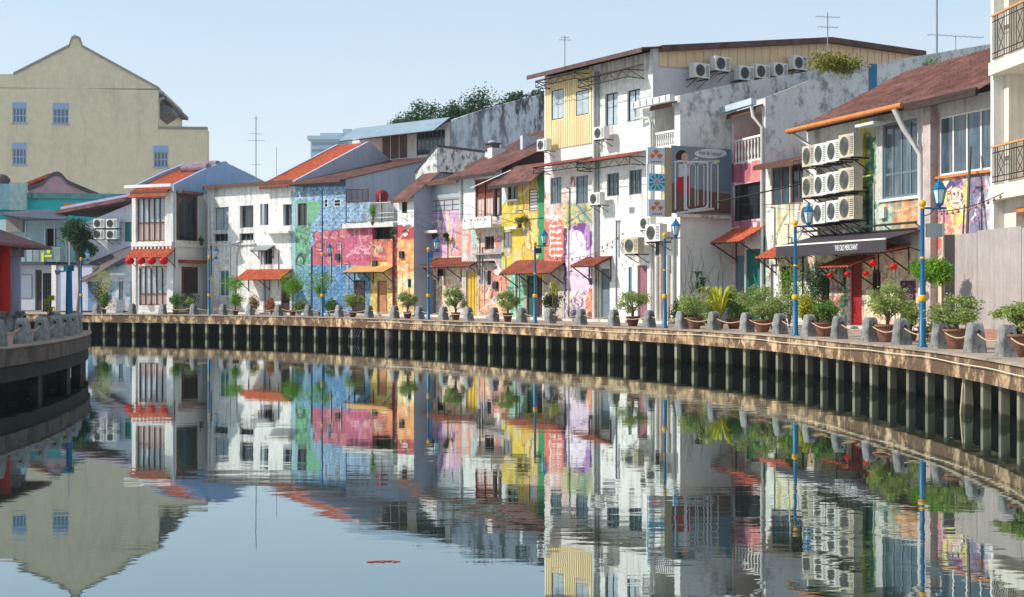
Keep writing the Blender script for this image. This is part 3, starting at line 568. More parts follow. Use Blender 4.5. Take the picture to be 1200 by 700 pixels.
tag(mb.build('promontory_paving', mat('reddish_paving', C(186, 140, 132), .85, .2, 1.2, 18, .3, grime=.4, gth=.55, gcol=C(120, 96, 90), gsc=(1, 1, 1))), kind='structure')

# ------------------------------------------------------------------ houses, from the left
GRP = 'houses along the quay'
# --- lantern house
F = frame(155, 204, 2.6); H = House('lantern_house', 'narrow white house with timber shutters, red lanterns and blue-grey gable side', 'house', F, GRP)
ze = F.z(180, 222); prof = [(0, ze)] + [F.side(x, y) for x, y in ((236, 205), (262, 194), (290, 207), (310, 217))]
H.shutters(161, 232, 193, 283, n=5, split=.42); H.shutters(163, 312, 196, 358, n=5, split=.28)
H.front(PAINT, ze, painter((236, 233, 226), []))
H.shell(prof, BLUEG, roof=TILE, kind='tile', par=.28, over=.45)
for a, b in ((155.5, 160), (196.5, 203.5)):
    x = F.rect(a, 226, b, 362); MB().box(x[0], x[1], -.09, -.003, 0, x[3]).build('pilaster', WHITE, H.o)
H.slab(156, 284, 203.5, 289, .22, WHITE, 'cornice'); m = MB()
for k in range(11): u = F.L * (k + .5) / 11; m.box(u - .06, u + .06, -.2, -.003, F.z(180, 292), F.z(180, 289) - .004)
m.build('dentil', WHITE, H.o)
H.awning(158, 207, 290, 301, 1.0, TILE, 'tile', 2); H.awning(157, 201, 222, 230, .75, TILE, 'tile', 0, name='eave_tiles')
MB().box(-.3, F.L + .1, -.5, -.3, ze + .1, ze + .3).build('gutter', FRW, H.o)
# right side wall of it, white below the painted gable
yb = F.side(246, 300)[0]; zt = F.side(225, 226)[1]
MB().box(F.L + .003, F.L + .05, .05, yb, 0, zt).build('side_plaster', WHITE, H.o)
def sidebits(H, F, rects, base=.05):
    for nm, x0, y0, x1, y1, mt_, d in rects:
        a, b, c, e = F.srect(x0, y0, x1, y1); MB().box(F.L + base + .002, F.L + base + d, a, b, c, e).build(nm, mt_, H.o)
sidebits(H, F, [('door_frame', 206, 228, 230, 282, BROWNW, .05), ('door', 208, 231, 228, 281, GLASSD, .08), ('door_frame', 212, 313, 230.5, 344, BROWNW, .05), ('door', 214, 316, 229, 343, DARKW, .08), ('string_course', 205.5, 286, 244, 290, WHITE, .12), ('canopy', 205.5, 225, 231, 228, RUST, .5), ('canopy', 208, 305, 234, 309, TILER, .55)])
H.o2 = None
# ridge ornaments
yr, zr = prof[2]; m = MB()
for dy in (-1.6, -.5, .4, 1.3): m.tube([(F.L - .1 - 2.2, yr + dy, zr - abs(dy) * .25 + .1), (F.L - .1, yr + dy, zr - abs(dy) * .25 + .1)], .34 if dy else .3, 8)
m.build('ridge_tiles', mat('grey_ridge', C(150, 130, 136), .9, .4, 2, 10, .4, grime=.5), H.o)
MB().box(-.0, F.L + .05, -.75, 0, -.12, .0).build('doorstep', OLDW, H.o)

# --- white flat-roofed house, orange-roofed strip and the scale-painted house share one long front
def along(F, a, b):   # a frame on the same plane between two picture columns
    A = F.world(F.u(a), 0, 0); B = F.world(F.u(b), 0, 0); return Frame(A, B)
FA = frame(243, 465, 5.2)
F = along(FA, 243, 346); H = House('white_house', 'long white two-storey house with deep square windows and orange awning', 'house', F, GRP)
ze = F.z(300, 217)
for (x0, y0, x1, y1, g) in ((250, 243, 268, 269.5, GLASSL), (281, 241, 297, 267, GLASSD), (305, 239, 314.5, 264, GLASSD), (331.8, 239.5, 342, 264.5, GLASSD)): H.window(x0, y0, x1, y1, FRG, g, 2, depth=.35)
H.window(250, 274, 267, 283, FRG, DARKIN, 3, depth=.3); H.window(280.5, 273.5, 297, 282, FRG, DARKIN, 3, depth=.3); H.window(305, 291.5, 319, 310, FRG, DARKIN, 2, depth=.25); H.window(257, 317, 268, 347.5, FRW, mat('green_glass', C(70, 130, 120), .2, .2), 2, 2, depth=.2)
H.door(308, 325, 317, 371, GREYM, FRW, panels=3); H.door(329, 325, 339.5, 371, DARKW, FRB, panels=3)
def pw(base, sh, **k): return painter(base, sh, **k)
H.front(PAINT, ze, pw((238, 235, 228), [('n', 243, 280, 346, 372, (3, 5), (178, 168, 158), .16, .74), ('n', 243, 330, 346, 372, (8, 2), (196, 176, 150), .2, .6), ('n', 243, 215, 346, 300, (1, 9), (214, 208, 200), .3, .7), ('b', 341, 225, 347, 372, (150, 190, 200))]))
ub = F.u(307)
z1 = ze; p = [(0, z1), F.side(432, 168), ]; p.append((p[1][0] + 6, z1 + .5))
H.shell(p, GREYW, roof=TILE, kind='tile', par=.12, over=.45, ul=ub, left=True)
MB().box(.0, ub + .1, -.35, 6, ze + .003, ze + .12).build('flat_roof', GREYW, H.o); MB().box(0, F.L, -.42, -.35, ze - .1, ze + .14).build('fascia', FASC, H.o)
MB().box(0, .2, .003, 6, 0, ze).build('side_wall', WHITE, H.o)
H.awning(290, 343, 315, 327, 1.1, TILE, 'tile', 3); H.awning(302, 322, 287.5, 293, .7, GREYM, 'flat', 2); H.slab(315, 271.5, 344, 274, .5); H.slab(246, 286, 300, 287.5, .12)
H.pipe([(236, 227), (246, 239), (246.5, 292)], .08)
MB().box(.0, F.L, -.7, 0, -.12, 0).build('doorstep', OLDW, H.o)

clutter(H, 1, 5, top=6)
F = along(FA, 346, 405); H = House('scale_painted_house', 'house painted with blue fish scales, green hill and pink dome mural', 'house', F, GRP)
ze = F.z(375, 212.5)
H.window(346.6, 238.5, 359.5, 264.5, FRD, GLASSD, 3, depth=.2); H.window(380, 233.5, 384, 243, FRW, DARKIN, 1, 2, depth=.12, bw=.03); H.window(391.5, 234, 399, 242, FRW, DARKIN, 1, 2, depth=.12, bw=.03)
BL = (96, 156, 204); PK = (206, 92, 112)
cir = []
for x, y in ((372, 277), (381.5, 275.5), (392, 275.5), (402, 274), (374, 289), (387, 289.5), (399, 289)): cir += [('e', x, y, 5.2, 6.2, (128, 66, 92)), ('e', x, y, 4.2, 5.2, (216, 110, 122)), ('l', (x - 3, y + 3), (x + 2, y + 4), .8, (240, 160, 160))]
sc = [('n', 346, 212, 406, 330, (4, 4), (150, 190, 220), .35, .5), ('f', 346, 212, 406, 330, 7.5, (60, 98, 140), (190, 212, 230)), ('b', 346, 212, 406, 219, (60, 120, 170)),
      ('p', [(344, 330), (344, 235), (356, 236), (376, 237), (375, 246), (366, 262), (362, 285), (362, 330)], (112, 186, 136)), ('n', 346, 262, 364, 320, (1, 1), (50, 104, 92), .38, .6), ('n', 346, 262, 362, 330, (6, 1), (160, 210, 160), .3, .7), ('e', 352, 306, 6, 9, (60, 74, 84), .35), ('p', [(365, 312), (366, 290), (371, 278), (380, 270), (406, 268), (406, 312)], PK)] + cir + [('b', 346, 311, 406, 375, (64, 134, 196)), ('n', 346, 311, 406, 375, (2, 3), (130, 178, 216), .25, .58), ('n', 346, 311, 366, 375, (3, 3), (130, 190, 150), .2, .5), ('f', 346, 311, 406, 375, 8, (40, 88, 140), (120, 170, 214)), ('s', 346, 245, 366, 372, 26, [(50, 110, 90), (170, 214, 170), (90, 160, 120), (70, 90, 90)], .7, 1), ('s', 366, 272, 406, 311, 14, [(240, 150, 150), (160, 70, 90)], .6, 2), ('l', (346, 232), (406, 228), .9, (180, 206, 220))]
H.front(PAINT, ze, pw(BL, sc, warp=1.0))
p = [(0, ze), F.side(522, 183)]; p.append((p[1][0] + 1, p[1][1] - .2))
H.shell(p, GREYW, roof=RUST, over=.5, par=0, kind='corr', uov=.12)
MB().box(0, F.L, -.7, 0, -.12, 0).build('doorstep', OLDW, H.o)
MB().box(0, F.L + .1, -.62, -.48, ze - .18, ze - .02).build('gutter', FASC, H.o)
MB().box(F.u(364.5), F.u(366), -.03, -.002, 0, F.z(365, 290)).build('drainpipe', DARKW, H.o)

clutter(H, 2, 3, top=6)
F = along(FA, 405, 466); H = House('terrace_house', 'low pink and yellow mural house with a roof terrace behind railings', 'house', F, GRP)
zt = F.z(420, 264); z2 = F.z(418, 237)
H.window(436.5, 266, 461, 280.5, FRD, DARKIN, 3, depth=.5); H.door(414.5, 328, 428, 371, DARKW, FRG, panels=2); H.door(442, 329, 453.5, 371, mat('tan_door', C(196, 136, 96), .7, .2, 2, 20, .2), FRB, panels=2)
cir = []
for x, y in ((418, 291), (430, 291)): cir += [('e', x, y, 5.4, 6.8, (140, 70, 110)), ('e', x, y, 4.3, 5.6, (224, 104, 150)), ('l', (x - 3, y + 5), (x + 3, y + 6), .8, (250, 200, 210))]
for x, y in ((443, 288.5), (455, 287)): cir += [('e', x, y, 5.6, 6.5, (180, 90, 80)), ('e', x, y, 4.8, 5.6, (248, 130, 84))]
H.front(PAINT, zt, pw((214, 92, 124), [('b', 405, 268, 433, 312, (216, 88, 132)), ('b', 433, 280, 466, 312, (232, 108, 92)), ('n', 405, 296, 466, 312, (3, 2), (190, 84, 96), .25, .5)] + cir +
    [('b', 405, 311, 434, 375, (84, 144, 196)), ('n', 405, 311, 434, 375, (5, 3), (160, 196, 222), .3, .56), ('f', 405, 320, 434, 375, 8, (44, 94, 150), (130, 178, 216)), ('s', 405, 268, 466, 311, 40, [(250, 170, 150), (160, 60, 90), (250, 120, 90), (240, 190, 200), (120, 60, 80)], .6, 3), ('b', 434, 307, 467, 375, (240, 208, 84)), ('n', 434, 307, 467, 375, (2, 7), (250, 232, 170), .25, .6), ('n', 434, 307, 444, 375, (2, 2), (214, 184, 60), .25, .5), ('p', [(452, 290), (467, 295), (467, 372), (458, 330)], (246, 150, 96)), ('n', 452, 300, 467, 375, (7, 7), (250, 240, 200), .25, .6), ('s', 434, 280, 467, 375, 40, [(250, 236, 170), (240, 130, 80), (220, 180, 70), (250, 250, 230), (140, 110, 90)], .7, 4), ('b', 413, 357, 429, 375, (206, 130, 96)), ('b', 441, 350, 454.5, 372, (210, 150, 110))], warp=1.2))
u1 = F.u(432.5); wall(F, 'upper_wall', PAINT, H.o, 0.02, u1, zt + .2, z2, [], pw((126, 176, 216), [('f', 400, 230, 440, 292, 7.5, (66, 110, 160), (196, 216, 232))], warp=1), y=.06)
H.slab(405.5, 262, 465, 267, .35, OLDW, 'terrace_slab')
MB().box(.01, F.L - .01, .01, 7, zt + .0, zt + .15).build('terrace_floor', OLDW, H.o)
MB().box(u1 - .15, u1, .062, 4, zt + .16, z2).build('partition_wall', SIDEW, H.o)
H.awning(414, 462, 311.5, 318.5, 1.0, mat('yellow_ochre_awning', C(230, 178, 108), .8, .25, 2, 20, .3, grime=.3), 'corr', 3)
# railing of the terrace and screen above the blue wall
m = MB(); a, b, c, d = F.rect(406, 222, 431.5, 236.5)
for z in (c + .05, d): m.bar((a, .0, z), (b, .0, z), .05)
for k in range(5): u = a + (b - a) * k / 4; m.bar((u, 0, c), (u, 0, d), .04)
for k in range(1, 24): u = a + (b - a) * k / 24; m.bar((u, 0.02, c), (u, .02, d), .015)
m.build('terrace_rail', BROWNW, H.o)
a, b, c, d = F.rect(433, 238, 464, 262); m = MB()
for z in (c + .35, c + .62, d): m.bar((a, -.25, z), (b, -.25, z), .03)
for k in range(5): u = a + (b - a) * k / 4; m.bar((u, -.25, c + .2), (u, -.25, d + (.6 if k == 2 else 0)), .035)
m.build('balcony_rail', FRW, H.o)
wall(F, 'inner_wall', OLDW, H.o, u1 + .1, F.L - .1, zt + .15, F.z(448, 233), [], y=2.2)
MB().box(0, F.L, -.7, 0, -.12, 0).build('doorstep', OLDW, H.o)
sd_ = MB(); a = F.u(462.2); sd_.tube([(a, -.1, 0), (a, -.1, F.z(462, 280))], .07, 7); sd_.build('drainpipe', mat('red_pipe', C(150, 52, 52), .6, .2), H.o)
H.pipe([(468.5, 372), (468.5, 282)], .06, mat('red_pipe', None))

clutter(H, 3, 3, top=4)
# --- little white tower house
F = frame(466, 485, 4.5); H = House('slim_tower_house', 'slim white tower of a house with red mural base and grey flank', 'house', F, GRP)
ze = F.z(475, 229)
H.window(471, 236, 477, 250, FRD, DARKIN, 1, depth=.15, bw=.04); H.window(478.2, 327, 482, 337, FRG, DARKIN, 1, depth=.1, bw=.03)
H.front(PAINT, ze, pw((238, 236, 230), [('b', 464, 264, 487, 285, (204, 62, 70)), ('e', 475, 273, 4, 5, (60, 40, 60)), ('e', 475, 274.5, 2.4, 3, (240, 200, 190)), ('b', 464, 281, 487, 330, (246, 150, 96)), ('n', 464, 281, 487, 350, (3, 3), (252, 206, 80), .3, .5), ('n', 464, 281, 487, 350, (9, 3), (240, 120, 110), .3, .58), ('b', 464, 322, 487, 375, (244, 200, 110)), ('n', 464, 310, 487, 375, (6, 2), (250, 222, 190), .3, .55), ('s', 464, 264, 487, 375, 30, [(250, 220, 120), (230, 110, 90), (250, 240, 210), (150, 80, 80)], .7, 5)]))
p = [(0, ze), (F.side(515, 203))]; p.append((p[1][0] + 1, p[1][1]))
H.shell(p, GREYW, roof=RUST, over=.4, uov=.12); MB().box(0, F.L, -.7, 0, -.12, 0).build('doorstep', OLDW, H.o)

clutter(H, 4, 1, top=6)
# --- pink house
F = frame(500, 541, 5.9); H = House('pink_house', 'pink mural house with corrugated metal gable band and row of old windows', 'house', F, GRP)
ze = F.z(520, 211)
H.window(501, 234, 540, 247.5, FRB, GLASSL, 4, 2, depth=.12)
H.window(512.5, 315, 520, 324, FRB, DARKIN, 1, depth=.12, bw=.04); H.door(503, 328, 511, 372.5, GREYM, FRG, panels=3)
H.front(PAINT, ze, pw((224, 172, 216), [('b', 498, 205, 545, 235, (196, 200, 204)), ('n', 498, 250, 545, 300, (3, 3), (206, 150, 204), .3, .55), ('n', 498, 250, 545, 300, (5, 5), (240, 206, 232), .3, .62), ('l', (524, 252), (526, 268), 2, (238, 214, 150)), ('b', 522, 272, 531, 300, (240, 196, 160)), ('p', [(531, 300), (536, 262), (546, 256), (546, 300)], (240, 150, 120)), ('b', 498, 300, 545, 375, (236, 214, 190)), ('n', 498, 305, 545, 350, (1, 3), (232, 160, 116), .3, .5), ('n', 498, 315, 545, 375, (7, 3), (246, 236, 220), .35, .55), ('n', 498, 340, 545, 375, (9, 9), (214, 180, 120), .3, .62), ('s', 498, 248, 545, 300, 34, [(190, 120, 190), (240, 210, 236), (230, 150, 170), (150, 90, 150)], .6, 6), ('e', 512, 262, 7, 6, (240, 214, 236)), ('e', 512, 262, 7, 6, (150, 90, 150), .8), ('e', 512, 262, 2.4, 2.4, (250, 220, 120)), ('l', (512, 268), (514, 296), .6, (110, 140, 100)), ('l', (534, 256), (528, 292), .6, (180, 110, 80)), ('e', 537, 276, 5, 12, (150, 190, 190), .75), ('s', 498, 312, 545, 375, 44, [(230, 150, 100), (250, 244, 230), (170, 120, 90), (120, 150, 150), (244, 200, 130)], .6, 7)]))
a, b, c, d = F.rect(499, 214, 541, 233); m = MB(); n = 22
for k in range(n): z = c + (d - c) * k / n; m.box(0, F.L, -.05 if k % 2 else -.03, -.004, z, z + (d - c) / n - .002)
m.build('corrugated_cladding', CORG, H.o)
p = [(0, ze), F.side(575, 198)]; p.append((p[1][0] + 2, p[1][1]))
H.shell(p, SIDEW, roof=RUST, over=.55, uov=.25); H.slab(493, 271, 523, 274, .7, OLDW, 'sunshade'); MB().box(-1.2, F.L, -.9, 0, -.12, 0).build('doorstep', OLDW, H.o)
H.awning(513, 570, 301, 312, 1.2, TILER, 'tile', 3)

clutter(H, 5, 3, top=6)
# --- brown shutter house
F = frame(541, 588, 5.3); H = House('brown_shutter_house', 'house with tall brown timber shutters, small balcony and faded swirling mural', 'house', F, GRP)
ze = F.z(565, 200)
H.shutters(557, 209, 588, 254, mat('red_brown_shutter', C(132, 62, 46), .7, .3, 2, 20, .3, streak=.4, gcol=C(60, 34, 28)), mat('red_brown_shutter', None), 3, .14, .5)
H.window(568, 277, 579, 292.5, FRB, DARKIN, 2, depth=.2); H.window(571, 317, 575.5, 334, FRD, DARKIN, 1, depth=.15, bw=.04)
H.door(546, 319, 559, 373.5, mat('yellow_door', C(214, 176, 66), .6, .2, 2, 20, .2, streak=.3), mat('yellow_door', None), panels=2, leafs=3)
H.front(PAINT, ze, pw((214, 190, 176), [('b', 540, 195, 592, 258, (226, 226, 224)), ('n', 540, 255, 592, 300, (3, 4), (180, 190, 196), .25, .5), ('l', (552, 262), (549, 300), 1.5, (240, 140, 96)), ('l', (560, 264), (563, 290), 2, (246, 170, 120)), ('e', 556, 282, 3, 14, (150, 200, 200)), ('n', 540, 290, 592, 375, (1, 6), (150, 160, 176), .22, .52), ('e', 584, 285, 4, 10, (232, 120, 110)), ('p', [(580, 300), (592, 262), (592, 330), (584, 320)], (150, 158, 170)), ('e', 583.5, 331, 9, 19, (226, 96, 96)), ('e', 583, 334, 6, 14, (238, 138, 116)), ('e', 567.5, 350, 8.4, 20, (150, 120, 130)), ('e', 567.5, 350, 7.2, 18, (238, 158, 108)), ('e', 567, 344, 4, 9, (244, 182, 130)), ('l', (565, 312), (572, 328), 2.5, (96, 100, 116)), ('l', (560, 305), (564, 330), 2, (120, 110, 124)), ('b', 576, 356, 592, 376, (236, 190, 140)), ('e', 567.5, 340, 3, 4, (90, 60, 70), .6), ('l', (562, 352), (573, 352), .6, (110, 60, 60)), ('e', 583, 318, 4.5, 5, (250, 220, 200)), ('e', 583, 318, 4.5, 5, (90, 60, 70), .7), ('l', (579, 326), (576, 350), .7, (110, 50, 60)), ('l', (587, 326), (590, 348), .7, (110, 50, 60)), ('s', 541, 258, 592, 375, 60, [(240, 150, 110), (150, 160, 180), (250, 236, 220), (110, 100, 110), (230, 110, 100), (120, 180, 180)], .6, 8)], warp=1.5))
a, b, c, d = F.rect(544, 206, 557, 224)
m = MB()
for k in range(14): z = c + (d - c) * k / 14; m.box(a, b, -.05 if k % 2 else -.03, -.004, z, z + (d - c) / 14 - .002)
m.build('corrugated_cladding', CORG, H.o)
H.slab(556, 264, 589, 268, .8, OLDW, 'balcony_floor'); m = MB(); a, b, c, d = F.rect(556, 255, 588, 264)
for x in np.linspace(a, b, 5): m.box(x - .05, x + .05, -.78, -.68, c, d)
m.box(a, b, -.78, -.7, d - .1, d); m.box(a, b, -.76, -.72, c, (c + d) / 2)
m.build('balcony_rail', OLDW, H.o); 
p = [(0, ze), F.side(640, 173)]; p.append((p[1][0] + 1, p[1][1]))
H.shell(p, DARKW, roof=RUST, over=.7, uov=.35, fasc=DARKW); MB().box(0, F.L, -.7, 0, -.12, 0).build('doorstep', OLDW, H.o)
H.slab(557, 296.5, 592, 298.5, .25, mat('old_pipe_ledge', C(170, 150, 140), .8, .2), 'pipe_ledge'); H.slab(566, 306, 580, 308.5, .4, DARKW, 'hood')
H.pipe([(541.5, 206), (541.5, 258)], .07); H.pipe([(583, 209), (583, 254)], .1, DARKW, 'post')

clutter(H, 6, 4, top=6)
# --- yellow house
F = frame(588, 638, 5.2); H = House('yellow_house', 'bright yellow and green house with louvred window and potted fern', 'house', F, GRP)
ze = F.z(613, 203)
H.window(595, 209, 607, 234, FRD, GLASSD, 2, depth=.2, sill=FRW); H.window(620, 222, 630, 247.5, FRB, mat('white_louvre', C(230, 228, 220), .6, .1, 2, 20, .3), 1, 7, depth=.12, bw=.05)
H.window(590.5, 272, 600, 290, FRG, mat('grey_shutter', C(130, 126, 124), .8, .3), 2, depth=.1, bw=.03)
H.door(617, 323, 626, 375, mat('dark_green_door', C(40, 84, 70), .7, .2), FRD, panels=2); H.door(628, 325, 637, 375, DARKW, FRB, panels=2)
H.front(PAINT, ze, pw((236, 196, 40), [('b', 586, 200, 594.5, 238, (190, 210, 226)), ('n', 586, 236, 614, 290, (3, 2), (246, 216, 90), .3, .6), ('l', (613, 205), (613, 250), .8, (180, 130, 30)), ('b', 614, 200, 631, 300, (228, 178, 84)), ('e', 623, 272, 8, 24, (240, 206, 110)), ('l', (621, 260), (623, 296), 1, (180, 120, 70)), ('b', 630.5, 200, 640, 305, (44, 158, 96)), ('n', 586, 268, 600, 300, (2, 4), (160, 150, 140), .3, .4), ('n', 586, 292, 612, 316, (8, 2), (222, 206, 160), .3, .5), ('b', 586, 316, 597, 376, (216, 150, 110)), ('b', 597, 312, 616, 376, (96, 196, 160)), ('n', 597, 325, 616, 376, (4, 8), (200, 220, 196), .3, .5), ('e', 600, 344, 3, 6, (40, 130, 120)), ('b', 614, 345, 640, 376, (190, 170, 150)), ('s', 588, 205, 631, 305, 40, [(250, 224, 110), (206, 160, 40), (170, 120, 50), (250, 240, 180)], .6, 9), ('s', 588, 305, 640, 376, 44, [(80, 170, 140), (220, 230, 210), (220, 150, 110), (60, 110, 100)], .7, 10)], warp=1.2))
p = [(0, ze), F.side(650, 190)]; p.append((p[1][0] + 3, p[1][1]))
H.shell(p, SIDEW, roof=RUST, over=.9, uov=.0, fasc=DARKW); MB().box(0, F.L, -.7, 0, -.12, 0).build('doorstep', OLDW, H.o)
H.awning(606, 667, 303.5, 319.5, 1.2, TILER, 'tile', 4)
H.slab(598, 266, 612, 269, .4, OLDW, 'planter_shelf')
m = MB(); a, b, c, d = F.rect(613, 246, 640, 247); m.tube([(a, -.5, d), (b, -.5, d)], .03, 6); m.tube([(a, -.5, d), (a, 0, d)], .03, 6); m.build('pole_rail', GREYM, H.o)
m = MB(); m.tube([(F.u(576), -1.4, F.z(576, 222)), (F.u(606), -.4, F.z(606, 200))], .025, 6); m.build('awning_strut', FRW, H.o)
clutter(H, 7, 4, top=6)

# flecks of leaf litter drifting under the promontory and along the quay
m = MB(); rn = random.Random(4)
for k in range(170):
    if k < 90: x, y = -13.6 + rn.uniform(-1.5, 1.6), rn.uniform(25, 46); x -= max(0, y - 36) * .15
    else: i = rn.randrange(300, len(BANK) - 30); d = -rn.random() ** 2 * 1.6 - .2; x, y = BANK[i][0] + NRM[i][0] * d, BANK[i][1] + NRM[i][1] * d
    r = rn.uniform(.015, .05); a = rn.uniform(0, 3); c_, s_ = math.cos(a) * r, math.sin(a) * r; m.poly([(x - c_, y - s_, .004), (x + s_ * .6, y - c_ * .6, .006), (x + c_, y + s_, .004), (x - s_ * .6, y + c_ * .6, .005)])
tag(m.build('floating_litter', mat('pale_leaf_litter', C(170, 160, 130), .8, .4, 20, 60, 0)), 'scattered pale leaf flecks floating on the water beside the quay walls', 'litter', kind='stuff')
# --- tall white house with cream cladding
F = frame(638, 765, 5.0); H = House('tall_white_house', 'tall three-storey white house with cream ribbed cladding and purple spiral mural', 'house', F, GRP)
ze = F.z(700, 76); u95 = F.u(695)
for r in ((647.5, 105, 661, 140), (675.5, 106, 690.5, 135)): H.window(*r, FRD, GLASSL, 2, depth=.1)
for r in ((709, 109, 724, 147), (735, 105, 750, 142)): H.window(*r, FRD, GLASSL, 2, depth=.22)
for r in ((645, 208, 658, 239), (675, 206, 689, 239)): H.window(*r, FRG, GLASS, 2, depth=.16)
for r in ((711, 203, 725.5, 230), (737, 199, 752, 228)): H.window(*r, FRG, GLASSD, 3, depth=.2)
H.window(736.5, 313, 740.5, 345, FRG, mat('teal_glass', C(90, 130, 140), .2, .2), 1, depth=.12, bw=.03)
H.door(703.5, 315, 714.5, 377, mat('grey_door', C(112, 124, 134), .6, .15), FRG, panels=3); H.door(747, 311, 758.5, 373, mat('mauve_door', C(150, 100, 112), .7, .15), mat('mauve_door', None), panels=1)
PU = (150, 84, 170); LP = (224, 196, 222)
sh = [('b', 695.5, 60, 770, 380, (240, 238, 232)), ('n', 695, 60, 770, 380, (3, 9), (226, 220, 210), .12, .6), ('b', 636, 200, 696, 245, (232, 218, 212)), ('l', (668, 215), (672, 208), 1, (190, 90, 90)), ('l', (672, 208), (674, 218), 1, (190, 90, 90)), ('n', 636, 225, 664, 262, (5, 1), (244, 160, 130), .3, .45),
      ('b', 637, 258, 661, 310, (234, 112, 88)), ('b', 644, 264, 658, 304, (250, 226, 214))] + [('e', x, y, 2.3, 2.6, (232, 100, 80)) for x in (647, 651.5, 656) for y in (268, 275, 282, 289, 296, 303)] + \
     [('p', [(660, 240), (696, 235), (696, 276), (660, 276)], (214, 206, 120)), ('n', 660, 235, 697, 278, (2, 6), (120, 180, 160), .3, .5), ('n', 660, 235, 697, 278, (8, 6), (236, 150, 110), .35, .6), ('l', (676, 240), (694, 262), 1.6, (90, 150, 150)), ('l', (664, 262), (694, 244), .8, (90, 100, 90)),
      ('p', [(662, 276), (672, 266), (684, 262), (694, 272), (697, 290), (697, 378), (661, 378)], LP), ('e', 683, 280, 12, 16, PU, .5), ('e', 680, 268, 9, 7, (120, 56, 150)), ('e', 676, 292, 11, 22, (238, 222, 232)), ('e', 688, 276, 4, 14, (186, 130, 196)), ('l', (662, 270), (661, 378), 2.2, (96, 54, 110)), ('e', 696, 322, 3, 12, (110, 60, 120)),
      ('e', 677, 356, 12, 14, (150, 90, 160)), ('e', 676, 352, 11.5, 13, (240, 216, 226)), ('e', 676, 354, 8, 8, (130, 80, 150), .55), ('n', 662, 338, 692, 366, (2, 2), (240, 236, 200), .4, .5), ('l', (664, 366), (690, 376), 1.6, (150, 96, 170)), ('p', [(688, 378), (686, 350), (692, 336), (700, 345), (699, 378)], (242, 140, 92)), ('e', 694, 340, 4, 5, (236, 96, 70)), ('l', (699, 300), (699, 372), .8, (240, 160, 110)), ('b', 637, 312, 661, 378, (206, 190, 176)), ('n', 637, 312, 661, 378, (2, 3), (160, 150, 140), .3, .5), ('s', 660, 238, 697, 266, 26, [(90, 150, 140), (240, 220, 120), (230, 130, 100), (250, 250, 240), (80, 100, 110)], .6, 11), ('s', 662, 262, 697, 330, 24, [(130, 70, 160), (240, 230, 240), (200, 160, 210), (230, 150, 170)], .6, 12), ('s', 662, 336, 699, 376, 34, [(110, 60, 130), (250, 246, 230), (210, 170, 200), (240, 190, 120)], .6, 13), ('s', 637, 236, 661, 262, 20, [(240, 190, 170), (210, 90, 80), (250, 240, 230)], .6, 14)]
H.front(PAINT, ze, pw((236, 230, 224), sh, warp=1.3))
a, b, c, d = F.rect(640, 95, 695, 172); c = F.z(668, 172); d = ze - .05; m = MB(); W = H.ops[:2]; n = 26
for k in range(n):
    x0 = b * 0 + a + (b - a) * k / n; x1 = x0 + (b - a) / n * .55; xm = (x0 + x1) / 2; segs = [(c, d)]
    for o in W:
        if o[0] - .06 < xm < o[1] + .06: segs = [(c, o[2] - .02), (o[3] + .02, d)]
    for z0, z1 in segs: m.box(x0, x1, -.07, -.031, z0, z1)
w_ = wall(F, 'cream_cladding', YCLAD, H.o, a, b, c, d, [(o[0], o[1], o[2], o[3], .02) for o in W], y=-.03, back=GLASSL); m.build('cladding_rib', YCLAD, w_)
H.truss_awning(645, 692, 89, 1.0, .32, DARKR); H.truss_awning(695, 755, 86, 1.0, .4, DARKR); H.truss_awning(645, 697, 191, 1.15, .32, TILER); H.truss_awning(694, 757, 185, 1.0, .4, TILER)
H.awning(689, 718, 300, 311, 1.1, TILER, 'tile', 2)
H.pipe([(698.5, 84), (698.5, 376)], .09); H.pipe([(702, 84), (702, 376)], .05, GREYM); H.pipe([(704, 152), (706, 160), (705.5, 176), (702, 184)], .03, GREYM, 'cable_conduit')
a, b, c, d = F.rect(693, 326, 698, 334); MB().box(a, b, -.14, -.003, c, d).build('meter_box', FRD, H.o)
# side wall and metal gable
PF = [(0, ze + .12)] + [F.side(x, y) for x, y in ((970, 46), (1080, 62))]
H.shell([(0, ze + .12), PF[1], PF[2]], mat('stained_white_side', C(214, 210, 214), .9, .1, 1.2, 9, .3, streak=.2, gcol=C(170, 120, 90), grime=.3, gth=.6), roof=DARKR, over=.9, uov=.3, left=True, fasc=DARKR)
yy = [.35] + [p[0] for p in PF[1:]]; zz = [PF[0][1] + .1, PF[1][1], PF[2][1]]
zb_ = [F.side(780, 79)[1], F.side(960, 82)[1] - .3, F.side(1075, 78)[1] - .4]
m = MB(); m.prism([(F.L + .003, yy[0], zb_[0]), (F.L + .003, yy[1], zb_[1]), (F.L + .003, yy[2], zb_[2]), (F.L + .003, yy[2], zz[2] - .02), (F.L + .003, yy[1], zz[1] - .02), (F.L + .003, yy[0], zz[0] - .02)], (.05, 0, 0))
n = 34
for k in range(1, n):
    y = yy[0] + (yy[2] - yy[0]) * k / n; zt_ = np.interp(y, yy, zz) - .05; zl_ = np.interp(y, yy, zb_) + .02; m.box(F.L + .055, F.L + .085, y - .02, y + .03, zl_, zt_)
m.build('gable_cladding', BCLAD, H.o)
m = MB()
for A, B in zip(list(zip(yy, zz)), list(zip(yy, zz))[1:]): m.prism([(F.L + .06, A[0] - .02, A[1] - .22), (F.L + .06, B[0], B[1] - .22), (F.L + .06, B[0], B[1] + .06), (F.L + .06, A[0] - .02, A[1] + .06)], (.26, 0, 0))
m.build('barge_board', DARKR, H.o)
MB().box(0, F.L, -.7, 0, -.12, 0).build('doorstep', OLDW, H.o)
F9 = F; R9 = H

clutter(H, 8, 7, top=9)
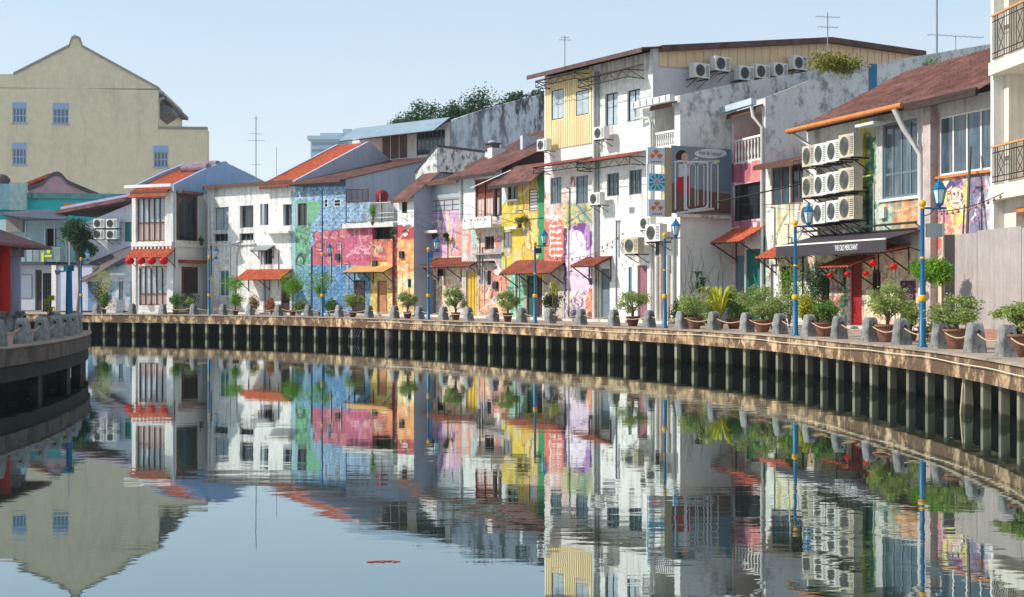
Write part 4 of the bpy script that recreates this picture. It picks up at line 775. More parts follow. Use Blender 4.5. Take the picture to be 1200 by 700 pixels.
# --- loggia house beside it
F = Frame(F9.world(F9.L + .02, 0, 0), bankp(797, 5.0)[0]); H = House('loggia_house', 'narrow white house with a shaded upper loggia and white balusters', 'house', F, GRP)
ze = F.z(780, 115)
a, b, c, d = F.rect(767, 122, 790.5, 173); H.ops.append((max(a, .05), b, c, d, 1.6))
for x0, x1 in ((768, 774), (779, 784), (788, 793)): H.window(x0, 262, x1, 300, FRG, GLASSD, 1, depth=.12, bw=.04) if x0 < 770 else None
H.door(781, 318, 790, 376, mat('pale_door', C(206, 190, 176), .7, .15), FRG, panels=1)
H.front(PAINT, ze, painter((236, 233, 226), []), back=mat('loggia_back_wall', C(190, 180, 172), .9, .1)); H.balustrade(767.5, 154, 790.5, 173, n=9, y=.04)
p = [(0, ze)] + [F.side(x, y) for x, y in ((850, 100), (945, 84), (1015, 72))]; 
H.shell([(a_, b_ - .3) for a_, b_ in p], SIDEW, roof=DARKR, over=.3, par=.3, left=False)
MB().box(-.9, F.L + .02, -.62, -.32, ze - .32, ze - .02).build('gutter', FRW, H.o); m = MB()
for k in range(6): u = -.9 + (F.L + .9) * (k + .5) / 6; m.box(u - .02, u + .02, -.65, -.62, ze - .3, ze - .04)
m.build('gutter_bracket', FRG, H.o)
m = MB(); m.tube([(-.85, -.45, ze - .3), (-.85, -.4, ze - .75), (-.1, -.2, ze - .8), (.0, -.12, ze - 1.1), (.0, -.12, 0)], .07, 7); m.build('drainpipe', PIPE, H.o)
for i, (x0, r) in enumerate(((772, .09), (777, .08), (785.5, .12), (791, .08))): H.pipe([(x0, 262 if i % 2 else 300), (x0, 376)], r, PIPE if i != 1 else mat('rusty_pipe', C(206, 178, 164), .7, .2))
MB().box(0, F.L, -.7, 0, -.12, 0).build('doorstep', OLDW, H.o)
F10 = F; H10 = H
# cracks of dry vine on its side wall
m = MB(); rn = random.Random(8)
for k in range(11):
    y = .3 + rn.random() * 2.2; z = rn.random() * 1.0; pts = [(F.L + .012, y, z)]
    for _ in range(7): y += rn.uniform(-.22, .22); z += rn.uniform(.2, .55); pts.append((F.L + .012, max(.05, min(2.5, y)), min(z, 3.4)))
    m.tube(pts, .012, 4, .004)
tag(m.build('dry_vine', BARK, None, F.loc, F.rz), 'thin dry vine stems clinging to the rough wall below the billboard', 'vine')

# --- pink loggia house, set back
S1 = F10.side(857, 300)[0]; Apt = F10.world(F10.L + .02, S1, 0); B_, _a = bankp(897, 7.4)
F = Frame(Apt, B_); H = House('pink_loggia_house', 'pink banded house with white baluster loggia and orange tiled awning', 'house', F, GRP)
ze = F.z(875, 121)
a, b, c, d = F.rect(860, 128, 893, 190); H.ops.append((.22, b, c, d, 1.7))
H.window(858.5, 215, 892, 258, FRD, GLASSD, 4, depth=.25); H.door(861, 300, 872, 384, mat('blue_grey_door', C(110, 140, 158), .7, .15), FRG, panels=3); H.door(873.5, 292, 891, 384, mat('teal_door', C(30, 112, 106), .6, .2), mat('teal_door', None), panels=2)
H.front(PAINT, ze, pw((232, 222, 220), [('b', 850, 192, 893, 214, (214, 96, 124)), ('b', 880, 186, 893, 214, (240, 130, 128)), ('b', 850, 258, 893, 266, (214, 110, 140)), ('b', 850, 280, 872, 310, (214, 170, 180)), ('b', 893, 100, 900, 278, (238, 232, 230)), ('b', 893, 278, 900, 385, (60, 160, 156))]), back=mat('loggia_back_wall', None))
H.balustrade(859.5, 161, 893, 190, n=9, y=.03)
p = [(0, ze)] + [F.side(x, y) for x, y in ((950, 94), (1050, 70), (1165, 51))]
H.shell([(a_, b_ - .3) for a_, b_ in p], SIDEW, roof=DARKR, over=.35, par=.3, left=False)
MB().box(-.3, F.L - .15, -.62, -.36, ze - .3, ze - .02).build('gutter', mat('pale_blue_gutter', C(190, 206, 220), .6, .15), H.o); m = MB()
m.tube([(F.L - .35, -.5, ze - .3), (F.L - .33, -.45, ze - .8), (F.L - .1, -.12, ze - 1.3), (F.L - .1, -.12, 0)], .08, 7); m.build('drainpipe', PIPE, H.o)
H.awning(862, 897, 265, 283, 1.3, TILE, 'tile', 2); MB().box(0, F.L, -.7, 0, -.12, 0).build('doorstep', OLDW, H.o)
a, b = F.side(1018, 90)[0], F.side(1027, 90)[0]
MB().box(F.L + .003, F.L + .05, a, b, F.side(1022, 125)[1], F.side(1022, 75)[1]).build('blue_flue', BLUEP, H.o)
F11 = F

clutter(H, 9, 2, top=6)
# --- brown window house
F = Frame(F11.world(F11.L + .02, .0, 0), bankp(945, 7.4)[0]); H = House('brown_window_house', 'low house with row of dark brown windows under a rusty lean-to roof', 'house', F, GRP)
ze = F.z(920, 190)
H.window(904, 196, 925, 240, FRB, GLASS, 2, depth=.2, label='wide brown framed window at the left'); H.window(926, 192, 943, 238, FRB, GLASSD, 2, depth=.2); H.window(934, 247, 945, 262, FRW, GLASSL, 2, depth=.1)
H.door(903, 310, 912, 384, FRW, FRG, panels=3); H.window(916, 312, 926, 345, FRB, DARKIN, 2, depth=.15)
H.front(PAINT, ze, pw((226, 224, 214), [('p', [(908, 240), (930, 240), (936, 280), (920, 296), (906, 280)], (222, 224, 176)), ('n', 897, 240, 946, 300, (3, 3), (190, 220, 180), .25, .5), ('e', 914, 258, 4, 12, (236, 206, 110)), ('l', (905, 290), (922, 250), 1, (150, 160, 110)), ('n', 897, 240, 946, 300, (8, 1), (240, 240, 232), .3, .55), ('b', 897, 300, 946, 390, (222, 214, 204)), ('n', 897, 300, 946, 390, (1, 3), (150, 140, 134), .35, .55), ('n', 925, 240, 946, 300, (1, 9), (236, 120, 70), .3, .6), ('s', 897, 240, 946, 380, 60, [(200, 214, 120), (240, 240, 220), (110, 130, 110), (120, 110, 110), (236, 200, 110)], .7, 15)]))
p = [(0, ze), (3.6, ze + .75)]
H.shell(p, SIDEW, roof=RUST, over=.7, left=False); MB().box(0, F.L, -.7, 0, -.12, 0).build('doorstep', OLDW, H.o)
H.awning(908, 944, 288, 301, 1.1, TILE, 'tile', 2)
F12 = F

clutter(H, 10, 4, top=6)
# --- corner merchant house, long with red-brown roof
F = Frame(F12.world(F12.L + .02, 0, 0), bankp(1167, 7.2)[0]); H = House('merchant_house', 'long mural-painted shop house with rusty roof and black canopy over red door', 'house', F, GRP)
ze = F.z(1050, 122)
H.window(1034, 142, 1075, 231, FRG, GLASS, 4, 2, depth=.2, bw=.08, rows=[.32]); H.window(1099, 131, 1164, 202, FRW, GLASS, 4, depth=.2, bw=.07)
H.door(996, 306, 1010, 386, mat('red_door', C(160, 38, 46), .5, .15), mat('red_door', None), panels=4); H.window(1055.5, 329, 1073, 368, mat('purple_frame', C(90, 40, 84), .6, .2), mat('purple_shutter', C(110, 50, 100), .6, .25, 2, 20, .3), 3, depth=.1)
H.window(962, 325, 972, 360, FRB, DARKIN, 2, depth=.15); H.window(1022, 318, 1032, 345, FRB, DARKIN, 2, depth=.15)
sh = [('b', 940, 130, 1012, 290, (220, 216, 204)), ('b', 1008, 130, 1018, 240, (232, 216, 60)), ('b', 1014, 160, 1026, 290, (62, 140, 110)), ('n', 1006, 150, 1026, 240, (2, 2), (236, 220, 70), .22, .55), ('n', 1006, 230, 1030, 300, (2, 9), (30, 110, 110), .3, .5), ('b', 1026, 130, 1035, 290, (196, 196, 190)),
      ('b', 1030, 233, 1084, 275, (170, 206, 180)), ('p', [(1046, 235), (1086, 232), (1086, 275), (1044, 275)], (230, 176, 120)), ('n', 1044, 232, 1086, 275, (5, 5), (226, 120, 60), .3, .52), ('n', 1030, 232, 1056, 275, (3, 9), (84, 170, 150), .25, .5), ('b', 1074, 110, 1088, 200, (214, 206, 200)),
      ('b', 1086, 130, 1100, 330, (214, 140, 150)), ('n', 1086, 130, 1100, 330, (6, 9), (200, 196, 204), .2, .5), ('b', 1098, 200, 1168, 330, (226, 150, 176)), ('n', 1086, 240, 1118, 330, (1, 2), (236, 110, 76), .12, .45), ('n', 1086, 200, 1130, 260, (4, 1), (236, 160, 204), .2, .5),
      ('p', [(1100, 205), (1112, 202), (1124, 222), (1136, 204), (1134, 250), (1118, 270), (1108, 240)], (240, 226, 120)), ('l', (1104, 206), (1122, 236), 2.4, (250, 242, 180)), ('l', (1134, 206), (1120, 240), 2.6, (248, 232, 130)), ('l', (1112, 236), (1134, 262), 2, (246, 214, 90)), ('n', 1118, 232, 1140, 300, (3, 6), (230, 206, 110), .25, .55), ('e', 1128, 210, 6, 6, (180, 150, 170), .4),
      ('p', [(1136, 196), (1156, 194), (1154, 290), (1136, 292)], (126, 116, 150)), ('n', 1134, 196, 1156, 290, (4, 4), (170, 160, 184), .25, .5), ('b', 1154, 194, 1168, 330, (206, 206, 214)), ('e', 1160, 214, 3, 12, (120, 120, 130), .4), ('n', 1150, 200, 1168, 300, (3, 4), (130, 126, 140), .3, .6), ('p', [(1088, 320), (1090, 268), (1096, 290), (1102, 262), (1108, 300), (1116, 270), (1120, 330)], (240, 104, 66)),
      ('b', 944, 296, 1168, 400, (226, 206, 168)), ('n', 944, 296, 1168, 400, (7, 7), (196, 150, 120), .25, .55), ('p', [(964, 330), (972, 318), (982, 330), (984, 360), (974, 385), (962, 385)], (214, 110, 96)), ('e', 976, 340, 5, 14, (240, 196, 190)), ('b', 984, 312, 995, 390, (90, 160, 120)), ('b', 992, 306, 995.5, 390, (220, 220, 210)), ('n', 1012, 300, 1056, 390, (3, 3), (240, 226, 180), .3, .5), ('b', 944, 310, 962, 390, (120, 150, 130)), ('n', 944, 310, 962, 390, (3, 3), (206, 200, 160), .3, .5), ('s', 944, 300, 1056, 390, 110, [(120, 80, 60), (240, 220, 170), (210, 120, 90), (90, 140, 110), (250, 240, 220), (90, 70, 60)], .9, 16), ('e', 1120, 232, 9, 14, (250, 214, 190)), ('e', 1120, 232, 9, 14, (90, 60, 100), .84), ('e', 1117, 228, 1.6, 1.8, (50, 40, 70)), ('e', 1124, 227, 1.6, 1.8, (50, 40, 70)), ('l', (1116, 239), (1125, 238), .7, (190, 50, 60)), ('p', [(1108, 226), (1112, 212), (1126, 210), (1132, 222), (1124, 217), (1114, 219)], (90, 70, 150)), ('e', 1146, 240, 7, 20, (90, 80, 130), .7), ('l', (1140, 256), (1152, 224), .9, (230, 230, 240)), ('e', 1100, 290, 8, 14, (250, 200, 120), .6), ('s', 1086, 200, 1168, 325, 70, [(250, 236, 150), (236, 110, 80), (220, 130, 190), (140, 120, 170), (250, 250, 240), (200, 90, 90), (110, 170, 170)], .9, 17), ('s', 1028, 234, 1086, 274, 50, [(220, 110, 60), (90, 170, 150), (250, 220, 180), (240, 160, 90)], .8, 18), ('s', 1006, 150, 1028, 290, 24, [(240, 226, 80), (30, 100, 90), (110, 190, 120), (30, 50, 50)], .9, 19)]
H.front(PAINT, ze, pw((206, 198, 192), sh, warp=1.6))
p = [(0, ze), (5, ze + 2.5), (9.6, ze)]
H.shell(p, SIDEW, roof=RUST, kind='tile', over=.9, left=True, fasc=None)
MB().tube([(0, -.95, ze - .32), (F.u(1083), -.95, ze - .32)], .1, 8).build('gutter', mat('orange_gutter', C(206, 128, 66), .6, .2, 2, 14, .1), H.o); m = MB()
m.box(F.u(1084), F.L + .1, -.9, -.8, ze - .55, ze - .28); m.box(0, F.L, -.02, .0, ze - .3, ze - .1); m.build('fascia', DARKW, H.o)
a = F.u(1076); m = MB(); m.tube([(a - .1, -.95, ze - .4), (a - .05, -.6, ze - 1.1), (a + .35, -.13, ze - 2.1), (a + .35, -.13, 1.0)], .11, 9); m.build('drainpipe', PIPE, H.o)
m = MB(); m.tube([(F.u(947), -.8, ze - .4), (F.u(962), -.15, ze - 1.2), (F.u(962), -.12, ze - 3)], .08, 8); m.build('drainpipe', PIPE, H.o)
H.slab(1030, 232, 1078, 235, .08); H.slab(1096, 203, 1166, 206, .12, mat('orange_gutter', None), 'window_ledge')
MB().box(F.u(1024), F.u(1046), -.85, -.3, ze - .75, ze - .65).build('lamp_bracket', FRW, H.o)
a = F.u(1089), F.u(1098); MB().box(a[0], a[1], -.28, -.003, 0, ze - .3).build('pilaster', mat('pinkish_column', C(190, 176, 170), .9, .3, 2, 14, .3, grime=.5, gth=.56, gcol=C(180, 104, 88)), H.o)
# the black canopy with its lettering
ca = thing('shop_canopy', 'black fabric canopy lettered THE OLD MERCHANT above the red door', 'canopy', F.loc, F.rz)
BLK = mat('black_canvas', C(66, 60, 66), .8, .15, 2, 20, .2); u0, u1 = F.u(952), F.u(1086); zt = F.z(1010, 281); zf = F.z(1010, 291, -1.7); zv = F.z(1000, 300, -1.7) 
px_ = 1000; pr_ = 1.7
zf = F.z(985, 283.5, -pr_); zv = F.z(985, 298, -pr_); m = MB(); m.prism([(u0, -.02, zt + .25), (u0, -pr_, zf), (u0, -pr_, zf - .03), (u0, -.02, zt + .2)], (u1 - u0, 0, 0)); m.build('awning_sheet', BLK, ca)
MB().box(u0, u1, -pr_ - .03, -pr_ - .002, zv, zf - .03).build('valance', BLK, ca); MB().box(u0, u1, -pr_ - .05, -pr_ - .002, zf - .028, zf + .03).build('front_bar', FRW, ca)
m = MB(); m.box(u0, u1, -.5, -.42, zt + .42, zt + .5); m.box(u0, u1, -.12, -.02, zt + .22, zt + .3); m.build('top_rail', IRON, ca)
for k in range(5): u = u0 + .1 + (u1 - u0 - .2) * k / 4; MB().bar((u, -.02, zt - .6), (u, -pr_ + .05, zf - .05), .03).bar((u, -.02, zt + .2), (u, -.45, zt + .45), .03).build('arm', IRON, ca)
uT = (F.u(979, -pr_) + F.u(1006, -pr_)) / 2; wT = F.u(1006, -pr_) - F.u(979, -pr_)
textmesh('lettering', 'THE OLD MERCHANT', .3, mat('white_lettering', C(240, 240, 240), .7, .03), ca, Matrix.Translation((uT, -pr_ - .034, (zv + zf) / 2 - .01)) @ Matrix.Rotation(rad(90), 4, 'X'), fit=wT)
H.awning(988, 1027, 299, 312, 1.25, TILE, 'tile', 2); H.awning(1028, 1068, 288, 295, 1.2, TILE, 'tile', 2)
MB().box(0, F.L, -.7, 0, -.12, 0).build('doorstep', OLDW, H.o)
F13 = F; H13 = H; Z13 = ze

clutter(H, 11, 8, top=8)
# --- balcony block at the right edge
F = Frame(bankp(1177, 6.3)[0], bankp(1430, 6.0)[0]); H = House('balcony_block', 'cream apartment block with patterned iron balcony railings at the right edge', 'apartment block', F, GRP)
ztop = F.z(1185, -140); zs = []
for (yt, yb) in ((71, 86), (217, 234)): zs.append((F.z(1185, yb), F.z(1185, yt)))
zs.append((F.z(1185, -62), F.z(1185, -76)))
for z0, z1 in [(zs[0][0], zs[1][1]), (zs[2][0], zs[0][1]), (zs[1][0], 0)]:
    pass
CR = plaster('cream_plaster', 226, 218, 204, grime=.35, gth=.6)
for z1, z0 in ((zs[0][0], zs[1][1]), (zs[2][0], zs[0][1])): H.ops.append((.3, F.L - .3, z0 + .1, z1, 1.5))
H.ops.append((.8, F.L - .6, .0, zs[1][0] - .4, .4))
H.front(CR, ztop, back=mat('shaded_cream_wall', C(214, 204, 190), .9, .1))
H.shell([(0, ztop), (9, ztop)], CR, roof=GREYW, kind='flat', over=0, left=True)
for z0, z1 in zs: MB().box(-.05, F.L, -.5, -.003, z0, z1).build('balcony_slab', CR, H.o)
for (yt, yb) in ((15, 70), (170, 216)):
    z1, z0 = F.z(1185, yt), F.z(1185, yb); m = MB(); y = -.42; m.box(.05, F.L, y - .05, y + .05, z1 - .06, z1); ra = m.build('handrail', mat('tan_handrail', C(206, 150, 100), .6, .1), H.o); m = MB()
    for z in (z0 + .08, z0 + .25, z1 - .22): m.bar((.05, y, z), (F.L, y, z), .025)
    u = .1; k = 0
    while u < F.L - .2:
        m.bar((u, y, z0 + .06), (u, y, z1 - .06), .022); k += 1
        if k % 6 == 3:
            for s0 in (0, 1): zz_ = np.linspace(z0 + .25, z1 - .22, 9); m.tube([(u + .24 + (.16 if s0 else -.16) * math.cos(math.pi * 2 * i / 8), y, zz_[i]) for i in range(9)], .012, 5)
            u += .48
        else: u += .16
    m.build('railing', IRON, H.o)
MB().box(-.22, -.002, -.35, .1, 0, ztop).build('corner_pier', WHITE, H.o)
m = MB(); m.box(F.u(1176, -.5), F.L, -.1, -.004, zs[1][0] - .45, zs[1][0] - .3); m.build('orange_lintel', mat('orange_gutter', None), H.o)
F14 = F

# ------------------------------------------------------------------ houses and walls rising behind
GB = 'buildings behind the quay houses'
FB = Frame(bankp(413, 15)[0], bankp(527, 14.2)[0]); H = House('rooftop_storey_house', 'rear house with white upper storey, brown shutters and pale blue corrugated awning', 'house', FB, GB)
ze = FB.z(470, 150)
H.window(447, 158, 477.5, 187, FRW, mat('brown_shutter_slats', C(110, 96, 92), .7, .2, 2, 20, .3, wave=('X', 3)), 3, depth=.15); H.window(488, 153, 521.5, 181, FRG, GLASSD, 7, 3, depth=.15)
H.front(WHITE, ze)
H.shell([(0, ze), (10, ze + .25)], WHITE, roof=DARKR, par=0, over=0, fasc=None, left=True)
h_ = [FB.side(x, y) for x, y in ((527.5, 141), (560, 130), (600, 119), (640, 109), (700, 94))]; MB().prism([(FB.L + .21, .01, 0)] + [(FB.L + .21, max(a, .01), b) for a, b in h_] + [(FB.L + .21, h_[-1][0], 0)], (-.2, 0, 0)).build('mouldy_party_wall', MOULDY, H.o)
H.awning(416, 527, 144, 159, 1.6, BLUEC, 'corr', 0, name='corrugated_awning')
H.awning(505, 527, 140, 148, .9, BLUEP, 'flat', 0, name='blue_sheet')
# mottled short block in front of it
A0 = bankp(487, 10.0)[0]; FC = Frame(A0, bankp(512, 10.0)[0]); H = House('mould_streaked_block', 'small windowless block with black mould streaks, its sloping top catching the sun', 'building', FC, GB)
zA = FC.z(487, 203); zB = FC.z(512, 172); zD = FC.side(575, 168)
m = MB(); m.prism([(0, 0, 0), (FC.L, 0, 0), (FC.L, 0, zB), (0, 0, zA)], (0, zD[0], 0)); m.build('block_wall', mat('mouldy_white_block', C(222, 220, 214), .9, .15, 1.3, 9, .4, grime=.95, gth=.49, gcol=MOULD, gsc=(2.2, 2.2, 1.4)), H.o)
m = MB(); m.prism([(-.05, -.05, zA + .003), (FC.L + .05, -.05, zB + .003), (FC.L + .05, -.05, zB + .12), (-.05, -.05, zA + .12)], (0, zD[0] + .1, 0)); m.build('coping', mat('dark_coping', C(90, 84, 84), .9, .3), H.o)
# brown double roof with chimney behind the brown shutter house
FD = Frame(bankp(556, 9.6)[0], bankp(640, 9.2)[0]); H = House('red_roofed_rear_house', 'rear house with long rusty red sheet roof rising behind the shutters', 'house', FD, GB)
ze = FD.z(590, 186); H.front(DARKW, ze); hh = FD.side(700, 120)
H.shell([(0, ze), (5, ze + 2.3), (10, ze)], SIDEW, roof=DARKR, over=.6, par=0, left=True, uov=.2)
cz = FD.z(577, 193, 1.0); 
for k, (uu_, yy_, w_, d_, h_) in enumerate(((1.0, .3, .5, 1.6, .7), (3.2, 1.2, .25, 2.6, .9), (FD.L - .5, .2, .35, 3.4, .8))):
    MB().box(uu_, uu_ + w_, yy_, yy_ + d_, ze + yy_ * .4 - .2, ze + yy_ * .46 + h_).build('parapet_stub', (OLDW, MOULDY, SIDEW)[k], H.o)
m = MB(); rz_ = random.Random(6)
for k in range(22): y_ = .3 + k * .21; m.ball((FD.L - .05, y_, ze + y_ * .46 + .14), .17, .16, .12 + rz_.random() * .06, 7, 5)
m.build('ridge_rubble', OLDW, H.o)
ct = thing('chimney_stack', 'small white chimney with grey cap standing on the rusty roof', 'chimney', FD.world(FD.u(577, 1), 1.0, cz), FD.rz)
MB().box(-.38, .38, -.3, .3, -.5, .85).build('shaft', OLDW, ct); m = MB().box(-.48, .48, -.4, .4, .852, .95); m.box(-.35, .35, -.3, .3, .951, 1.25).box(-.45, .45, -.38, .38, 1.252, 1.33); m.build('cap', mat('dark_coping', None), ct)
MB().ball((0, 0, 1.35), .3, .3, .16, 10, 6).build('cowl', GREYW, ct)

# ------------------------------------------------------------------ the far left
GL = 'buildings at the left'
FG = Frame(Vector(((-60 - 600) / F0 * 140, 140, 0)), Vector(((243 - 600) / F0 * 143, 143, 0))); H = House('large_gabled_building', 'huge plain olive-beige gable-ended building with small pale blue windows', 'building', FG, GL)
def FGp(x, y): return (FG.u(x), 0, FG.z(x, y))
for r in ((14.5, 120, 31, 144), (62, 121, 80.5, 145), (14.5, 167.5, 31, 193), (180, 171, 197, 196)): 
    a, b, c, d = FG.rect(r[0], r[1] + (r[3] - r[1]) * .28, r[2], r[3]); H.window(r[0], r[1] + (r[3] - r[1]) * .28, r[2], r[3], FRBL, GLASS, 4, 2, depth=.2, bw=.12)
    MB().box(a, b, -.06, -.003, d + .01, FG.z((r[0] + r[2]) / 2, r[1])).build('window_hood', FRBL, H.o); MB().box(a - .1, b + .1, -.12, -.003, c - .15, c - .005).build('sill', GREYW, H.o)
z1 = FG.z(90, 150)
ut = FG.u(185.6); zg = FG.z(90, 104); wall(FG, 'front_wall', BEIGE, H.o, 0, ut, 0, zg, H.ops); wall(FG, 'side_wing_wall', BEIGE, H.o, ut, FG.L, 0, z1, H.ops)
m = MB(); P = [FGp(x, y) for x, y in ((-60, 104.02), (185.6, 104.02), (185.6, 104), (96, 54), (93, 45), (88, 43), (84, 45), (81, 54), (16, 87), (-60, 87))]; m.prism(P, (0, .4, 0)); m.build('gable', BEIGE, H.o)
m = MB(); P = [(16, 87), (81, 54), (84, 45), (88, 43), (93, 45), (96, 54), (186.5, 104)]
for (a, b) in zip(P, P[1:]): A = FGp(*a); B = FGp(*b); m.prism([(A[0], -.15, A[2] - .12), (B[0], -.15, B[2] - .12), (B[0], -.15, B[2] + .16), (A[0], -.15, A[2] + .16)], (0, .7, 0))
m.build('coping', mat('grey_coping', C(150, 152, 140), .9, .15), H.o)
u0 = FG.u(185.6); MB().box(u0, FG.L, -.12, .5, z1 + .003, z1 + .3).build('parapet_coping', mat('grey_coping', None), H.o)
MB().box(0, u0, .402, 18, z1, FG.z(90, 100)).build('rear_block', BEIGE, H.o); MB().box(0, u0 - .01, .21, 18, 0, z1 - .01).build('main_block', BEIGE, H.o); MB().box(u0, FG.L, .21, 1.6, 0, z1 - .01).build('wing_block', BEIGE, H.o)
m = MB(); A = FGp(16, 88.5); T = FGp(88, 50); B = FGp(188, 107); yy_ = .5
m.prism([(A[0], yy_, A[2] - .3), (T[0], yy_, T[2] - .5), (B[0] + .6, yy_, B[2] - .5), (B[0] + .6, yy_, B[2] - .9), (A[0], yy_, A[2] - 1.2)], (0, 17, 0)); m.build('roof', mat('dull_roof', C(110, 110, 112), .8, .2), H.o)
MB().tube([FGp(187, 108), FGp(191, 110), FGp(191.5, 115), FGp(187, 117)], .18, 7).build('drainpipe', GREYM, H.o)
a = FGp(186, 118); b = FGp(199, 129); MB().prism([(a[0], 1, a[2]), (b[0], 1, b[2] + .4), (b[0], 1, b[2] - .1), (a[0], 1, a[2] - 1.9)], (0, 5, 0)).build('eave', mat('dull_roof', None), H.o)

# pink gabled shophouse in front of it, with an orange roof slope
FP = Frame(Vector(((30 - 600) / F0 * 112, 112, 0)), Vector(((118 - 600) / F0 * 114, 114, 0))); H = House('pink_gabled_house', 'faded pink house with curved dark-edged gable and orange roof slope', 'house', FP, GL)
def fp(x, y, d=0): return (FP.u(x, d), d, FP.z(x, y, d))
cv = [(33, 223), (50, 217), (57, 209), (62, 206), (68, 205), (73, 208), (79, 215), (95, 222), (117, 231)]
m = MB(); m.prism([fp(33, 300)] + [fp(*c_) for c_ in cv] + [fp(117, 300)], (0, 8, 0)); m.build('gable', mat('faded_pink_plaster', C(196, 150, 156), .9, .2, 1.3, 9, .3, grime=.5, gcol=C(120, 104, 110)), H.o)
m = MB()
for a, b in zip(cv, cv[1:]): A = fp(*a); B = fp(*b); m.prism([(A[0], -.15, A[2] - .05), (B[0], -.15, B[2] - .05), (B[0], -.15, B[2] + .3), (A[0], -.15, A[2] + .3)], (0, .6, 0))
m.build('coping', mat('dark_coping', None), H.o)
m = MB(); A = fp(28, 215, 1.0); B = fp(58, 203, 1.0); m.prism([(A[0], 1, A[2]), (B[0], 1, B[2]), (B[0], 1, B[2] - .25), (A[0], 1, A[2] - .25)], (0, 6, 0)); m.build('roof', TILE, H.o)

# turquoise building
FT = Frame(Vector(((-60 - 600) / F0 * 104, 104, 0)), Vector(((166 - 600) / F0 * 107, 107, 0))); H = House('turquoise_building', 'turquoise walled building with a flat parapet behind the cafe', 'building', FT, GL)
TQ = plaster('turquoise_plaster', 60, 190, 190, grime=.4, gth=.56, gcol=C(70, 110, 116)); zt = FT.z(100, 234)
H.window(74, 238, 92, 246, mat('orange_frame', C(230, 160, 80), .6, .1), mat('orange_frame', None), 2, depth=.1)
H.front(TQ, zt); H.shell([(0, zt), (6, zt)], TQ, roof=GREYW, kind='flat', over=0, left=True, fasc=None)
MB().box(0, FT.L, -.2, .3, zt + .04, zt + .5).build('parapet_coping', mat('aged_turquoise', C(110, 160, 156), .9, .3, 1.5, 10, .3, grime=.6), H.o)
a, b, c, d = FT.rect(13, 215, 33, 247); MB().box(a, b, -.9, -.3, c, d + .0).build('water_tank_screen', mat('pale_lattice', C(176, 200, 196), .8, .25, 3, 20, .3), H.o)
a, b, c, d = FT.rect(-40, 216, 12.5, 246); MB().box(a, b, -.7, -.2, c, d).build('screen_wall', mat('pale_teal', C(150, 190, 200), .8, .25, 3, 20, .3), H.o)
MB().ball((FT.u(2), 0, FT.z(2, 214)), .7, .5, .7, 12, 8).build('finial', mat('dark_coping', None), H.o)

# cafe with canopy and balcony
FK = Frame(bankp(-30, 7)[0], bankp(63, 7)[0]); H = House('cafe_building', 'white two-storey cafe with dark sloping canopy over a glazed terrace', 'cafe', FK, GL)
zf = FK.z(45, 311); zc = FK.z(45, 262)
H.door(41, 316, 49, 369, DARKW, FRG, panels=1); H.window(50, 320, 60, 366, mat('green_grille', C(60, 84, 84), .6, .2), DARKIN, 4, 7, depth=.15, bw=.04); H.window(22, 322, 38, 350, FRG, mat('pale_blue_wall_panel', C(190, 200, 212), .6, .1), 1, depth=.08)
H.front(mat('cafe_wall', C(188, 196, 206), .9, .1, 1.2, 9, .2, grime=.2), zf); MB().box(0, FK.L, -1.1, 7, zf + .003, zf + .25).build('terrace_floor', mat('dark_floor_edge', C(70, 84, 92), .8, .2), H.o)
wall(FK, 'upper_wall', mat('cafe_upper_wall', C(170, 190, 196), .9, .15), H.o, 0, FK.L, zf + .25, zc + .5, [FK.rect(53, 268, 66, 289, 2.5) + (.3,)], y=2.5)
a, b, c, d = FK.rect(8, 252, 28, 272, 2.4); MB().box(a, b, 2.3, 2.45, c, d).build('panel', mat('tan_board', C(150, 140, 134), .8, .2), H.o)
m = MB(); q1, q2, q3, q4 = (FK.u(-30), -1.5, FK.z(-30, 263)), (FK.u(62, -1.2), -1.2, FK.z(62, 262, -1.2)), (FK.u(57, 3), 3, FK.z(57, 246, 3)), (FK.u(-30), 3, FK.z(-30, 254))
m.prism([(FK.u(1, -1.3), -1.3, FK.z(1, 252, -1.3)), (FK.u(28, -1.3), -1.3, FK.z(28, 259, -1.3)), (FK.u(78, -1.3), -1.3, FK.z(78, 258, -1.3)), (FK.u(80, 2.4), 2.4, FK.z(80, 254, 2.4)), (FK.u(54, 3), 3, FK.z(54, 247, 3)), (FK.u(0, 3), 3, FK.z(0, 251, 3))], (0, 0, .12)); m.build('canopy', mat('dark_canopy', C(72, 78, 92), .8, .2), H.o)
for x in (30, 53, 64, 78): MB().tube([(FK.u(x, -1), -1, zf + .2), (FK.u(x, -1), -1, FK.z(x, 258, -1))], .05, 6).build('post', GREYM, H.o)
a = FK.u(20, -1.05); b = FK.u(71, -1.05); MB().box(FK.u(38, -1.05), b, -1.07, -1.04, zf + .28, FK.z(50, 291, -1)).build('glass_screen', mat('smoky_glass', C(128, 144, 148), .2, .15), H.o); m = MB()
m.bar((a, -1.05, FK.z(45, 291, -1)), (b, -1.05, FK.z(45, 291, -1)), .035)
for x in (20, 29, 38, 46, 54, 62, 71): m.bar((FK.u(x, -1.05), -1.08, zf + .25), (FK.u(x, -1.05), -1.08, FK.z(45, 291, -1)), .03)
m.build('railing', GREYM, H.o)
for x0, x1, y0, y1 in ((52.5, 61, 299, 301.5), (55, 59, 293, 297), (49, 51.5, 296, 307)): a, b, c, d = FK.rect(x0, y0, x1, y1, -1.1); MB().box(a, b, -1.13, -1.075, c, d).build('yellow_sign_mark', mat('yellow_mark', C(210, 226, 70), .6, .1), H.o)
